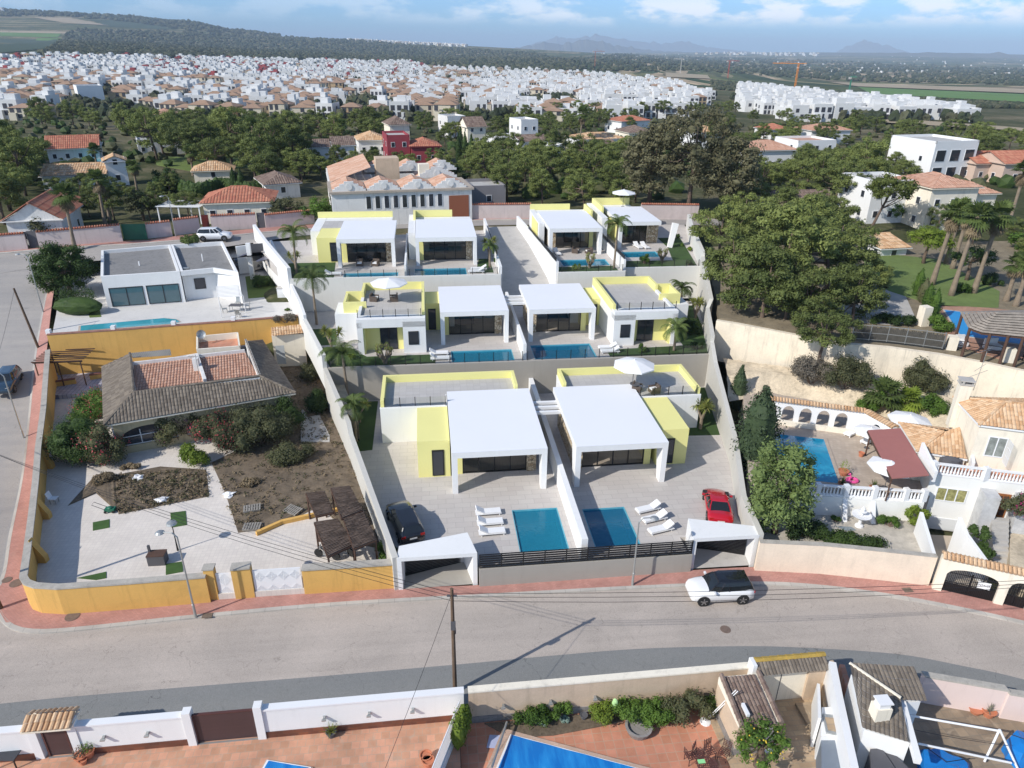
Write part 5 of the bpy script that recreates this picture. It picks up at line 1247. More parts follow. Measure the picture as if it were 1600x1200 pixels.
for pts,lab in (([(145,816),(171,811),(171,824),(145,829)],'small green turf mat nearest the mower'),([(266,801),(290,798),(292,820),(268,824)],'green turf mat behind the garden lamp'),([(259,881),(285,877),(286,893),(259,898)],'green turf mat below the brown box'),([(120,903),(166,893),(166,903),(150,906)],'green turf mat half hidden along the front wall')):
 mb=MB();mb.prism(pq(pts,.58),.552,.58);mb.build('turf_mat',fake,label=lab,cat='mat',group='green turf mats on the yard')
gl_=thing('garden_lamp','black garden lamp post with a pale round shade in the yard','garden lamp',P(278,860,.55));mb=MB();mb.tube([(0,0,0),(0,0,.9),(0,0,2.2)],[.07,.04,.03],7);mb.build('post',blackm,gl_,world=False);mb=MB();mb.lathe((0,0,2.2),[(.1,0),(.36,.04),(.3,.16),(0,.24)],14);mb.build('shade',greym,gl_,world=False)
bx_=thing('barbecue','dark brown box barbecue with a chimney stub on the pale yard','barbecue',P(248,879,.55),.1);mb=MB();mb.box((0,0,0),(1.1,.7,.75));mb.build('body',darkgrey,bx_,world=False);mb=MB();mb.box((0,0,.752),(1.14,.74,.05));mb.build('lid',darkwood,bx_,world=False);mb=MB();mb.box((-.5,.2,.8),(.14,.14,.5));mb.build('chimney',darkgrey,bx_,world=False)
mo=thing('lawn_mower','green lawn mower with its handle lying at the soil edge','lawn mower',P(173,799,.57),.1);mb=MB();mb.box((0,0,.1),(.7,.45,.2));mb.blob((0,0,.32),(.22,.2,.12),1,.05);mb.build('deck',simple('mower_green',(.02,.14,.08),.4),mo,world=False)
clones('wheel',MB().tube([(0,-.03,.1),(0,.03,.1)],.1,10),tyre_m,mo,[wloc(mo)+Vector((x,y,0)) for x in (-.28,.28) for y in (-.25,.25)]);mb=MB();mb.tube([(-.3,-.2,.3),(-1.1,-.2,.75),(-1.1,.2,.75),(-.3,.2,.3)],.02,5);mb.build('handle',blackm,mo,world=False)
for x,y,lab in ((86,786,'small white folding chair in the shade of the mustard wall'),):
 c=thing('folding_chair',lab,'chair',P(x,y,.55));mb=MB();mb.box((0,0,.42),(.5,.5,.05));mb.build('seat',whitem,c,world=False);mb=MB();mb.beam((-.25,.0,.45),(-.4,0,.95),.5,.04);mb.build('backrest',whitem,c,world=False);clones('leg',MB().box((0,0,0),(.04,.04,.42)),greym,c,[wloc(c)+Vector((a,b,0)) for a in (-.2,.2) for b in (-.2,.2)])
for i,(x,y,r,lf,fl,lab) in enumerate([(132,715,(2.0,2.2,3.2),leaf_dark,None,'large dark green bush at the left corner of the bungalow'),(150,655,(1.3,2.4,2.6),leaf_green,flower_red,'green bush with pink flowers along the bungalow side'),(163,722,(1.6,1.3,2.8),leaf_olive,flower_red,'bush with red blossom by the bungalow corner arch'),
 (282,690,(1.7,1.4,3.0),leaf_olive,flower_pur,'purple bougainvillea before the bungalow middle arch'),(306,724,(1.1,.9,1.7),leaf_bright,None,'bright green bush under the purple bougainvillea'),(350,700,(2.2,1.8,3.4),leaf_olive,flower_red,'tall olive green bush with a few pink flowers, right of the bougainvillea'),
 (405,695,(2.6,2.0,3.0),leaf_olive,None,'wide scrubby olive bush before the bungalow right arch'),(445,668,(1.6,1.5,2.6),leaf_dark,None,'dark bush at the right corner of the bungalow'),(455,718,(1.6,1.2,1.2),leaf_olive,None,'low scrub at the edge of the shaded yard'),
 (497,640,(1.3,2.2,2.0),leaf_dark,None,'dark shrub in the gully beside the boundary wall'),(485,590,(1.3,1.6,2.0),leaf_olive,None,'grey-green shrub below the ruined outbuilding'),(603,868,(.9,.9,1.1),leaf_green,None,'green weeds in the corner by the left gate portal'),
 (390,757,(.9,.6,.5),leaf_dry,None,'dead brown shrub lying across the pale path'),(168,752,(1.3,.8,.7),leaf_dry,None,'dead brown creeper at the soil corner by the bungalow'),(447,503,(1.6,.6,1.0),leaf_grey,None,'bare grey twigs hanging over the tall mustard wall end'),(205,733,(1.0,.5,.5),leaf_dry,None,'dry creeper under the bungalow corner window')]):
 k_=1.35 if i<9 else 1.0;r=tuple(q_*k_ for q_ in r)
 bush(lab,P(x,y,.58 if y>510 else 5.0),r,lf,size=.16,seed=i+60,flower=fl,group='bushes of the weedy yard')
for x,y,lab in ((448,556,'white plastic sheet crumpled below the outbuilding'),(358,772,'crumpled white plastic bag on the pale path'),(253,780,'white stone block on the bare soil'),(215,746,'white rags heaped by the bungalow wall')):
 mb=MB();mb.blob(P(x,y,.7),(.45,.35,.15),1,.5,seed=x);mb.build('rubbish',whitem,label=lab,cat='litter',smooth=False)
wd=plate('yard_path',[(470,640),(495,640),(515,680),(515,690),(470,690)],.66,concrete,.1,kind='structure')
# ---- white modern house above ----
DZ=4.8
plate('pool_terrace',[(88,490),(92,452),(160,402),(372,388),(430,385),(468,470),(474,491),(361,501),(180,514),(82,520)],DZ,mat('pale_terrace',(.62,.60,.57),.8,.08,.5,fine=12,stain=.15),4.2,kind='structure')
wh=thing('modern_house','flat-roofed white modern house with grey roof deck and two wide dark windows','house',P(230,480,DZ));WT=8.5
rp=pq([(157,432),(279,425),(279+1,425),(262,383),(158,390)],WT);roofA=pq([(157,432),(281,424),(266,382),(158,391)],WT);roofB=pq([(281.5,424),(333,419),(347,424),(372,425),(348,377),(266.5,382)],WT)
mb=MB();mb.prism(roofA,DZ-.1,WT-.45);mb.build('walls',white,wh);mb=MB();mb.prism([p for p in pq([(282,421),(333,417),(372,425),(348,377),(266.5,382)],WT)],DZ-.1,WT-.55);mb.build('walls',white,wh)
deckm=mat('grey_roof_membrane',(.23,.225,.22),.9,.12,.4,fine=12,stain=.5)
def parapet(poly,z0,z1,th,m,par,inner,zi):
 c=sum(poly,Vector())/len(poly);n=len(poly);ins=[]
 for i in range(n):
  p,a,b=poly[i],poly[i-1],poly[(i+1)%n];d1,d2=(p-a),(b-p);d1.z=d2.z=0;d1.normalize();d2.normalize();n1,n2=Vector((-d1.y,d1.x,0)),Vector((-d2.y,d2.x,0));s=1 if (c-p).dot(n1+n2)>0 else-1;nm=(n1+n2).normalized();ins.append(p+nm*s*th/max(.4,nm.dot(n1)))
 mb=MB();rows=[[sh(p,z0) for p in poly],[sh(p,z1) for p in poly],[sh(p,z1) for p in ins],[sh(p,z0+.01) for p in ins]];mb.grid(rows,True);mb.build('parapet',m,par)
 d=MB();d.face([sh(p,zi) for p in ins]);d.build('roof_deck',inner,par)
parapet(roofA,WT-.45,WT,.28,white,wh,deckm,WT-.42);parapet(pq([(282,424),(333,419),(372,425),(348,377),(266.8,382)],WT),WT-.55,WT,.28,white,wh,deckm,WT-.5)
pu=MB();pu.lathe(P(232,408,WT-.415),[(0,.004),(1,.004)],20)
for v_ in pu.v:
 c=P(232,408,0);v_.x=c.x+(v_.x-c.x)*2.3*(1+.25*math.sin(v_.y*3));v_.y=c.y+(v_.y-c.y)*.8*(1+.2*math.cos(v_.x*2))
pu.build('roof_puddle',mat('wet_roof',(.10,.095,.12),.3,.2),wh)
fA,fB=roofA[0],roofA[1];dF=(fB-fA).normalized();LF=(fB-fA).length;nF=Vector((dF.y,-dF.x,0))
def facewin(par,A,B,u0,u1,z0,z1,m=None,fm=None,n=1,pr=.05,fw_=.07,nm='window'):
 A,B=sh(A,0),sh(B,0);d=(B-A).normalized();nn=Vector((d.y,-d.x,0));f=MB();a,b=A+d*u0,A+d*u1
 for z in (z0+fw_/2,z1-fw_/2):f.beam(sh(a,z)+nn*(pr/2+.002),sh(b,z)+nn*(pr/2+.002),pr,fw_)
 for i in range(n+1):p=a.lerp(b,i/n) if 0<i<n else (a+d*fw_/2 if i==0 else b-d*fw_/2);f.beam(sh(p,z0+fw_)+nn*(pr/2+.002),sh(p,z1-fw_)+nn*(pr/2+.002),fw_,pr,(d.x,d.y,0)) if False else f.prism([p-d*fw_/2+nn*.002,p+d*fw_/2+nn*.002,p+d*fw_/2+nn*pr,p-d*fw_/2+nn*pr],z0+fw_,z1-fw_)
 fo=f.build(nm,fm or blackm,par);g=MB();g.face([sh(a+d*fw_,z0+fw_)+nn*.015,sh(b-d*fw_,z0+fw_)+nn*.015,sh(b-d*fw_,z1-fw_)+nn*.015,sh(a+d*fw_,z1-fw_)+nn*.015]);g.build('pane',m or darkglass,fo);return fo
refl=mat('reflecting_glass',(.07,.13,.15),.05,.2,.4,spec=.8)
facewin(wh,fA,fB,LF*.06,LF*.49,DZ+.1,DZ+2.3,refl,n=2);facewin(wh,fA,fB,LF*.53,LF*.95,DZ+.1,DZ+2.3,refl,n=2)
gA,gB=P(282,421,WT),P(333,417,WT);facewin(wh,gA,gB,1.2,2.4,DZ+1.2,DZ+2.5)
mb=MB();mb.box(P(218,415,WT-.4),(.12,.12,.5));mb.build('vent_pipe',whitem,wh);mb=MB();mb.box(P(317,408,WT-.48),(.1,.1,.9));mb.build('vent_pipe',whitem,wh);mb=MB();mb.box(P(291,423,WT-.48),(.7,.5,.35),TH);mb.build('roof_unit',greym,wh)
t=thing('pergola','white slatted pergola of thin bars beside the white modern house','pergola',P(362,488,DZ));mb=MB();A,B,C,D=pq([(341,464),(380,462),(372,446),(338,448)],DZ+2.4)
for i in range(9):mb.beam(D.lerp(A,i/8),C.lerp(B,i/8),.07,.07)
mb.build('slats',whitem,t)
for p in (A,B,C,D):m2=MB();m2.tube([sh(p,DZ),sh(p,DZ+2.4)],.04,6);m2.build('post',whitem,t)
ct=thing('glass_table','glass table under the white slatted pergola','table',P(370,486,DZ));mb=MB();mb.box((0,0,.7),(1.4,.9,.04));mb.build('table_top',darkgrey,ct,world=False);clones('leg',MB().box((0,0,0),(.05,.05,.7)),greym,ct,[wloc(ct)+Vector((a,b,0)) for a in (-.6,.6) for b in (-.38,.38)])
def mesh_chair():
 c=thing('garden_chair','','chair',(0,0,0));mb=MB();mb.box((0,0,.42),(.5,.5,.04));mb.build('seat',greym,c,world=False);mb=MB();mb.beam((-.24,0,.46),(-.36,0,1.0),.5,.03);mb.build('backrest',greym,c,world=False);clones('leg',MB().box((0,0,0),(.035,.035,.42)),darkgrey,c,[(a,b,0) for a in (-.22,.22) for b in (-.22,.22)]);return c
for x,y,a,lab in ((352,488,20,'garden chair left of the glass table by the white pergola'),(387,483,190,'garden chair right of the glass table by the white pergola'),(372,478,-90,'garden chair behind the glass table by the white pergola'),(373,496,95,'garden chair before the glass table by the white pergola')):put('mchair',mesh_chair,P(x,y,DZ),R(a),lab,'garden chairs round the glass table')
pt=thing('swimming_pool','long turquoise pool between the white modern house and the mustard wall','swimming pool',P(200,510,DZ));q=pq([(124,517),(268,506),(282,503),(276,499),(256,497),(125,509)],DZ+.02);c=sum(q,Vector())/len(q)
mb=MB();mb.prism([c+(p-c)*1.02 for p in q],DZ+.004,DZ+.03);mb.build('basin_rim',poolside,pt);mb=MB();mb.face([sh(c+(p-c)*.985,DZ+.035) for p in q]);mb.build('water',mat('opaque_turquoise',(.05,.33,.40),.08,.25,.5,spec=.6),pt)
wallpx('boundary_wall','white wall between the white modern house garden and the villas',[(423,375),(446,425),(468,470),(476,492)],4.6,[9.2,8.2,7.4,6.6],.3,white)
plate('lawn',[(383,432),(402,430),(424,432),(438,462),(388,466)],DZ+.04,lawn2,.05,kind='structure')
plate('gravel_drive',[(350,386),(420,380),(425,398),(395,405),(362,402)],DZ+1.8,concrete,1.5,kind='structure')
sh_=thing('store_box','small white brick store cupboard on the white boundary wall','cupboard',P(442,466,DZ));mb=MB();mb.box((0,0,0),(1.0,.8,1.3),TH);mb.build('body',white,sh_,world=False);mb=MB();mb.box((0,0,1.3),(1.1,.9,.08),TH);mb.build('top',concrete,sh_,world=False)
sh_=thing('store_box','white garden store against the wall behind the dark parked car','cupboard',P(428,428,DZ));mb=MB();mb.box((0,0,0),(1.4,1.2,2.2),TH);mb.build('body',white,sh_,world=False);mb=MB();mb.box((0,0,2.2),(1.5,1.3,.1),TH);mb.build('top',darkgrey,sh_,world=False)
wallpx('street_wall','white street wall of the modern house with square piers',[(368,385),(388,383)],5,8.6,.3,white)
gt=MB();A,B=P(390,379,9.4),P(418,377,9.4);gt.beam(sh(A,8.1),sh(B,8.1),.08,2.2);gt.build('metal_gate',darkgrey,label='dark grey slatted driveway gate of the white modern house',cat='gate')
for x,lab in ((387,'left'),(419,'right')):p=P(x,380 if x<400 else 377,9.6);mb=MB();mb.box(sh(p,5),(.5,.5,4.6),TH);mb.build('gate_pier',white,label='white square pier %s of the dark grey driveway gate'%lab,cat='pillar')
setcar(car('dark grey car parked behind the white modern house, half in shadow',paint('graphite_gloss',(.03,.03,.035)),None,4.4,1.8,1.5,'sedan'),P(380,420,DZ+.3),P(410,418,DZ+.3))
t=tree('broadleaf_tree','large dark round tree at the side street corner of the white house','tree',6.2,3.1,5.6,leaf_dark,barkm,70,230,.24,1.0,11,bottom=-.8);t.location=P(112,462,DZ-.2)
hd=MB();rnd=random.Random(9)
for i in range(60):
 p=P(rnd.uniform(93,150),rnd.uniform(470,488),DZ);leafcloud(hd,sh(p,DZ+rnd.uniform(.4,1.7)),.5,60,.16,rnd)
hd.blob(P(121,478,DZ+.9),(2.7,1.2,.95),2,.06);hd.build('hedge',leaf_dark,label='dark clipped hedge beside the blue-fenced corner of the pool terrace',cat='hedge')
plate('lawn',[(135,480),(155,478),(158,495),(140,496)],DZ+.03,lawn2,.04,kind='structure')
bush('dark garden shrubs behind the white modern house lawn',P(405,448,DZ),(2.0,1.0,1.6),leaf_dark,seed=5);bush('green potted shrub on the white terrace by the wall',P(449,486,DZ),(.35,.35,.6),leaf_green,size=.1,seed=6)
bush('spiky palm-like bush behind the white modern house roof',P(298,381,8.3),(1.3,1.0,1.4),leaf_palm,seed=8,size=.3)
# ================= RIGHT: pool villa, arcade, rock bank, plateau =================
def on(A,B,x,y,z):
 d=(sh(B,0)-sh(A,0));L_=d.length;d/=L_
 n=Vector((-d.y,d.x,0));r=ray(x,y);t=(sh(A,0)-Vector((0,0,0))).dot(n)/Vector((r.x,r.y,0)).dot(n);p=Vector((r.x*t,r.y*t,CAMH+r.z*t));return (sh(p,0)-sh(A,0)).dot(d),p.z
def winpx(par,A,B,pts,n=2,fm=None,gm=None,nm='window',pr=.05,fw_=.07):
 (u0,z1),(u1,_),(_,z0)=on(A,B,*pts[0],0),on(A,B,*pts[1],0),on(A,B,*pts[2],0)
 return facewin(par,A,B,u0,u1,z0,z1,gm,fm,n,pr,fw_,nm)
def balustrade(lab,A,B,z,h=.85,step=.24,piers=None,group='white balustrades of the pool villa',par=None):
 A,B=sh(A,z),sh(B,z);t=thing('balustrade',lab,'balustrade',A.lerp(B,.5),0,group);mb=MB();mb.beam(A+Vector((0,0,.05)),B+Vector((0,0,.05)),.22,.1);mb.beam(A+Vector((0,0,h-.05)),B+Vector((0,0,h-.05)),.24,.1);mb.build('rail',whitem,t)
 n=int((B-A).length/step);o=MB().lathe((0,0,.1),[(.05,0),(.085,.15),(.05,.4),(.04,.5),(.06,h-.2)],6)
 clones('baluster',o,whitem,t,[A.lerp(B,(i+.5)/n) for i in range(min(n,95))])
 for f in (piers or []):p=A.lerp(B,f);m2=MB();m2.box(p,(.36,.36,h+.12),TH);m2.build('pier',whitem,t)
 return t
plate('garden_gravel',[(1188,861),(1184,800),(1250,798),(1445,814),(1461,862),(1456,884),(1400,874),(1290,864)],1.2,mat('pale_gravel',(.46,.42,.36),1,.25,2,fine=20,bmp=.5,stain=.3),1.4,kind='structure')
plate('pool_deck',[(1160,600),(1330,640),(1400,660),(1440,700),(1460,775),(1240,762),(1170,745)],2.8,poolside,3,kind='structure')
wallpx('street_wall','long cream street wall in front of the gravel garden',[(1187,846),(1290,851),(1380,860),(1464,869)],-.1,2.45,.3,mat('cream_stone_wall',(.80,.67,.53),.9,.1,.7,fine=6,stain=.1),topm=coping,ext=.03,toph=.06)
sg=thing('gate_wall','cream gate wall with an arched double iron gate, small arched door and orange tile cap','gate wall',P(1540,935,.05));A,B=P(1456,921,.1),P(1680,973,.1);LW_=(B-A).length;mb=MB()
u=lambda x,y:on(A,B,x,y,0)[0]
arch_wall(mb,A,B,-.1,2.75,[(u(1470,924),u(1552,941),1.7,.55,0),(u(1567,944),u(1602,950),1.6,.6,0)],.4,16);mb.build('wall_body',creamwall,sg)
mb=MB();dd=(B-A).normalized();nn=Vector((-dd.y,dd.x,0));k=int(LW_/.24)
for i in range(k):
 p=A.lerp(B,(i+.5)/k);f0=len(mb.f);mb.tube([sh(p,2.8)-nn*.18,sh(p,2.98)+nn*.2,sh(p,2.8)+nn*.58],.11,6)
 for f in range(f0,len(mb.f)):mb.uv[f]=[(i+.5,.5)]*len(mb.f[f])
mb.build('tile_cap',tile_orange,sg)
def iron_gate(lab,u0,u1,h,n):
 t=thing('iron_gate',lab,'gate',sh(A.lerp(B,(u0+u1)/2/LW_),0));f=MB();o=nn*.2
 for z in (.15,.9,h*.72):f.beam(sh(A+dd*u0+o,z),sh(A+dd*u1+o,z),.04,.05)
 for u_ in (u0+.04,(u0+u1)/2,u1-.04):f.beam(sh(A+dd*u_+o,.05),sh(A+dd*u_+o,h*.8),.05,.05)
 f.build('frame',blackm,t);bars=[]
 for i in range(n):bars.append(i)
 b=MB()
 for i in range(n):
  u_=u0+(u1-u0)*(i+.5)/n;c=1-((i+.5)/n*2-1)**2;b.beam(sh(A+dd*u_+o,.1),sh(A+dd*u_+o,h*.72+h*.26*c**.5),.022,.022)
 b.build('bars',blackm,t);bp=MB();bp.beam(sh(A+dd*u0+o+nn*.03,.45),sh(A+dd*u1+o+nn*.03,.45),.01,.7);bp.build('kick_panel',blackm,t);return t
g1=iron_gate('wide black iron double gate with a white notice, in the cream gate wall',u(1470,924),u(1552,941),2.25,30);iron_gate('narrow black iron door gate at the frame edge of the cream gate wall',u(1567,944),u(1602,950),2.2,10)
us=on(A,B,1530,910,0);us2=on(A,B,1551,912,0);mb=MB();o=-nn*.0;mb.prism([A+dd*us[0]+nn*.1,A+dd*us2[0]+nn*.1,A+dd*us2[0]+nn*.13,A+dd*us[0]+nn*.13],us[1]-.5,us[1]);so_=mb.build('notice_board',whitem,g1)
def text(s_,size,loc,rot,m,par=None,name='lettering',lab=None):
 c=bpy.data.curves.new(name,'FONT');c.body=s_;c.size=size;c.extrude=.003;c.align_x='CENTER';c.materials.append(m);o=bpy.data.objects.new(name,c);COL.objects.link(o);me=bpy.data.meshes.new_from_object(o);bpy.data.objects.remove(o);o=bpy.data.objects.new(name,me);COL.objects.link(o);o.rotation_euler=rot
 if par:o.parent=par;o.location=Vector(loc)-wloc(par)
 else:o.location=loc
 return o
pc=sh(A+dd*(us[0]+us2[0])/2+nn*.092,us[1]-.3);text('VENTA-SALE',.19,pc,(R(90),0,math.atan2(dd.y,dd.x)),blackm,so_)
plate('driveway',[(1456,905),(1446,835),(1500,838),(1530,870),(1545,905),(1530,922)],.12,mat('tan_screed',(.50,.42,.33),.9,.1,.6,stain=.2),.3,kind='structure')
wallpx('garden_wall','white wall between the gravel garden and the sunken garage drive',[(1440,800),(1462,872)],-.1,[3.0,2.3],.22,white)
wallpx('garden_wall','white planter wall between the garage drive and the entrance steps',[(1500,808),(1512,835),(1545,880)],-.1,[3.0,2.4,1.8],.22,white)
st_=MB();a0,a1,b0,b1=P(1556,880,.8),P(1578,882,.8),P(1549,806,2.3),P(1577,808,2.3)
for i in range(10):
 t0,t1=i/10,(i+1)/10;st_.prism([a0.lerp(b0,t0),a1.lerp(b1,t0),a1.lerp(b1,t1),a0.lerp(b0,t1)],-.1,.5+.19*i)
st_.build('entrance_steps',concrete,label='pale concrete entrance steps up to the brown wooden door',cat='steps')
plate('rock_garden',[(1578,900),(1578,800),(1660,810),(1670,925)],1.3,rockm,1.4,kind='structure')
vl=thing('pool_villa','cream villa with clay tile hip roofs, balustraded terrace, garage door and brown entrance door','house',P(1520,800,.1))
gA,gB=P(1456,741,4.6),P(1640,763,4.6);blk=[gA,gB,P(1720,690,4.6),P(1425,668,4.6)];brightwall=mat('bright_white_render',(.80,.79,.75),.8,.03,.4,stain=.05)
mb=MB();mb.prism(blk,0,4.6);mb.build('ground_floor',brightwall,vl);mb=MB();mb.face([sh(p,4.61) for p in blk]);mb.build('terrace_floor',terracotta,vl)
winpx(vl,gA,gB,[(1465,760),(1514,765),(1462,781)],3,whitem,mat('curtained_glass',(.30,.28,.12),.15,.6,3,fine=6))
u0,z1=on(gA,gB,1448,806,0);u1,_=on(gA,gB,1501,809,0);_,z0=on(gA,gB,1456,836,0);mb=MB();d=(gB-gA).normalized();n_=Vector((d.y,-d.x,0));mb.prism([sh(gA+d*max(u0,.1),0),sh(gA+d*u1,0),sh(gA+d*u1+n_*.06,0),sh(gA+d*max(u0,.1)+n_*.06,0)],.1,z1);mb.build('garage_door',mat('garage_door_white',(.68,.69,.69),.5,.04),vl)
(u0,z1),(u1,z1b),(_,z0)=on(gA,gB,1557,770,0),on(gA,gB,1581,772,0),on(gA,gB,1550,806,0)
mb=MB();mb.prism([sh(gA+d*u0,0),sh(gA+d*u1,0),sh(gA+d*u1+n_*.07,0),sh(gA+d*u0+n_*.07,0)],z0,z1);dr=mb.build('entrance_door',mat('varnished_wood',(.30,.11,.035),.4,.3,3,fine=20),vl)
mb=MB()
for i in range(2):
 for j in range(3):uu=u0+(u1-u0)*(.12+.42*i);zz=z0+(z1-z0)*(.1+.3*j);mb.prism([sh(gA+d*uu+n_*.07,0),sh(gA+d*(uu+(u1-u0)*.34)+n_*.07,0),sh(gA+d*(uu+(u1-u0)*.34)+n_*.09,0),sh(gA+d*uu+n_*.09,0)],zz,zz+(z1-z0)*.22)
mb.build('door_panel',darkwood,dr)
mb=MB();mb.prism([sh(gA+d*(u0-1.1),0),sh(gA+d*(u0-.15),0),sh(gA+d*(u0-.15)+n_*1.2,0),sh(gA+d*(u0-1.1)+n_*1.2,0)],0,4.0);mb.prism([sh(gA+d*(u1+.15),0),sh(gA+d*(u1+1.1),0),sh(gA+d*(u1+1.1)+n_*1.2,0),sh(gA+d*(u1+.15)+n_*1.2,0)],0,4.0);mb.build('porch_pier',mat('grey_marble',(.5,.5,.5),.6,.25,2),vl)
def eaveplate(mb,q,t_=.14):mb.prism(q,[p.z-t_ for p in q],[p.z-.02 for p in q])
q=pq([(1404,660),(1432,705),(1512,718),(1497,672)],5.3);rA,rB=P(1474,674,6.3),P(1498,670,6.3);qq=[q[1].lerp(q[2],0),q[2]]
mb=MB();mb.prism([p.lerp(sum(q,Vector())/4,.06) for p in q],2.8,5.2);mb.build('low_wing',creamwall,vl)
mb=MB();roof_plane(mb,[q[0],q[1],rA],(0,1),.24,.4,.06);roof_plane(mb,[q[1],q[2],rB,rA],(0,1),.24,.4,.06);roof_plane(mb,[q[0],rA,rB,q[3]],(3,0),.24,.4,.06);ridge(mb,q[1],rA,.1);ridge(mb,q[0],rA,.1);mb.build('low_roof',tile_orange,vl)
mb=MB();eaveplate(mb,q);mb.build('eaves',whitem,vl)
q=pq([(1489,620),(1530,664),(1640,678),(1650,625)],8.1);cc=sum(q,Vector())/4;w4=[p.lerp(cc,.05) for p in q];mb=MB();mb.prism(w4,4.5,8.0);mb.build('upper_floor',creamwall,vl)
rA,rB=P(1570,628,9.3),P(1640,634,9.3);mb=MB();roof_plane(mb,[q[0],q[1],rA],(0,1),.24,.4,.06);roof_plane(mb,[q[1],q[2],rB,rA],(0,1),.24,.4,.06);roof_plane(mb,[q[3],q[0],rA,rB],(0,1),.24,.4,.06);ridge(mb,q[1],rA,.1);ridge(mb,rA,rB,.1);ridge(mb,q[0],rA,.1);mb.build('main_roof',tile_orange,vl)
mb=MB();eaveplate(mb,q);mb.build('eaves',whitem,vl)
winpx(vl,w4[1],w4[2],[(1546,681),(1577,684),(1540,712)],2,whitem,mat('curtain_grey_glass',(.24,.26,.24),.12,.5,3));(u0,z1)=on(w4[1],w4[2],1578,684,0);mb=MB();dt=(w4[2]-w4[1]).normalized();nt_=Vector((dt.y,-dt.x,0))
for i in range(7):
 p=sh(w4[1]+dt*u0+nt_*(.1+.13*i),0);mb.beam(sh(p,z1-1.9),sh(p,z1-.1),.02,.02)
for z in (z1-1.9,z1-1.3,z1-.7,z1-.1):mb.beam(sh(w4[1]+dt*u0+nt_*.1,z),sh(w4[1]+dt*u0+nt_*.9,z),.02,.02)
mb.build('window_grille',whitem,vl)
c=P(1503,618,8.6);mb=MB();mb.box(sh(c,6.0),(.8,.7,3.6),R(-15));mb.build('chimney',creamwall,vl);mb=MB();mb.box(sh(c,9.6),(.95,.85,.08),R(-15));mb.box(sh(c,9.9),(1.0,.9,.08),R(-15))
for s in ((-.35,-.3),(.35,-.3),(.35,.3),(-.35,.3)):mb.box(sh(c+Vector((*s,0)),9.68),(.12,.12,.22))
mb.build('chimney_cap',concrete,vl)
an=thing('tv_antenna','television antenna beside the cream chimney of the pool villa','antenna',sh(c+Vector((.8,.1,0)),9));mb=MB();mb.tube([(0,0,0),(.1,0,3.2)],.02,5);mb.build('mast',greym,an,world=False);mb=MB()
for z,l in ((1.2,.9),(1.7,.6),(3.1,.9)):mb.beam((-l,-.3,z),(l,.4,z+.3),.02,.02)
mb.build('elements',greym,an,world=False)
balustrade('white balustrade along the front of the villa terrace above the garage',gA+n_*-.1,gB-n_*.1,4.62,.9,.22,[0,.45,1])
for a,b,lab in (((1438,706),(1462,742),'white stepped parapet wall at the awning side of the villa terrace'),((1510,700),(1520,728),'white curved parapet dividing the villa terrace')):
 pa,pb_=P(*a,5.4),P(*b,5.0);mb=MB();dl=(pb_-pa).normalized();nl=Vector((-dl.y,dl.x,0))*.1;mb.prism([pa-nl,pb_-nl,pb_+nl,pa+nl],4.4,[6.2,5.3,5.3,6.2]);mb.build('parapet_wall',whitem,label=lab,cat='wall')
ft_=thing('garden_table','folded dark garden furniture cover on the villa terrace behind the balustrade','covered table',P(1483,724,4.62));mb=MB();mb.lathe((0,0,0),[(.8,0),(.75,.6),(.3,.72),(0,.74)],9);mb.build('cover',darkgrey,ft_,world=False);mb=MB();mb.box((.0,0,.74),(.5,.1,.08));mb.build('strap',greym,ft_,world=False)
aw=thing('awning','reddish brown awning roof over the pool terrace','awning',P(1400,720,2.8));q=[P(1356,672,4.9),P(1407,669,5.3),P(1452,742,5.3),P(1394,747,4.9)];mb=MB();mb.prism(q,[p.z-.08 for p in q],[p.z for p in q]);mb.build('canopy',mat('awning_red_brown',(.33,.13,.115),.85,.05,2,fine=60),aw)
mb=MB();mb.beam(q[0]-Vector((0,0,.15)),q[3]-Vector((0,0,.15)),.1,.14);mb.build('beam',darkwood,aw)
for k_,p in ((0,q[0].lerp(q[2],.06)),(3,q[3].lerp(q[1],.04))):mb=MB();mb.tube([sh(p,2.8),sh(p,p.z-.2)],.06,7);mb.build('post',darkwood,aw)
A5,B5=P(1187,657,2.8),P(1325,676,2.8);ac=thing('arcade','white arcade of round arches with an orange tile cap behind the pool','arcade',A5.lerp(B5,.5));L5=(B5-A5).length;mb=MB();ars=[]
for i in range(5):a=L5*(.02+.198*i)+.12;ars.append((a,a+L5*.138,1.15,.65,0))
arch_wall(mb,A5,B5+(B5-A5).normalized()*.9,2.75,4.95,ars,.3,14);C5=P(1387,705,2.8);E5=B5+(B5-A5).normalized()*.9;arch_wall(mb,sh(C5,0),sh(E5,0),2.75,4.95,[(1.0,2.0,1.1,.6,0)],-.3,10);mb.build('wall_body',whitem,ac)
mb=MB();d5=(B5-A5).normalized();n5=Vector((-d5.y,d5.x,0));
for P0,P1,nv in ((A5-d5*.2,E5+d5*.1,n5),(E5,C5,Vector((-(C5-E5).normalized().y,(C5-E5).normalized().x,0)))):
 k=int((P1-P0).length/.24)
 for i in range(k):
  p=P0.lerp(P1,(i+.5)/k);f0=len(mb.f);mb.tube([sh(p,4.98)-nv*.22,sh(p,5.12)+nv*.14,sh(p,4.98)+nv*.5],.11,6)
  for f in range(f0,len(mb.f)):mb.uv[f]=[(i+.5,.5)]*len(mb.f[f])
mb.build('tile_cap',tile_orange,ac)
mb=MB();mb.prism([A5-n5*.35,E5-n5*.35,E5-n5*.02,A5-n5*.02],2.7,3.2);mb.build('low_wall',creamwall,label='low cream plinth wall in front of the white arcade',cat='wall')
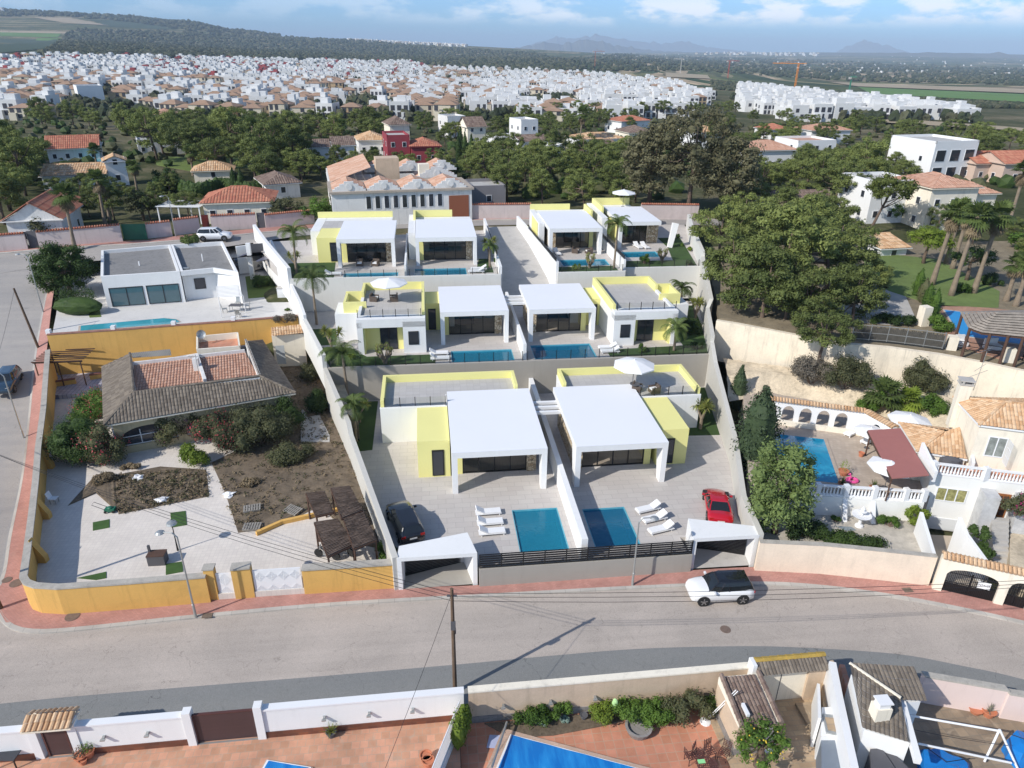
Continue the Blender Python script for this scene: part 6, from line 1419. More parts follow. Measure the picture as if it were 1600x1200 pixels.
pt=thing('swimming_pool','deep blue swimming pool in front of the white arcade, half shaded','swimming pool',P(1265,720,2.8));q=pq([(1216,679),(1287,687),(1311,756),(1236,748),(1205,690)],2.83);c=sum(q,Vector())/5;mb=MB();mb.prism([c+(p-c)*1.13 for p in q],2.8,2.87);mb.build('basin_rim',poolside,pt)
def mk_pool2():
 m,t,b=new_mat('blue_pool_water');v=coords(t);n=noise_n(t,v,.5,4,.6,1);t.links.new(ramp(t,n,[(.35,(.012,.20,.36)),(.65,(.03,.32,.50))]),b.inputs['Base Color']);b.inputs['Roughness'].default_value=.05;bump(t,b,noise_n(t,v,3,3),.2,.05);return m
poolb=mk_pool2();mb=MB();mb.face([sh(p,2.875) for p in q]);mb.build('water',poolb,pt)
A6,B6=P(1240,771,2.8),P(1441,783,2.8);wallpx('terrace_wall','white terrace wall under the pool balustrade',[(1238,771),(1342,777),(1443,784)],1.0,2.82,.3,brightwall)
balustrade('white balustrade in front of the blue pool above the gravel garden',A6,B6,2.83,.85,.24,[0,.18,.4,.62,.86,1])
for f in (.4,.62):p=A6.lerp(B6,f);mb=MB();mb.prism([sh(p,0)+Vector(v_) for v_ in ((-.15,-.9,0),(.15,-.9,0),(.15,-.16,0),(-.15,-.16,0))],1.1,[1.2,1.2,2.75,2.75]);mb.build('buttress',whitem,label='white sloping buttress of the pool terrace wall, %s of two'%('left' if f<.5 else 'right'),cat='buttress')
put('parasol',parasol,P(1354,700,2.8),.2,'round white parasol beside the white arcade and a lounger',PG,.75);put('parasol',parasol,P(1412,688,2.8),.2,'white parasol between the arcade end and the low clay roof',PG,.95);put('parasol',parasol,P(1382,762,2.8),.4,'pale square-edged parasol half under the red awning',PG,.9)
for x,y,lab in ((1332,678,'white lounger under the round white parasol by the arcade'),(1358,690,'white lounger with a towel beside the awning post')):put('lounger',lounger,P(x,y,2.8),R(35),lab,'loungers of the pool villa')
fl=thing('inflatable_flamingo','pink inflatable flamingo ring at the pool corner','pool toy',P(1331,752,2.8));fl.scale=(.7,)*3;mb=MB();mb.tube([(.55*math.cos(a*.449),.42*math.sin(a*.449),.15) for a in range(15)],.16,8,False);pk=simple('pink_vinyl',(.80,.10,.32),.3);mb.build('ring',pk,fl,world=False);mb=MB();mb.tube([(-.3,0,.2),(-.25,0,.7),(-.35,0,.95),(-.55,0,.85)],[.1,.07,.08,.05],7);mb.build('neck',pk,fl,world=False)
def pot(lab,loc,r=.3,plant=None,h=.4,leaf=None,grp=None,ph=.7,m=None):
 t=thing('plant_pot',lab,'plant pot',loc,0,grp);mb=MB();mb.lathe((0,0,0),[(r*.65,0),(r,h*.9),(r*1.08,h*.9),(r*1.08,h),(r*.9,h),(r*.85,h*.85),(0,h*.85)],14);mb.build('pot',m or terracotta_pot,t,world=False)
 if plant:
  c=MB();rnd=random.Random(int(loc[0]*31))
  if plant=='spiky':
   for k in range(40):
    a,e=rnd.uniform(0,6.28),R(rnd.uniform(15,85));d_=Vector((math.cos(a)*math.cos(e),math.sin(a)*math.cos(e),math.sin(e)));l=ph*rnd.uniform(.7,1);s_=d_.cross(Vector((0,0,1))).normalized()*.04;b_=Vector((0,0,h*.85));c.face([b_-s_,b_+s_,b_+d_*l])
  else:leafcloud(c,(0,0,h+ph*.4),(r*1.2,r*1.2,ph*.5),150,.1,rnd)
  c.build('plant',leaf or leaf_palm,t,world=False)
 return t
terracotta_pot=simple('terracotta_pot',(.52,.19,.10),.8)
pot('terracotta pot with a leafy plant at the blue pool edge',P(1317,742,2.8),.38,'leafy',.4,leaf_bright,None,1.1);pot('small pot with a cactus plant at the awning post',P(1345,713,2.8),.22,None,.35)
pot('spiky agave pot before the pool balustrade, nearer the pool',P(1315,760,2.8),.3,'spiky',.3);pot('spiky agave pot before the pool balustrade, nearer the awning',P(1364,766,2.8),.3,'spiky',.3)
bb=thing('fountain','white stone birdbath fountain on the gravel garden','fountain',P(1342,822,1.2));mb=MB();mb.lathe((0,0,0),[(.3,0),(.28,.12),(.12,.2),(.1,.8)],12);mb.build('pedestal',whitem,bb,world=False);mb=MB();mb.lathe((0,0,.8),[(.1,0),(.65,.15),(.68,.2),(.6,.2),(0,.12)],16);mb.build('bowl',whitem,bb,world=False);mb=MB();mb.lathe((0,0,.95),[(.08,0),(.1,.25),(.28,.32),(.3,.36),(0,.34)],12);mb.lathe((0,0,1.3),[(.14,0),(.16,.2),(.05,.35),(0,.4)],10);mb.build('tier',whitem,bb,world=False)
mb=MB();mb.prism(pq([(1308,822),(1330,823),(1338,828),(1322,829)],1.24),1.2,1.24);mb.build('pond',mat('grey_pond',(.2,.24,.26),.2),label='small grey pond slab beside the white fountain',cat='pond')
for i,(x,y,r,lf,fl_,z,lab) in enumerate([(1340,853,(2.6,.9,.9),leaf_dark,None,1.2,'long low dark hedge bush behind the cream street wall'),(1260,838,(1.9,1.1,1.3),leaf_dark,None,1.2,'dark green bush in the gravel garden under the drooping tree'),(1388,822,(.9,.7,.9),leaf_green,None,1.2,'small green bush against the white terrace wall'),(1425,815,(1.1,.9,2.1),leaf_bright,None,1.2,'tall yellow-green bush at the corner of the pool balustrade'),
 (1305,815,(.4,.4,.5),leaf_green,None,1.2,'little green shrub left of the white fountain'),(1250,815,(.9,.7,1.5),leaf_dark,None,1.2,'dark shrub at the foot of the white terrace wall'),(1586,803,(1.4,.8,2.0),leaf_olive,flower_mag,3.2,'magenta bougainvillea over the brown entrance door'),(1606,815,(1.3,.9,2.6),leaf_olive,flower_mag,2.2,'magenta bougainvillea at the frame edge beside the entrance door'),
 (1528,838,(.7,1.0,1.0),leaf_dark,None,2.0,'dark trailing shrub covering the white planter wall top'),(1538,866,(.55,.9,.9),leaf_dark,None,1.4,'dark trailing shrub covering the white planter wall foot'),(1360,640,(1.6,.8,1.6),leaf_green,None,3.0,'green shrubs behind the white arcade'),(1455,648,(1.6,1.3,2.4),leaf_green,None,3.2,'glossy green bush between the white parasol and cream tower'),
 (1268,598,(2.8,1.3,3.4),leaf_grey,None,4.0,'bare grey shrub hanging on the cream retaining wall'),(1318,606,(3.0,1.5,3.6),leaf_olive,None,4.0,'large olive scrub on the rocky ledge'),(1445,610,(2.6,1.8,3.6),leaf_olive,None,3.8,'round olive tree-like shrub before the cream retaining wall'),(1372,625,(.9,.8,1.0),leaf_green,None,4.0,'low green shrub on the ledge above the arcade')]):
 bush(lab,P(x,y,z),r,lf,size=.17,seed=i+90,flower=fl_,group='garden bushes on the right')
p=fan_palm('stemless fan palm behind the white arcade',.9,2.0,5,.2,0,False);p.location=P(1378,632,3.6);p=fan_palm('small bright fan palm between the fan palm and white parasol',.8,1.5,6,.2,0,False,leaf=leaf_bright);p.location=P(1414,636,3.6)
foot=along(pq([(1130,560),(1200,570),(1300,588),(1400,604),(1500,625),(1600,645),(1700,670)],4.0),60);low=along([Vector((p.x,p.y,2.9)) for p in pq([(1140,625),(1200,615),(1300,632),(1400,655),(1500,690),(1600,700),(1700,720)],2.9)],60);mb=MB();rows=[]
for k in range(15):
 f=k/14;r_=[]
 for a,b in zip(low,foot):
  z=lerp(2.75,4.05,ss(f,.05,.6));p=a.lerp(b,f);j=noise.noise(p*1.2)*.45+noise.noise(p*3.3)*.2;ed=math.sin(math.pi*min(1,f*1.6)) if f<.62 else .25;r_.append((p.x+j*.4*ed,p.y+j*ed,z+j*ed*.9))
 rows.append(r_)
mb.grid(rows);mb.build('rock_bank',rockm,kind='structure')
RW=[(1120,500),(1152,505),(1230,520),(1310,535),(1390,542),(1470,553),(1540,566),(1620,583),(1720,605)]
wallpx('retaining_wall','tall stained cream retaining wall above the rocky ledge',RW,3.0,7.3,.5,mat('stained_cream_block',(.76,.67,.53),.95,.12,.5,fine=5,stain=.35))
PZ=7.1
plate('upper_plateau',[(1125,497),(1152,502),(1230,517),(1310,532),(1470,550),(1620,580),(1760,610),(1760,340),(1500,330),(1340,350),(1230,360),(1130,352),(1100,400),(1115,450)],PZ,mat('dry_ground_right',(.22,.18,.12),1,.35,.6,fine=8,stain=.5),3.2,kind='structure')
plate('lawn',[(1345,395),(1400,398),(1465,405),(1562,455),(1560,480),(1468,478),(1440,470),(1412,462),(1390,455),(1362,440)],PZ+.05,mat('plateau_lawn',(.135,.19,.05),1,.25,.35,fine=14,bmp=.6,stain=.3),.06,kind='structure')  # yellow-green grass of the plateau garden
plate('gravel_drive',[(1335,418),(1360,420),(1368,440),(1415,462),(1432,500),(1400,508),(1300,500),(1290,470)],PZ+.04,concrete,.05,kind='structure')
plate('brick_terrace',[(1460,476),(1530,480),(1640,490),(1680,560),(1560,560),(1480,535)],PZ+.05,brickmat('brick_terrace',(.50,.26,.17),(.38,.20,.13),(.35,.25,.2),.4,.2,.02,.8),.06,kind='structure')
pt=thing('swimming_pool','blue pool passing under the thatched gazebo on the plateau','swimming pool',P(1520,510,PZ));q=pq([(1473,483),(1500,486),(1620,505),(1640,545),(1505,525),(1497,522)],PZ+.1);mb=MB();mb.prism(q,PZ+.05,PZ+.09);mb.build('basin_rim',concrete,pt);mb=MB();c=sum(q,Vector())/6;mb.face([sh(c+(p-c)*.95,PZ+.1) for p in q]);mb.build('cover',mat('blue_cover',(.03,.28,.62),.5,.1),pt)
gz=thing('gazebo','thatched hip-roof gazebo over the blue plateau pool','gazebo',P(1570,530,PZ));q=pq([(1500,487),(1640,482),(1680,528),(1534,523),(1512,512)],PZ+3.0);ap=[P(1560,488,PZ+4.6),P(1620,488,PZ+4.6)];mb=MB()
ew=pq([(1499,487),(1512,512),(1533,520),(1680,535),(1660,484)],PZ+2.9)
for a,b,t0,t1 in ((ew[0],ew[1],ap[0],ap[0]),(ew[1],ew[2],ap[0],ap[0]),(ew[2],ew[3],ap[0],ap[1]),(ew[3],ew[4],ap[1],ap[1]),(ew[4],ew[0],ap[1],ap[0])):
 for i in range(9):
  f0,f1=i/9,(i+1)/9;mb.grid([[a.lerp(b,s/6).lerp(t0.lerp(t1,s/6),f0)+Vector((0,0,.035+random.uniform(0,.03))) for s in range(7)],[a.lerp(b,s/6).lerp(t0.lerp(t1,s/6),f1)+Vector((0,0,.0)) for s in range(7)]])
mb.build('thatch',mat('grey_thatch',(.27,.235,.2),1,.35,2,fine=18,bmp=.9),gz)
for i,p in enumerate((ew[1],ew[2].lerp(ew[3],.1),ew[2].lerp(ew[3],.32),ew[2].lerp(ew[3],.5),ew[0])):mb=MB();p=p.lerp(ap[0],.1);mb.tube([sh(p,PZ),sh(p,PZ+2.9)],.13,8);mb.build('post',darkwood,gz)
mb=MB();mb.prism([p.lerp(ap[0],.1) for p in ew],PZ+2.7,PZ+2.85);mb.build('ring_beam',darkwood,gz)
def bar_fence(lab,pts,z,h,m=greym,n=60,reed=None,group=None):
 q=[P(x,y,z) for x,y in pts];t=thing('garden_fence',lab,'fence',q[0],0,group);c=along(q,n);r_=MB()
 for a,b in zip(q,q[1:]):
  for zz in (.1,h*.5,h):r_.beam(sh(a,z+zz),sh(b,z+zz),.04,.05)
 r_.build('rails',m,t);step=max(1,n//(len(q)*2));clones('post',MB().box((0,0,0),(.07,.07,h+.1)),m,t,[c[i] for i in range(0,n+1,10)])
 if reed:
  rd=MB()
  for i in range(len(c)-1):a,b=c[i],c[i+1];rd.grid([[a,b],[a.lerp(b,.05)+Vector((0,0,h*random.uniform(.85,.98))),b+Vector((0,0,h*random.uniform(.85,.98)))]])
  rd.build('reed_screen',reed,t)
 return t
bar_fence('grey metal fence with dark reed screen on the cream retaining wall',[(1330,530),(1386,534),(1428,539),(1472,545)],7.3,1.5,greym,50,mat('dark_reed',(.07,.065,.055),1,.4,3,fine=40))
bar_fence('low black railing on the retaining wall below the gazebo',[(1478,543),(1520,549),(1566,556)],7.3,.8,blackm,30)
bar_fence('low black railing on the retaining wall at the frame edge',[(1576,560),(1640,572)],7.3,.8,blackm,30)
for i,(x,y) in enumerate(((1572,560),(1484,541))):mb=MB();mb.box(P(x,y+6,7.0),(.8,.8,1.4),R(-15));mb.build('wall_pier',creamwall,label='cream square pier on the retaining wall %s'%('below the gazebo corner' if i==0 else 'between the reed screen and black railing'),cat='pillar')
p=P(1440,508,PZ);mb=MB();mb.box(p,(.9,.9,2.0),.2);mb.build('garden_pillar',creamwall,label='cream square garden pillar at the head of the clipped cypresses',cat='pillar')
for x,y,lab in ((1501,540,'white cushioned garden chair left under the gazebo'),(1550,545,'white cushioned bench under the gazebo')):
 t=thing('cushioned_bench',lab,'garden seat',P(x,y,PZ+.05),.1);mb=MB();mb.box((0,0,0),(1.3 if 'bench' in lab else .9,.8,.45));mb.build('seat',whiteplastic,t,world=False);mb=MB();mb.box((0,.4,0),(1.3 if 'bench' in lab else .9,.16,.95));mb.build('backrest',whiteplastic,t,world=False)
def cypress(lab,loc,h,r,seed,leaf=None,grp=None):
 rnd=random.Random(seed);t=thing('cypress',lab,'cypress',loc,0,grp);mb=MB();n=max(8,int(h*4))
 for i in range(n):
  f=i/(n-1);rr=r*(.75+.35*math.sin(math.pi*f))*(1-f**4*.8)
  for k in range(3):a=rnd.uniform(0,6.28);leafcloud(mb,(rr*.35*math.cos(a),rr*.35*math.sin(a),.2+f*(h-.3)),(rr*.75,rr*.75,h/n*1.6),int(26+rr*30),.16+r*.05,rnd)
 mb.lathe((0,0,.1),[(r*.5,0),(r*.75,h*.3),(r*.6,h*.7),(r*.1,h*.95)],8);mb.build('crown',leaf or leaf_dark,t,world=False);mb=MB();mb.tube([(0,0,-.2),(0,0,h*.5)],.1,6);mb.build('trunk',barkm,t,world=False);return t
CG='clipped cypresses along the lawn path'
for i,(x,y,h,lab) in enumerate(((1432,462,3.0,'farthest clipped cypress of the row by the lawn'),(1440,472,2.6,'second farthest clipped cypress, thinner and browner'),(1446,484,2.8,'third clipped cypress of the row by the lawn'),(1455,500,3.2,'nearest and fullest clipped cypress of the row'))):cypress(lab,P(x,y,PZ),h,.75,i,leaf_green if i !=1 else leaf_olive,CG)
for i,(x,y,h,r,lab) in enumerate(((1174,738,7.6,1.9,'tall dark cypress beside the beige boundary wall and white arcade'),(1150,640,4.5,.9,'slim cypress between the boundary wall and the ledge'))):cypress(lab,P(x,y,1.0),h,r,i+7,leafmat('cypress_leaves',(.02,.035,.016),(.07,.10,.045),.15) if i==0 else MATS['cypress_leaves'])
t=tree('drooping_tree','large drooping green tree between the beige boundary wall and blue pool','tree',7.4,2.15,7.0,leafmat('willow_leaves',(.04,.065,.02),(.15,.20,.065),.3),barkm,52,150,.24,.8,21,bottom=-.9,flat=1.2);t.location=P(1209,835,1.0);t.scale=(1.05,1.0,1.0)
FG='tall fan palms on the sunny lawn'
for i,(x,y,H,r,lab) in enumerate(((1456,445,8.6,1.9,'leftmost tall fan palm on the lawn'),(1486,462,9.0,2.0,'tallest leaning fan palm nearest the camera on the lawn'),(1521,458,9.0,1.9,'fan palm right of the tallest one, before the olive garden'),(1478,412,7.2,1.6,'fan palm half hidden behind the leftmost tall palm'),(1488,420,7.0,1.6,'second half hidden fan palm at the back of the lawn'),(1572,470,4.2,1.6,'short fan palm on the terrace left of the frame edge'),(1587,478,5.0,1.7,'fan palm on the terrace at the frame edge'),(1572,365,9.5,1.9,'tall solitary fan palm far right behind the lawn'))):
 p=fan_palm(lab,H,r,i+40,.28,.06 if i<3 else .02,True,FG);p.location=P(x,y,PZ);p.rotation_euler=(0,0,.2*i)
t=tree('round_tree','clipped round bright green tree on a pale trunk at the lawn back','tree',4.6,2.6,2.6,leaf_bright,barkm,30,120,.22,1.0,31,core=True);t.location=P(1443,412,PZ)
t=tree('olive_tree','small dark olive tree in a stone ring between the tall palms','tree',4.2,2.2,3.0,leaf_dark,barkm,22,100,.2,.8,32);t.location=P(1510,438,PZ)
for i,(x,y,r,lf,lab) in enumerate([(1502,458,(1.3,1.0,1.4),leaf_green,'shrub between the palm trunks on the lawn'),(1380,505,(1.6,.8,1.2),leaf_dark,'dark shrub row behind the reed screen, left'),(1410,508,(1.6,.8,1.2),leaf_dark,'dark shrub row behind the reed screen, right'),(1465,515,(1.6,1.0,1.8),leaf_green,'green shrubs at the corner of the brick terrace'),(1378,450,(.9,.6,.6),leaf_olive,'low shrub edging the pale gravel drive'),(1550,445,(1.6,1.0,1.6),leaf_dark,'dark shrubs behind the palms at the right terrace')]):
 bush(lab,P(x,y,PZ),r,lf,size=.18,seed=i+130,group='garden bushes on the plateau')
# ================= BOTTOM: gardens on the near side of the street =================
def stz(px_,py_,z):return P(px_,py_,z)
def lplate(name,pts,z,m,thick=.3,**k):
 mb=MB();lpoly(mb,pts,z-thick,z);return mb.build(name,m,**k)
lplate('terracotta_patio',[(-40,-13.1),(-4.2,-13.1),(-4.5,-24),(-40,-24)],.05,terracotta2,.3,kind='structure')
lplate('pool_terrace',[(-4.2,-13.1),(13.2,-13.1),(13.2,-26),(-4.4,-26)],-.25,terracotta,.3,kind='structure')
lplate('paved_yard',[(9.0,-13.3),(16.0,-13.3),(14.2,-26),(9.2,-26)],-.2,tanpave,.3,kind='structure')
lplate('stone_patio',[(14.0,-14.2),(20.5,-14.6),(31,-18.5),(31,-27),(14.0,-27)],0.0,brickmat('slate_pavers',(.36,.27,.18),(.26,.2,.14),(.24,.2,.15),.55,.55,.02,.8,off=0,var=.35,extra=((.45,.36,.26),1.2,.55,.5)),.3,kind='structure')
def gwall(label,x0,x1,y,z0,z1,th,m,topm,plinth=None,ph=.45,lamps=(),y1=None,cop=.1):
 y1=y if y1 is None else y1;t=thing('garden_wall',label,'wall',V((x0+x1)/2,(y+y1)/2,z0));mb=MB();mb.prism([V(x0,y-th),V(x1,y1-th),V(x1,y1),V(x0,y)],z0,z1);mb.build('wall_body',m,t);mb=MB();mb.prism([V(x0-.02,y-th-.05),V(x1+.02,y1-th-.05),V(x1+.02,y1+.05),V(x0-.02,y+.05)],z1+.002,z1+cop);mb.build('coping',topm,t)
 if plinth:mb=MB();mb.prism([V(x0,y-th-.04),V(x1,y1-th-.04),V(x1,y1-th-.003),V(x0,y-th-.003)],z0,z0+ph);mb.build('plinth',plinth,t)
 for lx in lamps:
  l=MB();p=V(lx,y-th-.09,z0+1.1);l.box(p,(.12,.16,.16),TH);l.box(p+Vector((.0,-.12,.03)),(.22,.12,.07),TH);l.build('wall_lamp',greym,t)
 return t
slab_tile=brickmat('dark_red_plinth_tiles',(.22,.075,.04),(.13,.05,.035),(.16,.08,.05),.5,.25,.015,.5,wall=True,var=.4)
slate_pl=brickmat('grey_slate_cladding',(.25,.23,.21),(.34,.31,.29),(.15,.14,.13),.5,.06,.01,.8,wall=True,var=.3)
def lx_(px_,py_,z):return LV(P(px_,py_,z))[0]
gwall('white garden wall left of the tiled entrance canopy, dark red tile plinth',-34,lx_(46,1140,2.0),-13.05,0,1.95,.3,white,whitem,slab_tile)
gwall('white garden wall between the tiled entrance canopy and wide brown gate',lx_(104,1140,2.),lx_(292,1118,2.),-13.05,0,1.95,.3,white,whitem,slab_tile,lamps=(lx_(163,1150,1.2),lx_(232,1142,1.2)))
gwall('long white garden wall from the wide brown gate to the tan wall',lx_(404,1105,2.),-3.95,-13.05,0,1.95,.3,white,whitem,slab_tile,lamps=(lx_(507,1120,1.2),lx_(577,1112,1.2),lx_(645,1105,1.2)))
gwall('tan plastered garden wall behind the shrub bed, grey slate plinth',-3.7,lx_(1175,1040,2.),-13.05,-.3,1.95,.3,mat('tan_wall',(.56,.43,.31),.9,.12,1.2,fine=8,stain=.2),creamwall,slate_pl,.5,lamps=(-1.9,.6,3.0))
t=thing('entrance_canopy','small clay tile canopy over the brown pedestrian gate','canopy',P(75,1180,0));q=[V(lx_(33,1140,2.4),-13.75,2.35),V(lx_(110,1136,2.4),-13.75,2.35),V(lx_(110,1136,2.4),-13.0,2.65),V(lx_(33,1140,2.4),-13.0,2.65)];mb=MB();roof_plane(mb,q,(0,1),.26,.4,.09);q2=[q[3],q[2],V(LV(q[2])[0],-12.6,2.4),V(LV(q[3])[0],-12.6,2.4)];roof_plane(mb,q2,(2,3),.26,.4,.09);mb.build('tile_roof',tile_orange,t)
for x in (44,104):mb=MB();a=lx_(x,1140,2.2);lb(mb,a-.2,a+.2,-13.4,-13.0,0,2.4);mb.build('pier',white,t)
mb=MB();mb.prism([p-Vector((0,0,.0)) for p in (q[0],q[1],q2[2],q2[3])],2.25,2.33);mb.build('lintel',creamwall,t)
louv=brickmat('brown_louvre_steel',(.085,.045,.045),(.095,.05,.05),(.02,.012,.012),30,.07,.012,.5,off=0,wall=True,var=.15,bmp=.5)
def louvre_gate(lab,x0,x1,h):
 t=thing('metal_gate',lab,'gate',V((x0+x1)/2,-13.3,0));mb=MB();lb(mb,x0+.08,x1-.08,-13.28,-13.22,.1,h);mb.build('louvre_panel',louv,t);mb=MB()
 for a,b in ((x0,x0+.08),(x1-.08,x1)):lb(mb,a,b,-13.32,-13.2,0,h+.05)
 lb(mb,x0+.085,x1-.085,-13.31,-13.19,h+.003,h+.08);mb.build('frame',brownframe,t);mb=MB();lb(mb,x0,x1,-13.42,-13.34,.03,.09);mb.build('threshold_rail',greym,t);return t
louvre_gate('brown louvred pedestrian gate under the clay tile canopy',lx_(57,1150,1.9),lx_(97,1146,1.9),1.9);louvre_gate('wide brown louvred driveway gate in the white garden wall',lx_(297,1128,1.9),lx_(403,1114,1.9),1.95)
for x in (290,398):mb=MB();a=lx_(x+3,1112,2.1);lb(mb,a-.2,a+.2,-13.45,-13.0,0,2.3);mb.build('gate_pier',white,label='white square pier %s of the wide brown gate'%('left' if x<300 else 'right'),cat='pillar')
PGp='potted plants on the terracotta patio'
pot('terracotta pot with a grey succulent beside the patio wall',P(128,1188,.05),.3,'leafy',.4,leaf_grey,PGp,.5);pot('terracotta pot with a green cactus beside the patio wall',P(140,1182,.05),.3,'leafy',.45,leaf_green,PGp,.5);pot('small terracotta pot before the cactus pots',P(131,1193,.05),.2,None,.3,None,PGp)
pot('agave in a dark pot below the long white wall',P(518,1150,.05),.26,'spiky',.35,leaf_yucca,PGp,.7,darkgrey);pot('empty terracotta pot by the white balustrade fence, rear',P(666,1190,.05),.3,None,.5,None,PGp);pot('empty terracotta pot by the white balustrade fence, front',P(669,1197,.05),.3,None,.5,None,PGp)
c=thing('garden_table','dark glass garden table in the bottom left corner of the patio','table',P(18,1192,.05));mb=MB();mb.box((0,0,.65),(1.1,.8,.05));mb.build('table_top',darkglass,c,world=False);clones('leg',MB().box((0,0,0),(.05,.05,.65)),blackm,c,[wloc(c)+Vector((a,b,0)) for a in (-.45,.45) for b in (-.3,.3)])
def covered_pool(lab,pts,z,m,rim=.45):
 q=pq(pts,z);c=sum(q,Vector())/len(q);t=thing('covered_pool',lab,'swimming pool',c);mb=MB();mb.prism([p+(p-c).normalized()*rim*1.3 for p in q],z-.1,z+.02);mb.build('surround',brickmat('pink_brick_edge',(.60,.42,.32),(.52,.35,.26),(.45,.36,.3),.25,.12,.012,.8) if 'pink_brick_edge' not in MATS else MATS['pink_brick_edge'],t);mb=MB();mb.prism([p+(p-c).normalized()*.12 for p in q],z+.02,z+.05);mb.build('basin_rim',whitem,t);mb=MB();rows=[[(lambda p:sh(p,z+.07+.02*noise.noise(p*2)))(q[0].lerp(q[1],i/20).lerp(q[3].lerp(q[2],i/20),j/10)) for i in range(21)] for j in range(11)];mb.grid(rows);mb.build('cover',m,t,smooth=True);return t
def mk_cover():
 m,t,b=new_mat('bubble_cover');v=coords(t);mp=N(t,'ShaderNodeMapping');t.links.new(v,mp.inputs[0]);mp.inputs['Rotation'].default_value=(0,0,.5);mp.inputs['Scale'].default_value=(1.6,.35,1);n=noise_n(t,mp.outputs[0],1.2,5,.6);t.links.new(ramp(t,n,[(.4,(.008,.16,.50)),(.62,(.02,.25,.62)),(.75,(.12,.36,.66))]),b.inputs['Base Color']);b.inputs['Roughness'].default_value=.35;bump(t,b,noise_n(t,v,30,2),.3,.01);return m
cover_m=mk_cover();covered_pool('large pool under a bright blue bubble cover',[(800,1150),(1010,1206),(960,1290),(760,1245)],-.2,cover_m,.5);covered_pool('corner of a small blue covered pool at the bottom edge of the patio',[(420,1190),(482,1201),(500,1240),(400,1225)],.1,cover_m,.15)
t=thing('cover_roller','grey tubular cover roller along the short side of the blue pool','pool roller',P(790,1160,-.2));mb=MB();A,B=P(792,1128,.3),P(768,1200,.3);mb.tube([A,B],.06,8);mb.build('tube',greym,t);mb=MB();mb.tube([A+Vector((0,0,0)),sh(A,-.2)],.03,6);mb.tube([A+Vector((.3*math.cos(a*.6),.05,.3*math.sin(a*.6))) for a in range(11)],.015,5,False);mb.build('crank_wheel',blackm,t)
plate('towel',[(765,1148),(790,1149),(797,1170),(760,1168)],-.2,mat('pale_blue_towel',(.42,.45,.62),.9),.02,label='pale blue towel drying on the terracotta beside the bright hedge',cat='towel')
plate('skimmer_lid',[(874,1173),(885,1174),(884,1188),(873,1187)],-.16,whitem,.03,label='white skimmer lid beside the blue pool cover',cat='lid')
t=thing('garden_fence','white metal bar fence on a low wall between the two near gardens','fence',V(-4.2,-16,0));mb=MB();A,B=P(718,1092,1.9),P(672,1215,1.5)
for f in (0.0,1.0):mb.beam(sh(A,.55+1.2*f),sh(B,.55+1.2*f),.05,.06)
mb.build('rails',whitem,t);clones('bar',MB().box((0,0,0),(.035,.035,1.25)),whitem,t,[sh(A.lerp(B,i/60),.5) for i in range(61)]);mb=MB();mb.beam(sh(A,.15),sh(B,.15),.2,.7);mb.build('low_wall',white,t)
rnd=random.Random(12);h=MB();
for i in range(16):
 p=P(727,1140,0).lerp(P(716,1172,0),i/15);leafcloud(h,sh(p,rnd.uniform(.5,1.9)),(.45,.45,.45),110,.15,rnd);h.blob(sh(p,1.0),(.32,.32,.85),1,.2)
h.build('hedge',leaf_bright,label='yellow-green hedge strip beside the white bar fence',cat='hedge')
for i,(x,y,r,lf,lab) in enumerate([(835,1128,(1.05,.6,1.0),leaf_green,'rounded green bush left in the bed before the tan wall'),(872,1122,(.7,.5,1.1),leaf_green,'smaller green bush in the bed before the tan wall'),(940,1128,(.9,.6,1.1),leaf_bright,'yellow-green bush beside the green net'),(985,1125,(1.1,.8,1.5),leaf_green,'tall mixed green bush behind the round grey planter'),(1020,1128,(1.0,.7,1.3),leaf_green,'green bush between the planter and thorny shrub'),(1072,1120,(1.3,.8,1.5),leaf_olive,'thorny olive shrub beside the tiled shed'),(1100,1118,(.7,.6,1.2),leaf_dark,'dark shrub against the side of the tiled shed'),
 (845,1131,(.32,.32,.35),leafmat('agave_blue',(.10,.15,.12),(.2,.27,.22),.1),'small blue-grey cushion plant, left of two'),(881,1127,(.32,.32,.35),MATS['agave_blue'],'small blue-grey cushion plant, right of two')]):
 r=tuple(q_*(1.25 if i<7 else 1) for q_ in r);bush(lab,P(x,y,-.25),r,lf,size=.13,seed=i+150,group='shrub bed before the tan wall')
lplate('soil_bed',[(-2.9,-13.5),(7.5,-13.5),(3.5,-14.3),(0.6,-14.6),(-1.6,-14.5)],-.2,soil,.06,kind='structure')
mb=MB();mb.blob(P(961,1098,.95),(.16,.12,.3),1,.1);mb.build('green_net_bag',simple('pale_green_net',(.42,.65,.28),.8),label='pale green mesh bag hanging on the shrub bed',cat='bag')
t=thing('stone_planter','round grey slatted stone planter on the terracotta terrace','planter',P(997,1143,-.25));mb=MB();mb.lathe((0,0,0),[(.55,0),(.7,.35),(.72,.45),(.58,.45),(.5,.3),(0,.3)],18);mb.build('bowl',slate_pl,t,world=False)
t=thing('parasol_stand','white parasol base with two folded white poles leaning on the shed','parasol base',P(1102,1128,-.25));mb=MB();mb.lathe((0,0,0),[(.3,0),(.28,.06),(.06,.1),(.05,.4)],12);mb.build('base',whitem,t,world=False);mb=MB();q0=wloc(t)+Vector((0,0,.15));mb.tube([q0,P(1150,1078,2.6)],.025,6);mb.tube([q0+Vector((.1,0,0)),P(1153,1080,2.6)],.025,6);mb.build('poles',whitem,t)
pot('dark round pot with a white stone at the soil bed edge',P(912,1122,-.2),.2,None,.25,None,None,.5,darkgrey)
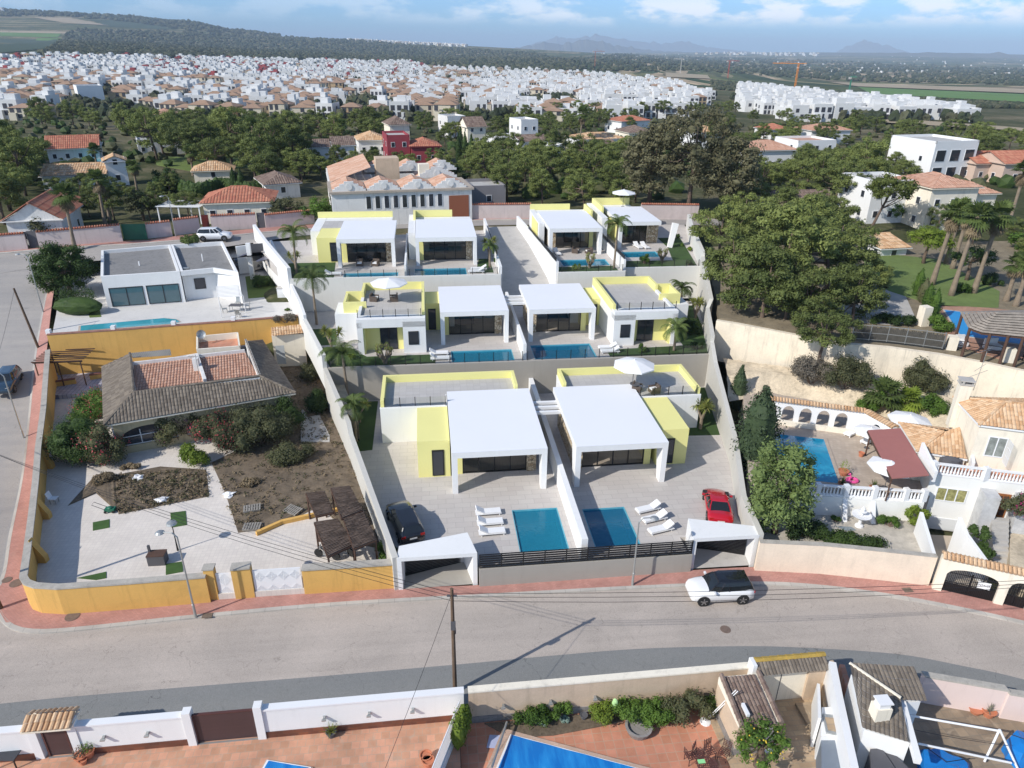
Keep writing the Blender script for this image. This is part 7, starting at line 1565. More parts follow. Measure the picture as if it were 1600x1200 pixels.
def iron_chair():
 c=thing('iron_chair','','chair',(0,0,0));s=MB()
 for i in range(5):s.beam((-.22+.11*i,-.22,.44),(-.22+.11*i,.22,.44),.03,.02);s.beam((-.22,-.22+.11*i,.445),(.22,-.22+.11*i,.445),.03,.02)
 s.build('seat',brownframe,c,world=False);b=MB()
 for i in range(4):b.beam((-.24,-.2+.13*i,.46),(-.32,-.2+.13*i,.95),.025,.02);b.beam((-.26,-.22,.6+.11*i),(-.31,.22,.62+.11*i),.02,.025)
 b.build('backrest',brownframe,c,world=False);clones('leg',MB().box((0,0,0),(.03,.03,.44)),brownframe,c,[(x,y,0) for x in (-.21,.21) for y in (-.21,.21)]);return c
def iron_table():
 c=thing('iron_table','','table',(0,0,0));s=MB();s.tube([(.5*math.cos(a*.3142),.5*math.sin(a*.3142),.72) for a in range(21)],.025,5,False)
 for i in range(9):x=-.42+.105*i;l=(.25-x*x)**.5*.98 if abs(x)<.5 else .1;s.beam((x,-l,.72),(x,l,.72),.035,.02);s.beam((-l,x,.725),(l,x,.725),.035,.02)
 s.build('table_top',brownframe,c,world=False);clones('leg',MB().tube([(0,0,0),(0,0,.7)],.03,5),brownframe,c,[(x,y,0) for x in (-.3,.3) for y in (-.3,.3)]);return c
put('itable',iron_table,P(1103,1212,-.25),0,'round dark wrought iron table at the bottom edge')
for x,y,a,lab in ((1078,1190,20,'wrought iron chair left of the iron table'),(1108,1182,-70,'wrought iron chair behind the iron table'),(1130,1184,-130,'wrought iron chair right of the iron table, farthest out'),(1090,1186,-40,'wrought iron chair tucked between the left and rear chairs')):put('ichair',iron_chair,P(x,y,-.25),R(a),lab,'wrought iron chairs round the table')
mb=MB();mb.box(P(1096,1190,.5),(.35,.2,.04),.1);mb.build('magazine',simple('green_white_print',(.3,.7,.3),.6),label='green and white magazine on the wrought iron table',cat='magazine')
sd=thing('garden_shed','small tan shed with a brown tile roof, slate plinth and white door','shed',V(10.4,-15.3,-.25));X0,X1,Y0,Y1=9.45,11.75,-16.7,-13.95;ZS=1.75
mb=MB();lb(mb,X0,X1,Y0,Y1,-.3,ZS);mb.build('walls',MATS['tan_wall'],sd);mb=MB();lb(mb,X0-.04,X1+.04,Y0-.04,Y1,-.3,.25);mb.build('plinth',slate_pl,sd);q=[V(X0+.3,Y0-.1,ZS+.1),V(X1-.35,Y0-.1,ZS+.1),V(X1-.35,Y1-.1,ZS+.5),V(X0+.3,Y1-.1,ZS+.5)];mb=MB();roof_plane(mb,q,(0,1),.2,.35,.06)
mb.build('roof',tile_dull,sd);mb=MB();
for x in (X0+.12,X1-.15):ridge(mb,V(x,Y0-.1,ZS+.2),V(x,Y1,ZS+.6),.13,None,.35)
mb.build('edge_tiles',tile_dull,sd);mb=MB();mb.prism([V(X0,Y0),V(X1,Y0),V(X1,Y1),V(X0,Y1)],ZS+.002,[ZS+.08,ZS+.08,ZS+.45,ZS+.45]);mb.build('roof_slab',creamwall,sd);mb=MB();lb(mb,10.75,11.6,Y0-.1,Y0-.05,-.2,1.6);mb.build('door',whitem,sd);mb=MB();lb(mb,9.95,10.1,-16.4,-15.7,ZS+.3,ZS+.5);mb.build('roof_vent',whitem,sd)
gw=thing('gate_wall','cream driveway gate with grey-brown tile cap and yellow ridge tiles','gate',V(13.3,-13.4,-.2));GX0,GX1=lx_(1180,1040,2.3),lx_(1290,1032,2.3)
mb=MB();q=[V(GX0,-14.15,2.2),V(GX1,-14.15,2.2),V(GX1,-13.5,2.5),V(GX0,-13.5,2.5)];roof_plane(mb,q,(0,1),.2,.4,.05);mb.build('tile_cap',tile_brown,gw);mb=MB();ridge(mb,V(GX0,-13.35,2.5),V(GX1,-13.35,2.5),.16,None,.42);mb.build('ridge_tiles',mat('mossy_yellow_tile',(.40,.27,.06),.9,.3,3),gw)
mb=MB();lb(mb,GX0,GX1-1.0,-13.75,-13.6,-.2,2.2);mb.build('gate_leaf',creamwall,gw);mb=MB();lb(mb,(GX0+GX1-1)/2-.02,(GX0+GX1-1)/2+.02,-13.765,-13.752,-.15,2.1);mb.build('leaf_gap',darkgrey,gw);mb=MB();lb(mb,GX1-1.0,GX1+.5,-13.9,-13.5,-.2,2.18);mb.build('side_wall',MATS['tan_wall'],gw);mb=MB();lb(mb,GX0-.25,GX0-.03,-13.8,-13.2,-.2,2.6);mb.build('pier',white,gw)
wallpx('party_wall','tall white party wall running from the street towards the camera',[(1301,1034),(1312,1090),(1338,1210)],-.3,2.6,.35,white)
wallpx('stub_wall','white sloping stub wall in the paved yard',[(1279,1068),(1281,1122)],-.3,[1.6,1.9],.14,white)
lplate('raised_bed',[LV(P(1284,1062,1.0))[:2],LV(P(1307,1062,1.0))[:2],LV(P(1311,1105,1.0))[:2],LV(P(1286,1105,1.0))[:2]],1.0,tanpave,1.2,label='raised paved bed against the white party wall',cat='planter bed')
t=thing('outdoor_kitchen','white outdoor barbecue counter with a grey framed opening by the party wall','barbecue',P(1300,1150,-.2));mb=MB();mb.prism(pq([(1284,1105),(1311,1105),(1314,1150),(1283,1150)],1.5),-.2,1.5);mb.build('counter',white,t);mb=MB();mb.prism(pq([(1285,1116),(1307,1118),(1311,1149),(1291,1145)],1.56),1.502,1.6);mb.build('frame',greym,t);mb=MB();mb.prism(pq([(1289,1121),(1303,1122),(1306,1143),(1294,1141)],1.6),1.605,1.62);mb.build('grill',tanpave,t)
mb=MB();mb.prism(pq([(1283,1152),(1311,1154),(1318,1210),(1284,1210)],1.2),-.2,1.2);mb.build('storage_chest',mat('blue_grey_lid',(.17,.20,.24),.6),label='blue-grey storage chest beside the white party wall',cat='chest')
t=tree('lemon_tree','lemon tree with yellow fruit at the bottom edge of the paved yard','tree',2.5,1.15,1.7,leaf_green,barkm,22,90,.14,.45,44);t.location=P(1183,1196,-.2);rnd=random.Random(3);fp=[]
for _ in range(26):a,e=rnd.uniform(0,6.28),rnd.uniform(-.3,1.2);fp.append(wloc(t)+Vector((1.12*math.cos(a)*math.cos(e),1.12*math.sin(a)*math.cos(e),1.68+.83*math.sin(e))))
clones('lemon',MB().blob((0,0,0),.045,0,.1),simple('lemon_yellow',(.6,.42,.03),.5),t,fp)
hs=thing('tiled_house','white house with grey-brown tile roofs and a white chimney at the bottom right','house',P(1400,1150,0));ZR_=3.0
qa=[P(1347,1138,2.9),P(1421,1161,2.9),P(1407,1092,3.3),P(1327,1037,3.5)];mb=MB();roof_plane(mb,qa,(0,1),.2,.34,.05);mb.build('roof',tile_brown,hs)
qb=[P(1407,1094,3.1),P(1449,1096,3.1),P(1428,1042,3.5),P(1327,1036,3.5)];mb=MB();roof_plane(mb,qb,(0,1),.2,.34,.05);mb.build('roof',tile_brown,hs);mb=MB();mb.beam(qa[3]+Vector((0,0,.06)),qa[2]+Vector((0,0,.08)),.1,.1);mb.build('ridge_mortar',creamwall,hs)
bw=MB();bw.prism([P(1332,1046,3.1),P(1351,1139,2.8),P(1422,1160,2.8),P(1410,1100,3.1)],-.1,2.75);bw.prism([P(1412,1098,2.8),P(1440,1092,3),P(1424,1048,3.2),P(1345,1046,3.2)],-.1,2.8);bw.build('walls',white,hs)
mb=MB();mb.beam(P(1409,1098,2.85),P(1434,1190,2.6),.28,.35);mb.build('gable_wall',white,hs);c=P(1373,1118,3.1);mb=MB();mb.box(sh(c,2.6),(.75,.6,1.2),.1);mb.build('chimney',creamwall,hs);mb=MB();mb.box(sh(c,3.8),(.55,.45,.3),.1);mb.box(sh(c,4.1),(.7,.6,.06),.1);mb.build('chimney_cap',whitem,hs)
mb=MB();mb.prism(pq([(1360,1170),(1378,1169),(1405,1210),(1362,1210)],1.8),-.1,1.8);mb.prism(pq([(1378.5,1169),(1398,1178),(1430,1210),(1405.5,1210)],1.7),-.1,1.7);mb.build('store_cabinet',darkgrey,label='dark grey pitched storage cabinet at the bottom edge',cat='cabinet')
mb=MB();mb.beam(P(1314,1045,.3),P(1352,1180,.3),.28,.7);mb.build('brick_ledge',terracotta,label='narrow terracotta ledge in the gap beside the white party wall',cat='ledge')
gwall('pale pink garden wall with stone coping, first panel from the tiled house',lx_(1445,1055,1.9),lx_(1574,1077,1.9),-14.55,0,1.85,.3,pinkwall2 if 'pinkwall2' in globals() else mat('pale_pink_wall',(.72,.58,.53),.85,.04,.5,stain=.1),coping,y1=-15.9)
gwall('pale pink garden wall panel at the frame edge',lx_(1577,1080,1.9),33,-16.0,0,1.75,.3,MATS['pale_pink_wall'],coping,y1=-19)
PG2='terracotta pots by the pink wall'
pot('empty terracotta bowl by the pink wall',P(1523,1113,0),.34,None,.3,None,PG2);pot('terracotta pot with a grey agave by the pink wall',P(1543,1118,0),.34,'spiky',.4,leafmat('aloe_grey',(.12,.13,.10),(.26,.25,.2),.1),PG2,.75)
sw=thing('swing_frame','white tubular A-frame swing stand on the stone patio','swing frame',P(1500,1150,0));T1,T2=P(1562,1097,2.0),P(1425,1118,2.0);apx=P(1555,1172,.0)
a1=P(1560,1180,0);topR=P(1561,1172,2.0)
mb=MB();E1,E2=P(1560,1172,2.0),P(1421,1120,2.0);mb.tube([P(1423,1118,2.0),P(1561,1170,2.0)],.05,7) if False else None
q0,q1,q2,q3,q4,q5=P(1422,1118,1.9),P(1561,1142,1.9),P(1435,1162,1.9),P(1585,1195,1.9),P(1533,1192,0),P(1600,1210,0)
mb.tube([q0,q1],.055,7);mb.build('top_bar',whitem,sw);mb=MB();mb.tube([q2,P(1580,1192,1.0)],.055,7);mb.build('side_bar',whitem,sw);mb=MB();mb.tube([q1+Vector((0,0,.1)),P(1538,1190,.3)],.055,7);mb.build('leg',whitem,sw);mb=MB();mb.tube([q1+Vector((0,0,.1)),P(1592,1205,.2)],.055,7);mb.build('leg',whitem,sw)
wire('thin white washing line across the stone patio',P(1428,1140,1.7),P(1575,1165,1.7),.08,.012,None)
def tarp(lab,pts,z0,z1,seed):
 q=pq(pts,z1);c=sum(q,Vector())/len(q);mb=MB();t=thing('tarpaulin',lab,'tarpaulin',sh(c,z0));rings=[]
 for k,(f,z) in enumerate(((.0,z1+.12),(.45,z1+.08),(.9,z1),(1.02,(z0+z1)/2),(1.1,z0+.02))):
  r_=[]
  for i in range(24):
   u_=i/24*len(q);a=int(u_);p=q[a].lerp(q[(a+1)%len(q)],u_-a);p=c.lerp(p,f);j=noise.noise(Vector((p.x*1.5,p.y*1.5,seed+k)))*.16;r_.append((p.x+j*f,p.y+j*f,z+j*.7))
  rings.append(r_)
 mb.grid(rings,True);mb.build('sheet',simple('blue_tarp',(.012,.19,.55),.35) if 'blue_tarp' not in MATS else MATS['blue_tarp'],t,smooth=False);mb=MB();mb.tube([q[0]+Vector((0,0,.15)),c+Vector((0,0,.2)),q[2]+Vector((0,0,.1))],.02,5);mb.build('strap',blackm,t);return t
tarp('blue tarpaulin over a square bundle at the right frame edge',[(1576,1150),(1592,1138),(1640,1150),(1640,1182),(1598,1180),(1580,1168)],0,.9,3);tarp('blue tarpaulin over a low box at the bottom edge beside the swing frame',[(1440,1166),(1470,1170),(1515,1187),(1520,1230),(1440,1225)],0,.6,8)
# ================= BACK: walls, houses and trees beyond the back street =================
def tilecap(mb,a,b,wd=.5,st=.3):
 n=max(1,int((b-a).length/st));d=(b-a).normalized();nn=Vector((-d.y,d.x,0))*wd/2
 for i in range(n):
  p=a.lerp(b,(i+.5)/n);f0=len(mb.f);mb.tube([p-nn,p+Vector((0,0,.12)),p+nn],st*.42,5)
  for f in range(f0,len(mb.f)):mb.uv[f]=[(i+.5,.5)]*len(mb.f[f])
def backwall(lab,pts,h,m=pinkwall,cap=tile_red,dz=0):
 q=[G(x,y,dz) for x,y in pts];t=thing('street_wall',lab,'wall',q[0],0,'walls along the back street');mb,c=MB(),MB()
 for a,b in zip(q,q[1:]):d=(b-a).normalized();nn=Vector((-d.y,d.x,0))*.3;mb.prism([a,b,b+nn,a+nn],[a.z-.5,b.z-.5,b.z-.5,a.z-.5],[a.z+h,b.z+h,b.z+h,a.z+h]);tilecap(c,a+Vector((0,0,h+.03))+nn/2,b+Vector((0,0,h+.03))+nn/2)
 mb.build('wall_body',m,t);c.build('tile_cap',cap,t)
for pts,h,lab in ([(-40,397),(44,390)],2.1,'pink plaster wall at the far left of the back street'),([(62,388),(192,376)],2.1,'pink plaster wall left of the green gate'),([(231,373),(270,369)],2.0,'short pink wall between the green gate and lamp post'),([(274,368),(314,363)],2.1,'white wall with stone foot left of the small red door'),([(332,361),(402,357)],2.1,'white wall with red tiles behind the parked white car'),([(416,357),(492,349)],1.9,'white wall under the brownish tree behind the villas'),([(615,345),(830,343)],2.3,'long pink wall behind the driveway and second upper villa'),([(1000,343),(1090,344)],2.3,'pink wall at the back street end by the last villa'):
 backwall(lab,pts,h)
def gatepx(nm,lab,x0,x1,y,h,m):
 a,b=G(x0,y),G(x1,y-.5);mb=MB();mb.beam(a+Vector((0,.2,h/2)),b+Vector((0,.2,h/2)),.08,h);mb.build(nm,m,label=lab,cat='gate')
gatepx('metal_gate','green sheet driveway gate in the pink back street wall',193,230,375,2.1,simple('gate_green',(.01,.10,.055),.5));gatepx('metal_gate','dark narrow gate in the far left pink wall',46,60,388,2.2,darkgrey);gatepx('wooden_door','small dark red door under a tiled hood by the parked white car',317,328,361,2.2,simple('door_red',(.12,.015,.01),.5));gatepx('metal_gate','dark gate between the white back street walls',403,415,357,2.2,darkgrey)
FAR={}
def farwin(par,A,B,n,z,w_=.9,h=1.1,off=0):
 d=B-A;L_=d.length;d=d.normalized();nn=Vector((d.y,-d.x,0))
 for i in range(n):
  c=A+d*L_*(i+.5)/n;f=MB()
  f.prism([sh(c-d*w_/2,0),sh(c+d*w_/2,0),sh(c+d*w_/2+nn*.05,0),sh(c-d*w_/2+nn*.05,0)],z,z+h);o=f.build('window',whitem,par);g=MB();w2=w_/2-.09
  g.prism([sh(c-d*w2+nn*.052,0),sh(c+d*w2+nn*.052,0),sh(c+d*w2+nn*.07,0),sh(c-d*w2+nn*.07,0)],z+.08,z+h-.08);g.build('pane',darkglass,o)
def house(lab,a,b,depth,h,rh=1.4,wm=None,rm=None,kind='hip',nw=3,fl=1,cat='house',over=.45,dz=0,rib=.42,chim=False,grp=None):
 wm=wm or oldwhite;rm=rm or tile_red;A,B=G(*a),G(*b);z=min(A.z,B.z)+dz;A,B=sh(A,z),sh(B,z);d=(B-A).normalized();n=Vector((-d.y,d.x,0));C,D=B+n*depth,A+n*depth
 t=thing('house',lab,cat,(A+B)/2,0,grp);mb=MB();mb.prism([A,B,C,D],z-3,z+h);mb.build('walls',wm,t);e=[A-d*over-n*over,B+d*over-n*over,C+d*over+n*over,D-d*over+n*over];e=[sh(p,z+h) for p in e];W_=(B-A).length;mb=MB()
 if kind=='flat':
  for p,q,o in ((A,B,-n),(B,C,d),(C,D,n),(D,A,-d)):mb.beam(sh(p,z+h+.25)-o*.13,sh(q,z+h+.25)-o*.13,.26,.5)
  mb.build('parapet',wm,t);mb=MB();mb.face([sh(p,z+h+.02) for p in (A,B,C,D)]);mb.build('roof',rm,t)
 else:
  if kind=='hip':
   k=min(W_,depth)/2
   if W_>=depth:r0,r1=(e[0]+e[3])/2+d*k,(e[1]+e[2])/2-d*k;fs=[([e[0],e[1],r1,r0],(0,1)),([e[1],e[2],r1],(0,1)),([e[2],e[3],r0,r1],(0,1)),([e[3],e[0],r0],(0,1))]
   else:r0,r1=(e[0]+e[1])/2+n*k,(e[3]+e[2])/2-n*k;fs=[([e[0],e[1],r0],(0,1)),([e[1],e[2],r1,r0],(0,1)),([e[2],e[3],r1],(0,1)),([e[3],e[0],r0,r1],(0,1))]
  elif kind=='gable':r0,r1=(e[0]+e[3])/2,(e[1]+e[2])/2;fs=[([e[0],e[1],r1,r0],(0,1)),([e[2],e[3],r0,r1],(0,1))];g=MB();m0,m1=(A+D)/2,(B+C)/2;g.face([sh(D,z+h),sh(A,z+h),sh(m0,z+h+rh*.95)]);g.face([sh(B,z+h),sh(C,z+h),sh(m1,z+h+rh*.95)]);g.build('gable',wm,t)
  elif kind=='gablef':r0,r1=(e[0]+e[1])/2,(e[3]+e[2])/2;fs=[([e[1],e[2],r1,r0],(0,1)),([e[3],e[0],r0,r1],(0,1))];g=MB();m0=(A+B)/2;g.face([sh(A,z+h),sh(B,z+h),sh(m0,z+h+rh*.95)]);g.build('gable',wm,t)
  else:r0,r1=e[3],e[2];fs=[([e[0],e[1],r1,r0],(0,1))]
  r0.z=r1.z=z+h+rh
  for f,ea in fs:roof_plane(mb,f,ea,rib,1.0,.08)
  ridge(mb,r0,r1,.14,None,.8);mb.build('roof',rm,t);mb=MB();mb.prism(e,z+h-.14,z+h-.02);mb.build('eaves',wm,t)
 bay='window bays' in lab
 for k in range(fl):farwin(t,A,B,nw,z+k*3.4+.5 if bay else z+k*2.8+.9,2.4 if bay else .9,2.3 if bay else 1.1);farwin(t,B,C,2,z+k*2.8+.9);farwin(t,D,A,2,z+k*2.8+.9)
 if chim:c=(A+C)/2+d*1.5;mb=MB();mb.box(sh(c,z+h),(.8,.8,rh+1.0));mb.build('chimney',wm,t)
 return t
cw=creamwall;ow=oldwhite;redw=mat('deep_red_render',(.30,.045,.06),.8,.1,.5);roofgrey=mat('pale_roof_deck',(.45,.44,.42),.9,.12,.5,stain=.3)
for a in [
('cream house with a red hip roof behind the white back street wall',(322,350),(428,346),8,3.0,1.6,cw,tile_red,'hip',4,1),
('house with an orange-red gable roof at the far left behind the pink wall',(20,386),(104,380),9,3.4,2.2,ow,tile_red,'gablef',2,1),('low wing with red tiles behind the far left orange gable',(70,350),(122,346),5,2.6,1.2,ow,tile_red,'hip',1,1),
('long low building under pale ribbed tiles with satellite dish left of the white stair tower',(70,297),(168,293),5,2.4,1.3,ow,tile_orange,'shed',3,1),('white stair tower with a small tiled gable beside the ribbed roof',(172,291),(203,289),4,4.4,.9,white,tile_orange,'gablef',1,2),
('grey house with a broad dark red roof and arched porch, upper left',(78,255),(158,252),11,3.0,2.2,ow,tile_red,'gable',4,1),('flat modern house with a long pergola under the tall pines',(218,243),(294,240),8,3.2,0,ow,roofgrey,'flat',5,1),
('small tan-roofed pool house beside the cypress hedge',(305,286),(365,284),6,2.2,1.3,cw,tile_orange,'hip',1,1),('low house with dark brown tiles left of the sawtooth-roofed complex',(418,312),(470,308),8,2.5,1.3,ow,tile_dull,'hip',1,1),
('white cottage with a dull tile roof, left of the pair',(484,262),(517,261),8,4.2,1.2,white,tile_dull,'gable',1,1),('white cottage with a dull tile roof, right of the pair',(524,261),(556,260),8,4.5,1.4,white,tile_dull,'gable',1,1),
('deep red two-storey house with a parapet terrace',(607,257),(642,256),9,5.8,0,redw,roofgrey,'flat',2,2),('red house wing with a bright red hip roof and white balcony',(644,257),(688,256),8,3.9,1.4,redw,tile_red,'hip',2,1),('pale tower house with a small hip roof behind the red house',(612,247),(642,246),7,7.6,1.6,cw,tile_dull,'hip',1,2),('white house with orange tile roofs left of the red house',(562,243),(606,242),9,3.6,1.6,white,tile_orange,'hip',3,1),
('brown-roofed villa with twin gables among the pines',(731,228),(759,227),7,5,2.4,cw,tile_dull,'gable',2,2),('white villa with an orange hip roof between the pine belts, right background',(1085,232),(1125,231),9,4.2,1.6,white,tile_orange,'hip',3,1),('long low white house with a pinkish roof among right background pines',(1265,226),(1325,225),9,4,1.4,white,tile_pinkish,'hip',4,1),('white house with clay roof above the left pine belt',(245,200),(285,199),9,4.5,1.6,white,tile_pinkish,'hip',3,1),('pale two-storey house behind the central pine belt',(700,216),(728,215),8,6,0,ow,roofgrey,'flat',2,2),('low white house with an orange ledge right of the brown-roofed villa',(775,236),(812,235),9,3.0,0,white,roofgrey,'flat',3,1),('white two-storey block half hidden left of the tall fan palm',(814,225),(840,224),8,6.2,0,white,roofgrey,'flat',2,2),('white house with dark solar panels on its roof',(815,242),(858,240),8,3.2,1.2,white,tile_dull,'gable',2,1),
('white bungalow row with an orange roof strip behind the big eucalyptus',(905,236),(976,234),9,3,1.2,white,tile_orange,'hip',4,1),('white house with a red roof corner above the bungalow row',(970,209),(1014,207),9,4,1.4,white,tile_red,'hip',3,1),('dome-like tan roofed house left of the big eucalyptus',(982,224),(1020,223),9,3,1.6,cw,tile_dull,'hip',2,1),('small white shed with a red roof in the pines',(934,243),(960,242),5,2.6,1.0,white,tile_dull,'gable',1,1),('tiny pale hut near the palm left of the bungalow row',(862,244),(882,243),5,2.2,.8,white,roofgrey,'flat',1,1),
('large white two-storey modern house with dark window bays on the right',(1448,284),(1514,281),12,7.4,0,white,roofgrey,'flat',3,2),('terracotta-roofed pinkish house right of the white modern house',(1518,284),(1560,283),9,3.6,1.8,mat('pink_house',(.55,.42,.34),.9,.1),tile_red,'gable',2,1),('terracotta-roofed house cut by the frame edge on the right',(1562,288),(1640,286),9,4,1.9,MATS['pink_house'],tile_red,'gable',2,1),
('cream villa with several tan gables behind the tall palms',(1440,362),(1512,358),9,6.4,1.4,cw,tile_pinkish,'hip',3,2),('cream villa wing with a pinkish roof behind the palms',(1500,350),(1545,348),9,4.6,1.2,cw,tile_pinkish,'hip',2,1),('small white tiled garden hut at the lawn back',(1372,414),(1412,411),4,2.3,.9,white,tile_orange,'shed',1,1),
('white house with a tan roof and round stair turret on the right',(1168,268),(1240,266),9,4.4,1.6,white,tile_pinkish,'hip',3,1),('white cylindrical-ended house beside the tan-roofed one',(1241,262),(1300,260),9,5.4,0,white,tile_pinkish,'flat',3,2),('white low house with pale folded roofs below the pines',(1215,352),(1305,349),8,3.0,1.4,white,tile_dull,'gable',3,1),('white stepped house mostly hidden by the leaning pine',(1352,350),(1420,347),8,6,0,white,roofgrey,'flat',3,2),('small red-roofed house among right background pines',(1204,218),(1232,217),8,3,1.4,ow,tile_red,'hip',2,1),
('plain white block building standing above the tan townhouses',(126,164),(166,163),14,9,0,white,roofgrey,'flat',1,1),('white garage with a blue-white sheet roof right of the sawtooth complex',(738,325),(790,323),7,3.0,0,mat('grey_shutter',(.22,.21,.22),.8,.1),roofgrey,'flat',1,1),
]:house(*a)
A,B=Vector((-26,102.6,8.3)),Vector((-6.35,108,8.3));d=sh(B-A,0).normalized();n=Vector((-d.y,d.x,0));z=A.z;Lc=(B-A).length;t=thing('apartment_complex','large pale complex with salmon roofs behind curved stepped parapets','building',sh(A.lerp(B,.5),z));Dp=25;Hc=4.7
def cq(u0,u1,v0,v1):return [A+d*u0+n*v0,A+d*u1+n*v0,A+d*u1+n*v1,A+d*u0+n*v1]
mb=MB();mb.prism(cq(0,Lc,0,9),z-1,z+Hc);mb.prism(cq(0,7,9.01,Dp),z-1,z+Hc);mb.prism(cq(7,Lc,Dp-8,Dp),z-1,z+Hc-.1);mb.prism(cq(Lc-7,Lc,9.01,Dp-8.01),z-1,z+Hc-.2);mb.build('walls',ow,t);mb=MB();mb.prism(cq(-.3,Lc+.3,-.35,9.2),z+Hc,z+Hc+.3);mb.build('cornice',mat('cornice_tan',(.40,.34,.28),.9,.15),t)
def saw(u0,u1,v,hh,dep=7):
 g=MB();r_=MB();k=14;pts=[]
 for i in range(k+1):s_=abs(i/k*2-1);pts.append(z+Hc+.3+hh*(1-s_)**.8*(1-.12*((i)%2)))
 for i in range(k):a,b=u0+(u1-u0)*i/k,u0+(u1-u0)*(i+1)/k;hz=max(pts[i],pts[i+1]);g.prism(cq(a,b,v,v+.4),z+Hc+.3,hz)
 c=A+d*(u0+u1)/2+n*(v-.03);g.tube([c+Vector((0,0,Hc+.3+hh*.42)),c-n*.12+Vector((0,0,Hc+.3+hh*.42))],.45,14);g.build('stepped_parapet',ow,t);m=(u0+u1)/2
 e=[A+d*u0+n*(v+.4),A+d*u0+n*(v+dep),A+d*m+n*(v+dep),A+d*m+n*(v+.4)];e[0].z=e[1].z=z+Hc+.35;e[2].z=e[3].z=z+Hc+hh*.85;roof_plane(r_,e,(0,1),.5,1,.08);f=[A+d*u1+n*(v+.4),A+d*u1+n*(v+dep),e[2].copy(),e[3].copy()];f[0].z=f[1].z=z+Hc+.35;roof_plane(r_,f,(0,1),.5,1,.08);r_.build('gable_roof',tile_salmon,t)
for i in range(4):saw(.2+i*4.9,4.9+i*4.9,.2,1.5)
for i in range(3):saw(6+i*5.2,11+i*5.2,Dp-8,1.8,6)
saw(Lc-6.8,Lc-.4,9.4,1.9,5);r_=MB();e=[A+n*9+d*.2,A+n*Dp+d*.2,A+n*Dp+d*6.5,A+n*9+d*6.5];e[0].z=e[1].z=z+Hc+.2;e[2].z=e[3].z=z+Hc+2.2;roof_plane(r_,e,(0,1),.5,1,.08);r_.build('long_roof',tile_salmon,t)
mb=MB();mb.prism(cq(7.4,11,10.5,13.5),z,z+8.0);mb.build('lift_tower',MATS['tan_wall'],t);mb=MB();mb.prism(cq(14,15.6,9.5,11),z+Hc,z+Hc+2.4);mb.build('chimney',cw,t);farwin(t,A+d*4.5,A+d*16.2,9,z+2.4,.8,1.9);farwin(t,A+n*Dp,A,14,z+2.3,1.0,1.8)
mb=MB();mb.prism([A+d*16.9-n*.06,A+d*19.9-n*.06,A+d*19.9-n*.003,A+d*16.9-n*.003],z+.5,z+Hc-.8);mb.build('timber_screen',simple('rust_timber',(.24,.08,.04),.8),t)
bigleaf=leafmat('pine_olive',(.04,.058,.018),(.185,.215,.062),.28,nscale=.35)  # lighter olive needle tone shared by the grove and belt pines
def pine(seed,H=8,rad=3.7,ch=6.4,cl=50,per=210,**k):
 def f():
  t=tree('pine_tree','','pine tree',H,rad,ch,bigleaf,barkm,cl,per,.27,.92,seed,lean=k.get('lean',.03),trunk_r=.2,flat=.6,bottom=-.75,limbs=10);return t
 return f
PN=[pine(1),pine(2,8,3.1,7.0,42),pine(3,8,4.3,4.8,46),pine(5,8,3.6,6.2,40,lean=.1)]
def pl_tree(k,x,y,s,lab,grp,z=None,rnd=random.Random(77),st=1.0):
 p=G(x,y) if z is None else P(x,y,z);o=put('pine%d'%k,PN[k],p,rnd.uniform(0,6.28),lab,grp,(s,s,s*st));return o
for x,y,s,k,z,lab in [(1185,522,1.15,0,5.2,'nearest big pine leaning over the cream retaining wall'),(1255,528,.95,2,5.6,'wide big pine over the retaining wall right of the nearest one'),(1325,525,.95,1,5.6,'big pine at the edge of the pale gravel drive'),(1138,490,1.15,1,6,'big pine close against the boundary wall of the last villa'),(1215,480,1.35,0,6.8,'big pine in the middle of the right grove'),(1290,470,1.15,3,6.6,'big pine of the grove behind the gravel drive'),(1122,420,1.0,2,7,'big pine behind the last villa boundary wall'),(1180,415,1.1,1,7,'big pine at the back of the right grove'),(1250,415,1.1,0,7,'pine at the back right of the grove'),(1225,520,.85,3,5.6,'pine filling the middle of the grove above the retaining wall'),(1310,440,1.0,3,7,'pine deep on the lawn side of the right grove'),(1335,480,.8,0,6.2,'small pine over the pale gravel drive'),(1150,378,.9,3,7.4,'pine at the far left back of the right grove'),(1215,375,.9,0,7.4,'pine at the far back of the right grove'),(1278,572,.72,2,4.9,'low spreading pine branch mass over the retaining wall'),(1275,392,.95,2,7.2,'pine at the far right back of the grove')]:pl_tree(k,x,y,s,lab,'big pines right of the villas',z)
def scat(poly,n,gap,rnd,ymin=60,ymax=600,tries=40):
 xs=[p[0] for p in poly];yv=[p[1] for p in poly];pts=[];k=0
 while len(pts)<n and k<n*tries:
  k+=1;x,y=rnd.uniform(min(xs),max(xs)),rnd.uniform(min(yv),max(yv))
  if not inside((x,y),poly):continue
  p=G(x,y)
  if all((p-q).length>gap for q in pts):pts.append(p)
 return pts
rnd=random.Random(31)
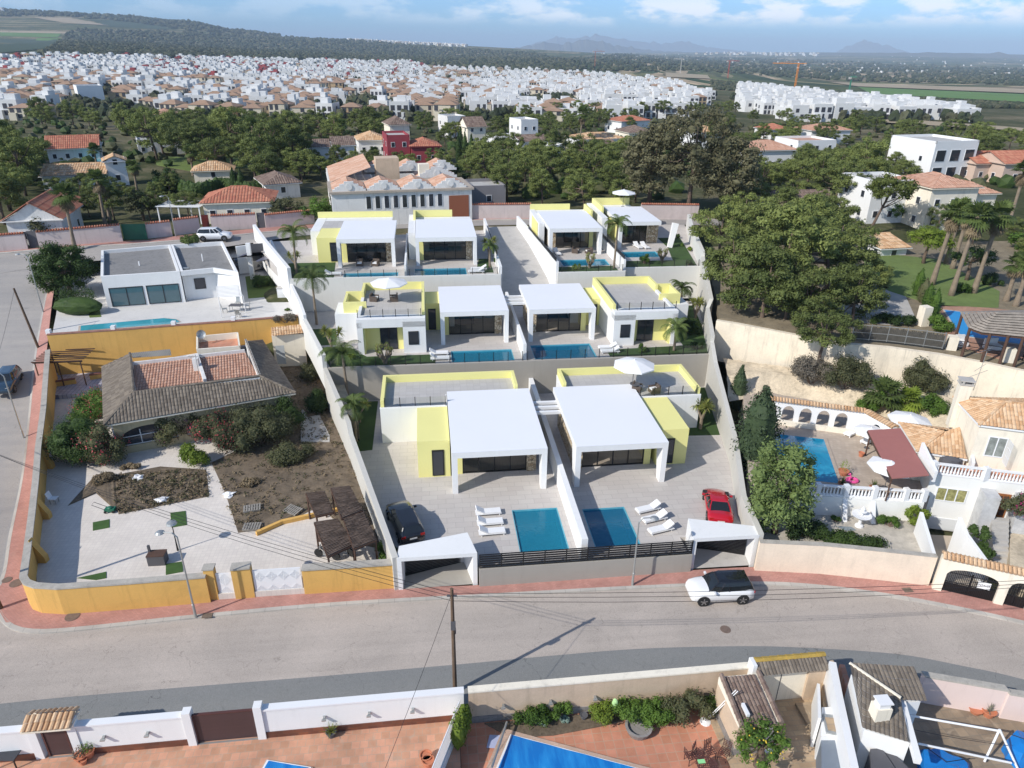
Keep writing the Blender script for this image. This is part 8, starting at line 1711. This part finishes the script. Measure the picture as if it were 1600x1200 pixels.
for poly,n,gap,s0,s1,lab,grp in [
([(0,250),(60,255),(70,300),(20,340),(0,350)],9,4.5,.6,1.0,'garden tree at the far left below the dark pines','garden trees far left'),
([(60,305),(200,300),(300,300),(300,345),(190,355),(110,345)],14,4.5,.35,.6,'small garden tree between the left back houses','garden trees left'),
([(440,265),(480,262),(560,262),(610,262),(730,262),(740,285),(690,270),(470,285)],22,4.2,.4,.65,'small tree beside the white cottages and red house','garden trees centre'),
([(1225,265),(1440,262),(1440,300),(1345,300),(1240,290)],14,6,.6,.9,'pine of the dark clump left of the white modern house','pines left of the modern house'),
([(1130,290),(1230,285),(1240,345),(1300,360),(1310,395),(1340,380),(1345,400),(1180,385),(1130,330)],17,5,.55,.85,'pine in the slope between the grove and turret house','pines of the right slope'),
([(1420,360),(1440,365),(1560,365),(1600,360),(1600,440),(1570,400),(1450,385)],10,5,.4,.65,'garden tree behind the tall fan palms','garden trees behind the palms'),
([(0,205),(60,196),(240,203),(300,206),(300,246),(205,205),(60,203)],20,6,.75,1.15,'dark pine behind the red-roofed house in the upper left','pines in the upper left'),
([(215,248),(300,244),(400,250),(470,262),(470,300),(400,300),(300,268)],16,7,.9,1.5,'tall pine over the shaded garden left of the sawtooth complex','pines left of the complex'),
([(300,205),(470,212),(600,203),(610,222),(560,228),(470,245),(330,240)],30,7,.75,1.15,'bushy pine in the belt between the complex and townhouses','pine belt before the townhouses'),
([(640,205),(770,200),(1000,196),(1000,206),(880,222),(760,216),(690,232)],30,8,.6,1.0,'pine in the belt before the white town centre','pine belt before the white town'),
([(745,262),(800,248),(900,252),(1000,262),(1000,336),(930,336),(850,333),(800,318),(745,292)],32,5.5,.7,1.05,'bushy pine of the dense grove behind the back street','grove behind the back street'),
([(1040,215),(1180,180),(1330,195),(1420,225),(1420,240),(1330,250),(1300,262),(1160,245)],30,8,.55,.9,'pine of the wide belt in the right background','pines in the right background'),
([(1400,215),(1600,225),(1680,260),(1530,262),(1420,240)],18,8,.6,.95,'pine behind the white modern house on the right','pines behind the modern house'),
([(1225,300),(1300,285),(1345,300),(1345,345),(1300,330),(1240,320)],9,6,.9,1.2,'dark pine between the turret house and stepped white house','pines by the turret house'),
([(0,240),(40,245),(60,290),(30,345),(0,360)],8,5,.8,1.2,'dark garden tree at the far left edge','trees at the far left'),
([(760,190),(800,185),(1060,178),(1180,172),(1180,178),(900,192)],24,9,.7,1.0,'small pine between the houses of the white town','pines in the town')]:
 for i,p in enumerate(scat(poly,n,gap,rnd)):
  s=rnd.uniform(s0,s1);k=rnd.randrange(4);put('pine%d'%k,PN[k],p,rnd.uniform(0,6.28),lab,grp,(s,s,s*rnd.uniform(.85,1.1)))
leaf_euc=leafmat('eucalyptus_leaves',(.045,.048,.024),(.15,.14,.075),.2,warm=(.14,.09,.06),nscale=.3)
for x,y,H,rad,sd,lab in ((1075,338,17.5,6.4,61,'huge olive-brown eucalyptus behind the last villa'),(1012,330,13,4.4,62,'smaller eucalyptus left of the huge one'),(1128,345,12.5,4.2,63,'eucalyptus right of the huge one above the back street end')):
 t=tree('eucalyptus',lab,'eucalyptus',H,rad,H*.8,leaf_euc,barkm,75,120,.42,1.5,sd,bottom=-.8,flat=.85,trunk_r=.35,limbs=14);t.location=G(x,y)
t=tree('leaning_pine','pine with a long bare leaning trunk before the stepped white house','pine tree',9,3.2,4.2,leaf_pine,barkm,40,100,.35,1.0,71,lean=.25);t.location=P(1352,372,7.2)
for x,y,H,r,lf,lab in ((225,345,4.6,2.9,leaf_olive,'round grey-green tree between the green gate and white tower'),(75,378,3.6,1.9,leaf_olive,'olive tree on the pink wall beside the leaning palm'),(262,300,4,2.6,leaf_dark,'dark hedge-like trees behind the white pergola terrace'),(448,345,3.2,2.6,leaf_olive,'brownish olive tree left of the sawtooth complex'),(500,347,3.4,2.4,leaf_green,'green tree before the sawtooth complex front'),(540,346,3.0,2.2,leaf_green,'lower green tree before the sawtooth complex front'),(712,300,4.5,2.4,leaf_dark,'dark tree at the right end of the sawtooth complex'),(1390,345,3,1.8,leaf_green,'green garden tree before the stepped white house'),(1600,400,3.6,2.2,leaf_green,'green tree at the right frame edge beyond the lawn')):
 t=tree('garden_tree',lab,'tree',H,r,H*.8,lf,barkm,26,90,.3,.9,int(x),bottom=-.8);t.location=G(x,y)
for x,y,H,r,lab in ((118,392,7.2,1.9,'leaning fan palm rising from the pavement by the pink wall'),(165,352,6.4,1.8,'fan palm in front of the white stair tower'),(152,262,3.6,1.8,'fan palm beside the pool of the dark red roofed house'),(172,345,5,1.6,'second fan palm behind the white stair tower palm'),(215,302,4.6,1.6,'fan palm right of the white stair tower'),(302,275,4.6,1.8,'fan palm in the shaded lawn garden'),(400,268,9,2.0,'tall fan palm at the right of the shaded lawn garden'),(42,290,2.4,2.2,'wide low palm at the left of the ribbed roof'),(905,236,9.5,2.2,'tall bushy fan palm before the bungalow row'),(535,232,6,1.8,'fan palm behind the white cottages'),(726,262,3.5,1.3,'small fan palm beside the pine grove'),(585,260,3,1.6,'fan palm left of the red house')):
 p=fan_palm(lab,H,r,int(x),.24,.05,H>4,'fan palms of the back gardens');p.location=G(x,y)
for i,(x,y) in enumerate(((717,262),(727,258),(737,262),(720,246),(380,306),(368,304))):p=G(x,y);cypress('dark column cypress %s'%('beside the brown-roofed villa' if i<4 else 'of the hedge behind the red hip roof'),p,7 if i<4 else 4.5,.9,i+30,None,'column cypresses of the back gardens')
mb=MB();rnd=random.Random(5)
for i in range(46):p=G(lerp(248,425,i/45),304-4*math.sin(i*.3));leafcloud(mb,p+Vector((0,0,1.4)),(1.1,1.1,1.4),60,.4,rnd);mb.blob(p+Vector((0,0,1.2)),(.9,.8,1.3),1,.2)
mb.build('hedge',leaf_dark,label='long tall dark hedge behind the red hip roof house',cat='hedge')
for nm,q,m in (('lawn',[(240,246),(330,250),(360,268),(300,268),(245,258)],lawn2),('shaded_lawn',[(300,236),(380,240),(400,262),(350,264)],lawn)):  # shade on the second lawn is put in as a darker grass colour
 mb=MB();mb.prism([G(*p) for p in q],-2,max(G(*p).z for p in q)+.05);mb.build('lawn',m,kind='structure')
for q,lab in (([(122,252),(168,248),(168,256),(122,259)],'pale blue pool before the dark red roofed house'),([(450,254),(474,253),(474,259),(452,260)],'small pale blue pool left of the white cottages')):
 mb=MB();z=max(G(*p).z for p in q)+.3;mb.prism([G(*p) for p in q],-2,z);mb.build('swimming_pool',MATS['opaque_turquoise'],label=lab,cat='swimming pool')
t=thing('pergola','white slatted pergola over the terrace left of the red hip roof','pergola',G(292,345));p=wloc(t);clones('post',MB().box((0,0,0),(.15,.15,2.4)),whitem,t,[p+Vector((x,y,0)) for x in (-3,0,3) for y in (-2,2)]);mb=MB()
for i in range(9):mb.beam((-3.2,-2.2+.55*i,2.5),(3.2,-2.2+.55*i,2.5),.1,.12)
mb.build('slats',whitem,t,world=False)
# ================= TOWN AND FAR COUNTRY =================
tw_w=mat('town_white',(.66,.66,.65),.85,.06,.1,fine=2);tw_c=mat('town_cream',(.60,.54,.42),.9,.12,.1,fine=2);tw_t=mat('town_tan',(.44,.33,.20),.9,.15,.1,fine=2);tw_r=mat('town_red',(.30,.06,.06),.9,.15,.1,fine=2);tw_roof=mat('town_clay',(.33,.215,.145),.95,.25,.15,fine=1);tw_k=mat('town_window',(.05,.05,.06),.5,.2,.1)  # the near-black last material colours the window panes
def th(kind,seed):
 r=random.Random(seed);mb=MB();w_,d_=r.uniform(7,9),r.uniform(8,10);wm={'w':0,'c':1,'t':2,'r':4}[kind]
 if kind in 'wr':
  mb.box((0,0,-2),(w_,d_,7.6),0,wm);mb.box((r.uniform(-1.5,1.5),1.5,5.62),(w_*.45,d_*.5,2.5),0,wm);mb.box((r.choice((-1,1))*w_*.3,-d_*.5-.7,-1),(w_*.4,1.4,r.choice((3.8,5.2))),0,wm)
  for x,y,l,e in ((-w_/2+.1,0,.2,d_),(w_/2-.1,0,.2,d_),(0,-d_/2+.1,w_-.42,.2)):mb.box((x,y,5.61),(l,e,.8),0,wm)
 else:
  mb.box((0,0,-2),(w_,d_,7.2),0,wm);e=[(-w_/2-.3,-d_/2-.3),(w_/2+.3,-d_/2-.3),(w_/2+.3,d_/2+.3),(-w_/2-.3,d_/2+.3)];a,b=Vector((-w_*.12,0,6.8)),Vector((w_*.12,0,6.8));e=[Vector((*p,5.25)) for p in e]
  mb.face([e[0],e[1],b,a],3);mb.face([e[1],e[2],b],3);mb.face([e[2],e[3],a,b],3);mb.face([e[3],e[0],a],3);mb.box((r.choice((-1,1))*w_*.28,-d_*.5-.6,-1),(w_*.35,1.2,4.2),0,wm)
 for z in (.9,3.3):
  for i in range(3):
   if r.random()<.85:x=-w_/2+w_*(i+.5)/3;mb.box((x,-d_/2-.03-(1.4 if abs(x)>w_*.25 and r.random()<.3 else 0),z),(1.5,.1,1.8),0,5)
  for s in (1,-1):mb.box((s*(w_/2+.01),r.uniform(-2,2),z),(.1,1.6,1.6),0,5)
 return mb
TM=[tw_w,tw_c,tw_t,tw_roof,tw_r,tw_k];PROT={k:[th(k,i*7+1) for i in range(4)] for k in 'wctr'};MESH={}
cand=[];rnd=random.Random(17)
TR=[([(0,92),(60,88),(340,92),(640,97),(690,108),(600,124),(350,126),(60,112),(0,118)],'wwwwwwwwcwwwr','box-shaped house in the terraced rows of the upper left town'),([(0,118),(60,113),(350,126),(600,124),(690,106),(745,118),(735,150),(690,190),(400,192),(235,172),(170,150),(110,150),(60,185),(0,190)],'tccwcw','townhouse in the mixed tan and white rows of the town'),
 ([(690,104),(860,112),(1000,120),(1060,132),(1120,150),(1060,178),(900,188),(735,190),(735,150),(745,118)],'wwwcwwt','house in the dense pale centre of the town'),([(1110,128),(1200,138),(1300,150),(1390,160),(1540,184),(1535,198),(1380,196),(1250,184),(1140,165)],'wwwwww','bright white modern house in the right rows of the town')]
for poly,kinds,lab in TR:
 b0,b1=min(p[0] for p in poly),max(p[0] for p in poly);y=330
 while y<2300:
  x=(b0-800)/1110*y*1.05;row=rnd.uniform(-3,3);street=int(y/13)%3==0
  while x<(b1-800)/1110*y*1.05:
   x+=10*(1+max(0,y-900)/1500);yy=y+row+x*.12+rnd.uniform(-1.5,1.5)
   if yy<300 or rnd.random()<.12 or noise.noise(Vector((x/55,yy/70,3)))>.13:continue
   z=ground(x,yy)+noise.noise(Vector((x/90,yy/120,7)))*2
   if inside(proj((x,yy,z+2)),poly):cand.append((yy,x,z,rnd.choice(kinds),rnd.randrange(4),rnd.choice((0,0,1.57,-.2))+.1,lab))
  y+=14.5+max(0,y-700)*.016
cand.sort(key=lambda c:c[0]/(1.0));far=MB()
for i,(y,x,z,k,v_,a,lab) in enumerate(cand):
 if i<290:
  key=(k,v_)
  if key not in MESH:o=PROT[k][v_].build('town_house',TM,world=False);MESH[key]=o
  else:o=MESH[key].copy();COL.objects.link(o)
  o.location=(x,y,z);o.rotation_euler=(0,0,a);s_=rnd.uniform(.85,1.2);o.scale=(s_,s_,rnd.uniform(.85,1.2));o['label']=lab;o['category']='house';o['group']=lab.replace('house','houses').replace(' in ',' of ',1)[:60]
 elif i<3600:far.merge(PROT[k][v_],(x,y,z),a,rnd.uniform(.85,1.2))
for poly,n,y0,y1,s in (([(505,54),(560,53),(730,68),(735,74),(600,68),(510,60)],260,2500,5200,1.6),([(820,70),(1600,92),(1600,120),(1250,112),(950,88)],110,2500,9000,.9),([(0,16),(60,18),(140,27),(70,24),(0,20)],40,3500,5500,2),([(1030,80),(1280,84),(1280,88),(1030,86)],60,5000,10500,3)):
 c=0
 for _ in range(60000):
  if c>=n:break
  u_=rnd.uniform(min(p[0] for p in poly),max(p[0] for p in poly));y=math.exp(rnd.uniform(math.log(y0),math.log(y1)));x=(u_-800)/1110*y*1.08;z=ground(x,y)
  if inside(proj((x,y,z)),poly):far.merge(PROT[rnd.choice('wwc')][rnd.randrange(4)],(x,y,z),rnd.random(),s);c+=1
far.build('distant_houses',TM,kind='stuff',label='countless small white and tan houses of the far town rows',cat='houses',world=False)
lf_a=mat('far_wood',(.075,.078,.042),1,.35,.02,fine=.2);lf_b=mat('far_wood_dark',(.034,.046,.022),1,.3,.02,fine=.2)
def woods(nm,lab,poly,n,y0,y1,r0,r1,mats):
 mb=MB();c=0
 for _ in range(n*25):
  if c>=n:break
  u_=rnd.uniform(min(p[0] for p in poly),max(p[0] for p in poly));y=math.exp(rnd.uniform(math.log(y0),math.log(y1)));x=(u_-800)/1110*y*1.08;z=ground(x,y)
  if inside(proj((x,y,z)),poly):r=rnd.uniform(r0,r1)*(1+y/4000);mb.blob((x,y,z+r*.5),(r,r,r*.85),0,.28,rnd.randrange(len(mats)),rnd.random());c+=1
 mb.build(nm,mats,kind='stuff',label=lab,cat='woods')
woods('forest','far pine forest covering the slope behind the town',[(60,88),(90,72),(108,50),(120,46),(280,51),(400,56),(560,64),(700,76),(840,84),(900,100),(880,112),(690,105),(640,97),(340,93),(180,92)],7500,900,4500,3.0,5.0,[lf_a,lf_b])
woods('forest','far scrub and wood patches on the left hills',[(0,16),(200,26),(345,34),(450,48),(700,66),(560,62),(300,50),(215,36),(100,26),(0,26)],1600,3000,6500,3.5,6.0,[lf_a,lf_b])
woods('orchard_trees','dark orchards and tree lines over the far plain',[(860,95),(1000,82),(1300,96),(1600,108),(1600,134),(1330,128),(1100,112),(980,112),(880,110)],2500,1300,6500,2.5,4.5,[lf_b,lf_b,lf_a])
woods('orchard_trees','dark citrus orchard and scrub right behind the white rows',[(1060,128),(1100,125),(1380,152),(1600,165),(1600,215),(1540,195),(1540,180),(1390,158),(1110,140)],2800,560,2200,1.3,2.3,[lf_b,lf_a])
woods('undergrowth','low bushes filling the ground between the background houses',[(0,190),(240,180),(400,200),(700,198),(1000,192),(1180,175),(1560,205),(1600,240),(1600,300),(1420,300),(1180,270),(1000,330),(850,325),(760,300),(700,240),(470,262),(200,260),(0,300)],900,125,330,.8,1.7,[leaf_olive,leaf_dark])
def drape(nm,q,m,nx=30,ny=5,off=1.2):
 mb=MB();(a,b,c,d_)=q;rows=[[G(lerp(lerp(a[0],b[0],i/nx),lerp(d_[0],c[0],i/nx),j/ny),lerp(lerp(a[1],b[1],i/nx),lerp(d_[1],c[1],i/nx),j/ny),off) for i in range(nx+1)] for j in range(ny+1)];mb.grid(rows);mb.build(nm,m,kind='structure')
fg=mat('green_crop',(.10,.19,.035),1,.15,.01,fine=.1);fy=mat('dry_field',(.36,.29,.19),1,.15,.01,fine=.1);fd=mat('dark_orchard',(.03,.055,.022),1,.2,.02,fine=.15)
for nm,q,m in (('crop_field',[(1340,137),(1680,152),(1680,166),(1360,148)],fg),('dry_field',[(1295,129),(1680,143),(1680,150),(1340,136)],fy),('crop_field',[(0,51),(96,53),(90,59),(0,57)],fg),('dark_orchard',[(0,62),(90,62),(78,76),(0,84)],fd),('crop_field',[(58,60),(96,60),(94,64),(56,64)],fg),('dry_field',[(50,27),(110,28),(170,40),(100,36)],fy),('dark_orchard',[(140,31),(215,33),(280,47),(170,42)],fd),('dry_field',[(690,82),(800,84),(850,96),(720,92)],fy),('dirt_strip',[(0,48),(104,50),(108,53),(0,51)],fy),('dry_field',[(1040,114),(1105,118),(1110,124),(1040,121)],fy),('dry_field',[(1380,188),(1600,205),(1600,210),(1380,196)],fy)):drape(nm,q,m)
def ridge_line(nm,prof,Y,m,depth):
 mb=MB();r0,r1,r2=[],[],[];k=0;pr=[(a+(c-a)*i/8,b+(d_-b)*i/8) for (a,b),(c,d_) in zip(prof,prof[1:]) for i in range(8)]+[prof[-1]]
 for u_,v_ in pr:
  d_=ray(u_,v_);t_=Y/d_.y;p=Vector((0,0,CAMH))+d_*t_;j=noise.noise(Vector((u_*.11,Y,0)))*Y*.0035;r0.append((p.x,Y-depth,-60));r1.append((p.x,Y,p.z+j));r2.append((p.x*1.05,Y+depth,-60))
 mb.grid([r0,r1,r2]);mb.build(nm,m,kind='structure')
hm=mat('mountain_scrub',(.10,.095,.07),1,.3,.002,fine=.01)
ridge_line('mountains',[(800,76),(850,66),(880,69),(915,61),(945,66),(975,73),(1020,79),(1070,81)],13000,hm,1000);ridge_line('mountains',[(820,72),(870,58),(900,60),(930,54),(990,64),(1040,68),(1065,64),(1110,74),(1180,82)],21000,hm,1500)
ridge_line('mountains',[(1300,85),(1320,74),(1350,63),(1378,69),(1400,78),(1430,86)],20000,hm,1500);ridge_line('mountains',[(1180,86),(1350,83),(1450,82),(1560,84),(1640,88),(1800,95)],9500,hm,900)
def crane(lab,x,yb,yt,col,ja,jl):
 b=G(x,yb);d_=ray(x,yt);H=CAMH+d_.z*(b.y/d_.y)-b.z;t=thing('tower_crane',lab,'crane',b,0,'tower cranes beyond the town');m=simple('crane_'+col[0],col[1],.6) if 'crane_'+col[0] not in MATS else MATS['crane_'+col[0]];mb=MB();w_=H*.022
 for sx,sy in ((-1,-1),(1,-1),(1,1),(-1,1)):mb.beam((sx*w_,sy*w_,0),(sx*w_,sy*w_,H),.35,.35)
 for i in range(int(H/4)):mb.beam((-w_,-w_,i*4),(w_,w_,i*4+4),.25,.25);mb.beam((w_,-w_,i*4),(-w_,w_,i*4+4),.25,.25)
 mb.build('mast',m,t,world=False);mb=MB();dv=Vector((math.cos(ja),math.sin(ja)*.3,0));mb.beam(Vector((0,0,H))-dv*jl*.3,Vector((0,0,H))+dv*jl,.7,.9);mb.beam((0,0,H+H*.12),Vector((0,0,H))+dv*jl*.8,.2,.2);mb.build('jib',m,t,world=False);mb=MB();mb.box(Vector((0,0,H-2.4))-dv*jl*.25,(2.5,2.5,2.2));mb.build('counterweight',concrete,t,world=False)
crane('rust coloured tower crane left of the others beyond the white town',929,108,80,('rust',(.35,.12,.06)),.3,22);crane('pale grey tower crane above the unfinished grey building',1063,114,92,('pale',(.5,.48,.44)),2.9,18);crane('red and white tower crane right of the pale grey one',1137,122,95,('red',(.45,.08,.05)),.2,20);crane('bright orange tower crane, largest, behind the white rows',1241,142,99,('orange',(.70,.25,.03)),3.0,34);crane('slim green tower crane over the crop field',1325,150,120,('green',(.05,.25,.15)),.1,6)
hb=MB();X0,X1,Y0,Y1,ZA,ZB=-15000,15500,-80,23000,-75,340
for f in ([(X0,Y0,ZA),(X0,Y1,ZA),(X1,Y1,ZA),(X1,Y0,ZA)],[(X0,Y0,ZB),(X1,Y0,ZB),(X1,Y1,ZB),(X0,Y1,ZB)],[(X0,Y0,ZA),(X1,Y0,ZA),(X1,Y0,ZB),(X0,Y0,ZB)],[(X1,Y0,ZA),(X1,Y1,ZA),(X1,Y1,ZB),(X1,Y0,ZB)],[(X1,Y1,ZA),(X0,Y1,ZA),(X0,Y1,ZB),(X1,Y1,ZB)],[(X0,Y1,ZA),(X0,Y0,ZA),(X0,Y0,ZB),(X0,Y1,ZB)]):hb.face(f)
m=bpy.data.materials.new('haze_air');m.use_nodes=True;t=m.node_tree;t.nodes.clear();pv=N(t,'ShaderNodeVolumePrincipled');pv.inputs['Color'].default_value=(.64,.80,1,1);pv.inputs['Density'].default_value=9e-5;pv.inputs['Anisotropy'].default_value=-.1;t.links.new(pv.outputs[0],N(t,'ShaderNodeOutputMaterial').inputs['Volume'])
hb.build('haze',m,kind='stuff',world=False)
rnd=random.Random(23)
tm=[([(0,118),(350,126),(690,110),(735,150),(690,190),(400,192),(60,185),(0,190)],60),([(690,110),(1000,125),(1110,150),(1060,178),(735,190)],60),([(60,95),(640,100),(690,110),(350,128),(0,118)],25),([(1120,140),(1390,168),(1535,196),(1380,200),(1140,170)],9)]
mb=MB()
for poly,n in tm:
 xs=[p[0] for p in poly];yv=[p[1] for p in poly];c=0
 while c<n*8:
  x,y=rnd.uniform(min(xs),max(xs)),rnd.uniform(min(yv),max(yv))
  if not inside((x,y),poly):continue
  p=G(x,y);c+=1
  for k in range(rnd.choice((1,1,2,4))):r=rnd.uniform(1.3,2.5);mb.blob(p+Vector((rnd.uniform(-7,7),rnd.uniform(-5,5),r*.9+.6)),(r,r,r*1.1),1,.42,rnd.randrange(2))
mb.build('town_greenery',[lf_b,lf_a],kind='stuff',label='dark trees scattered through the town rows',cat='trees')
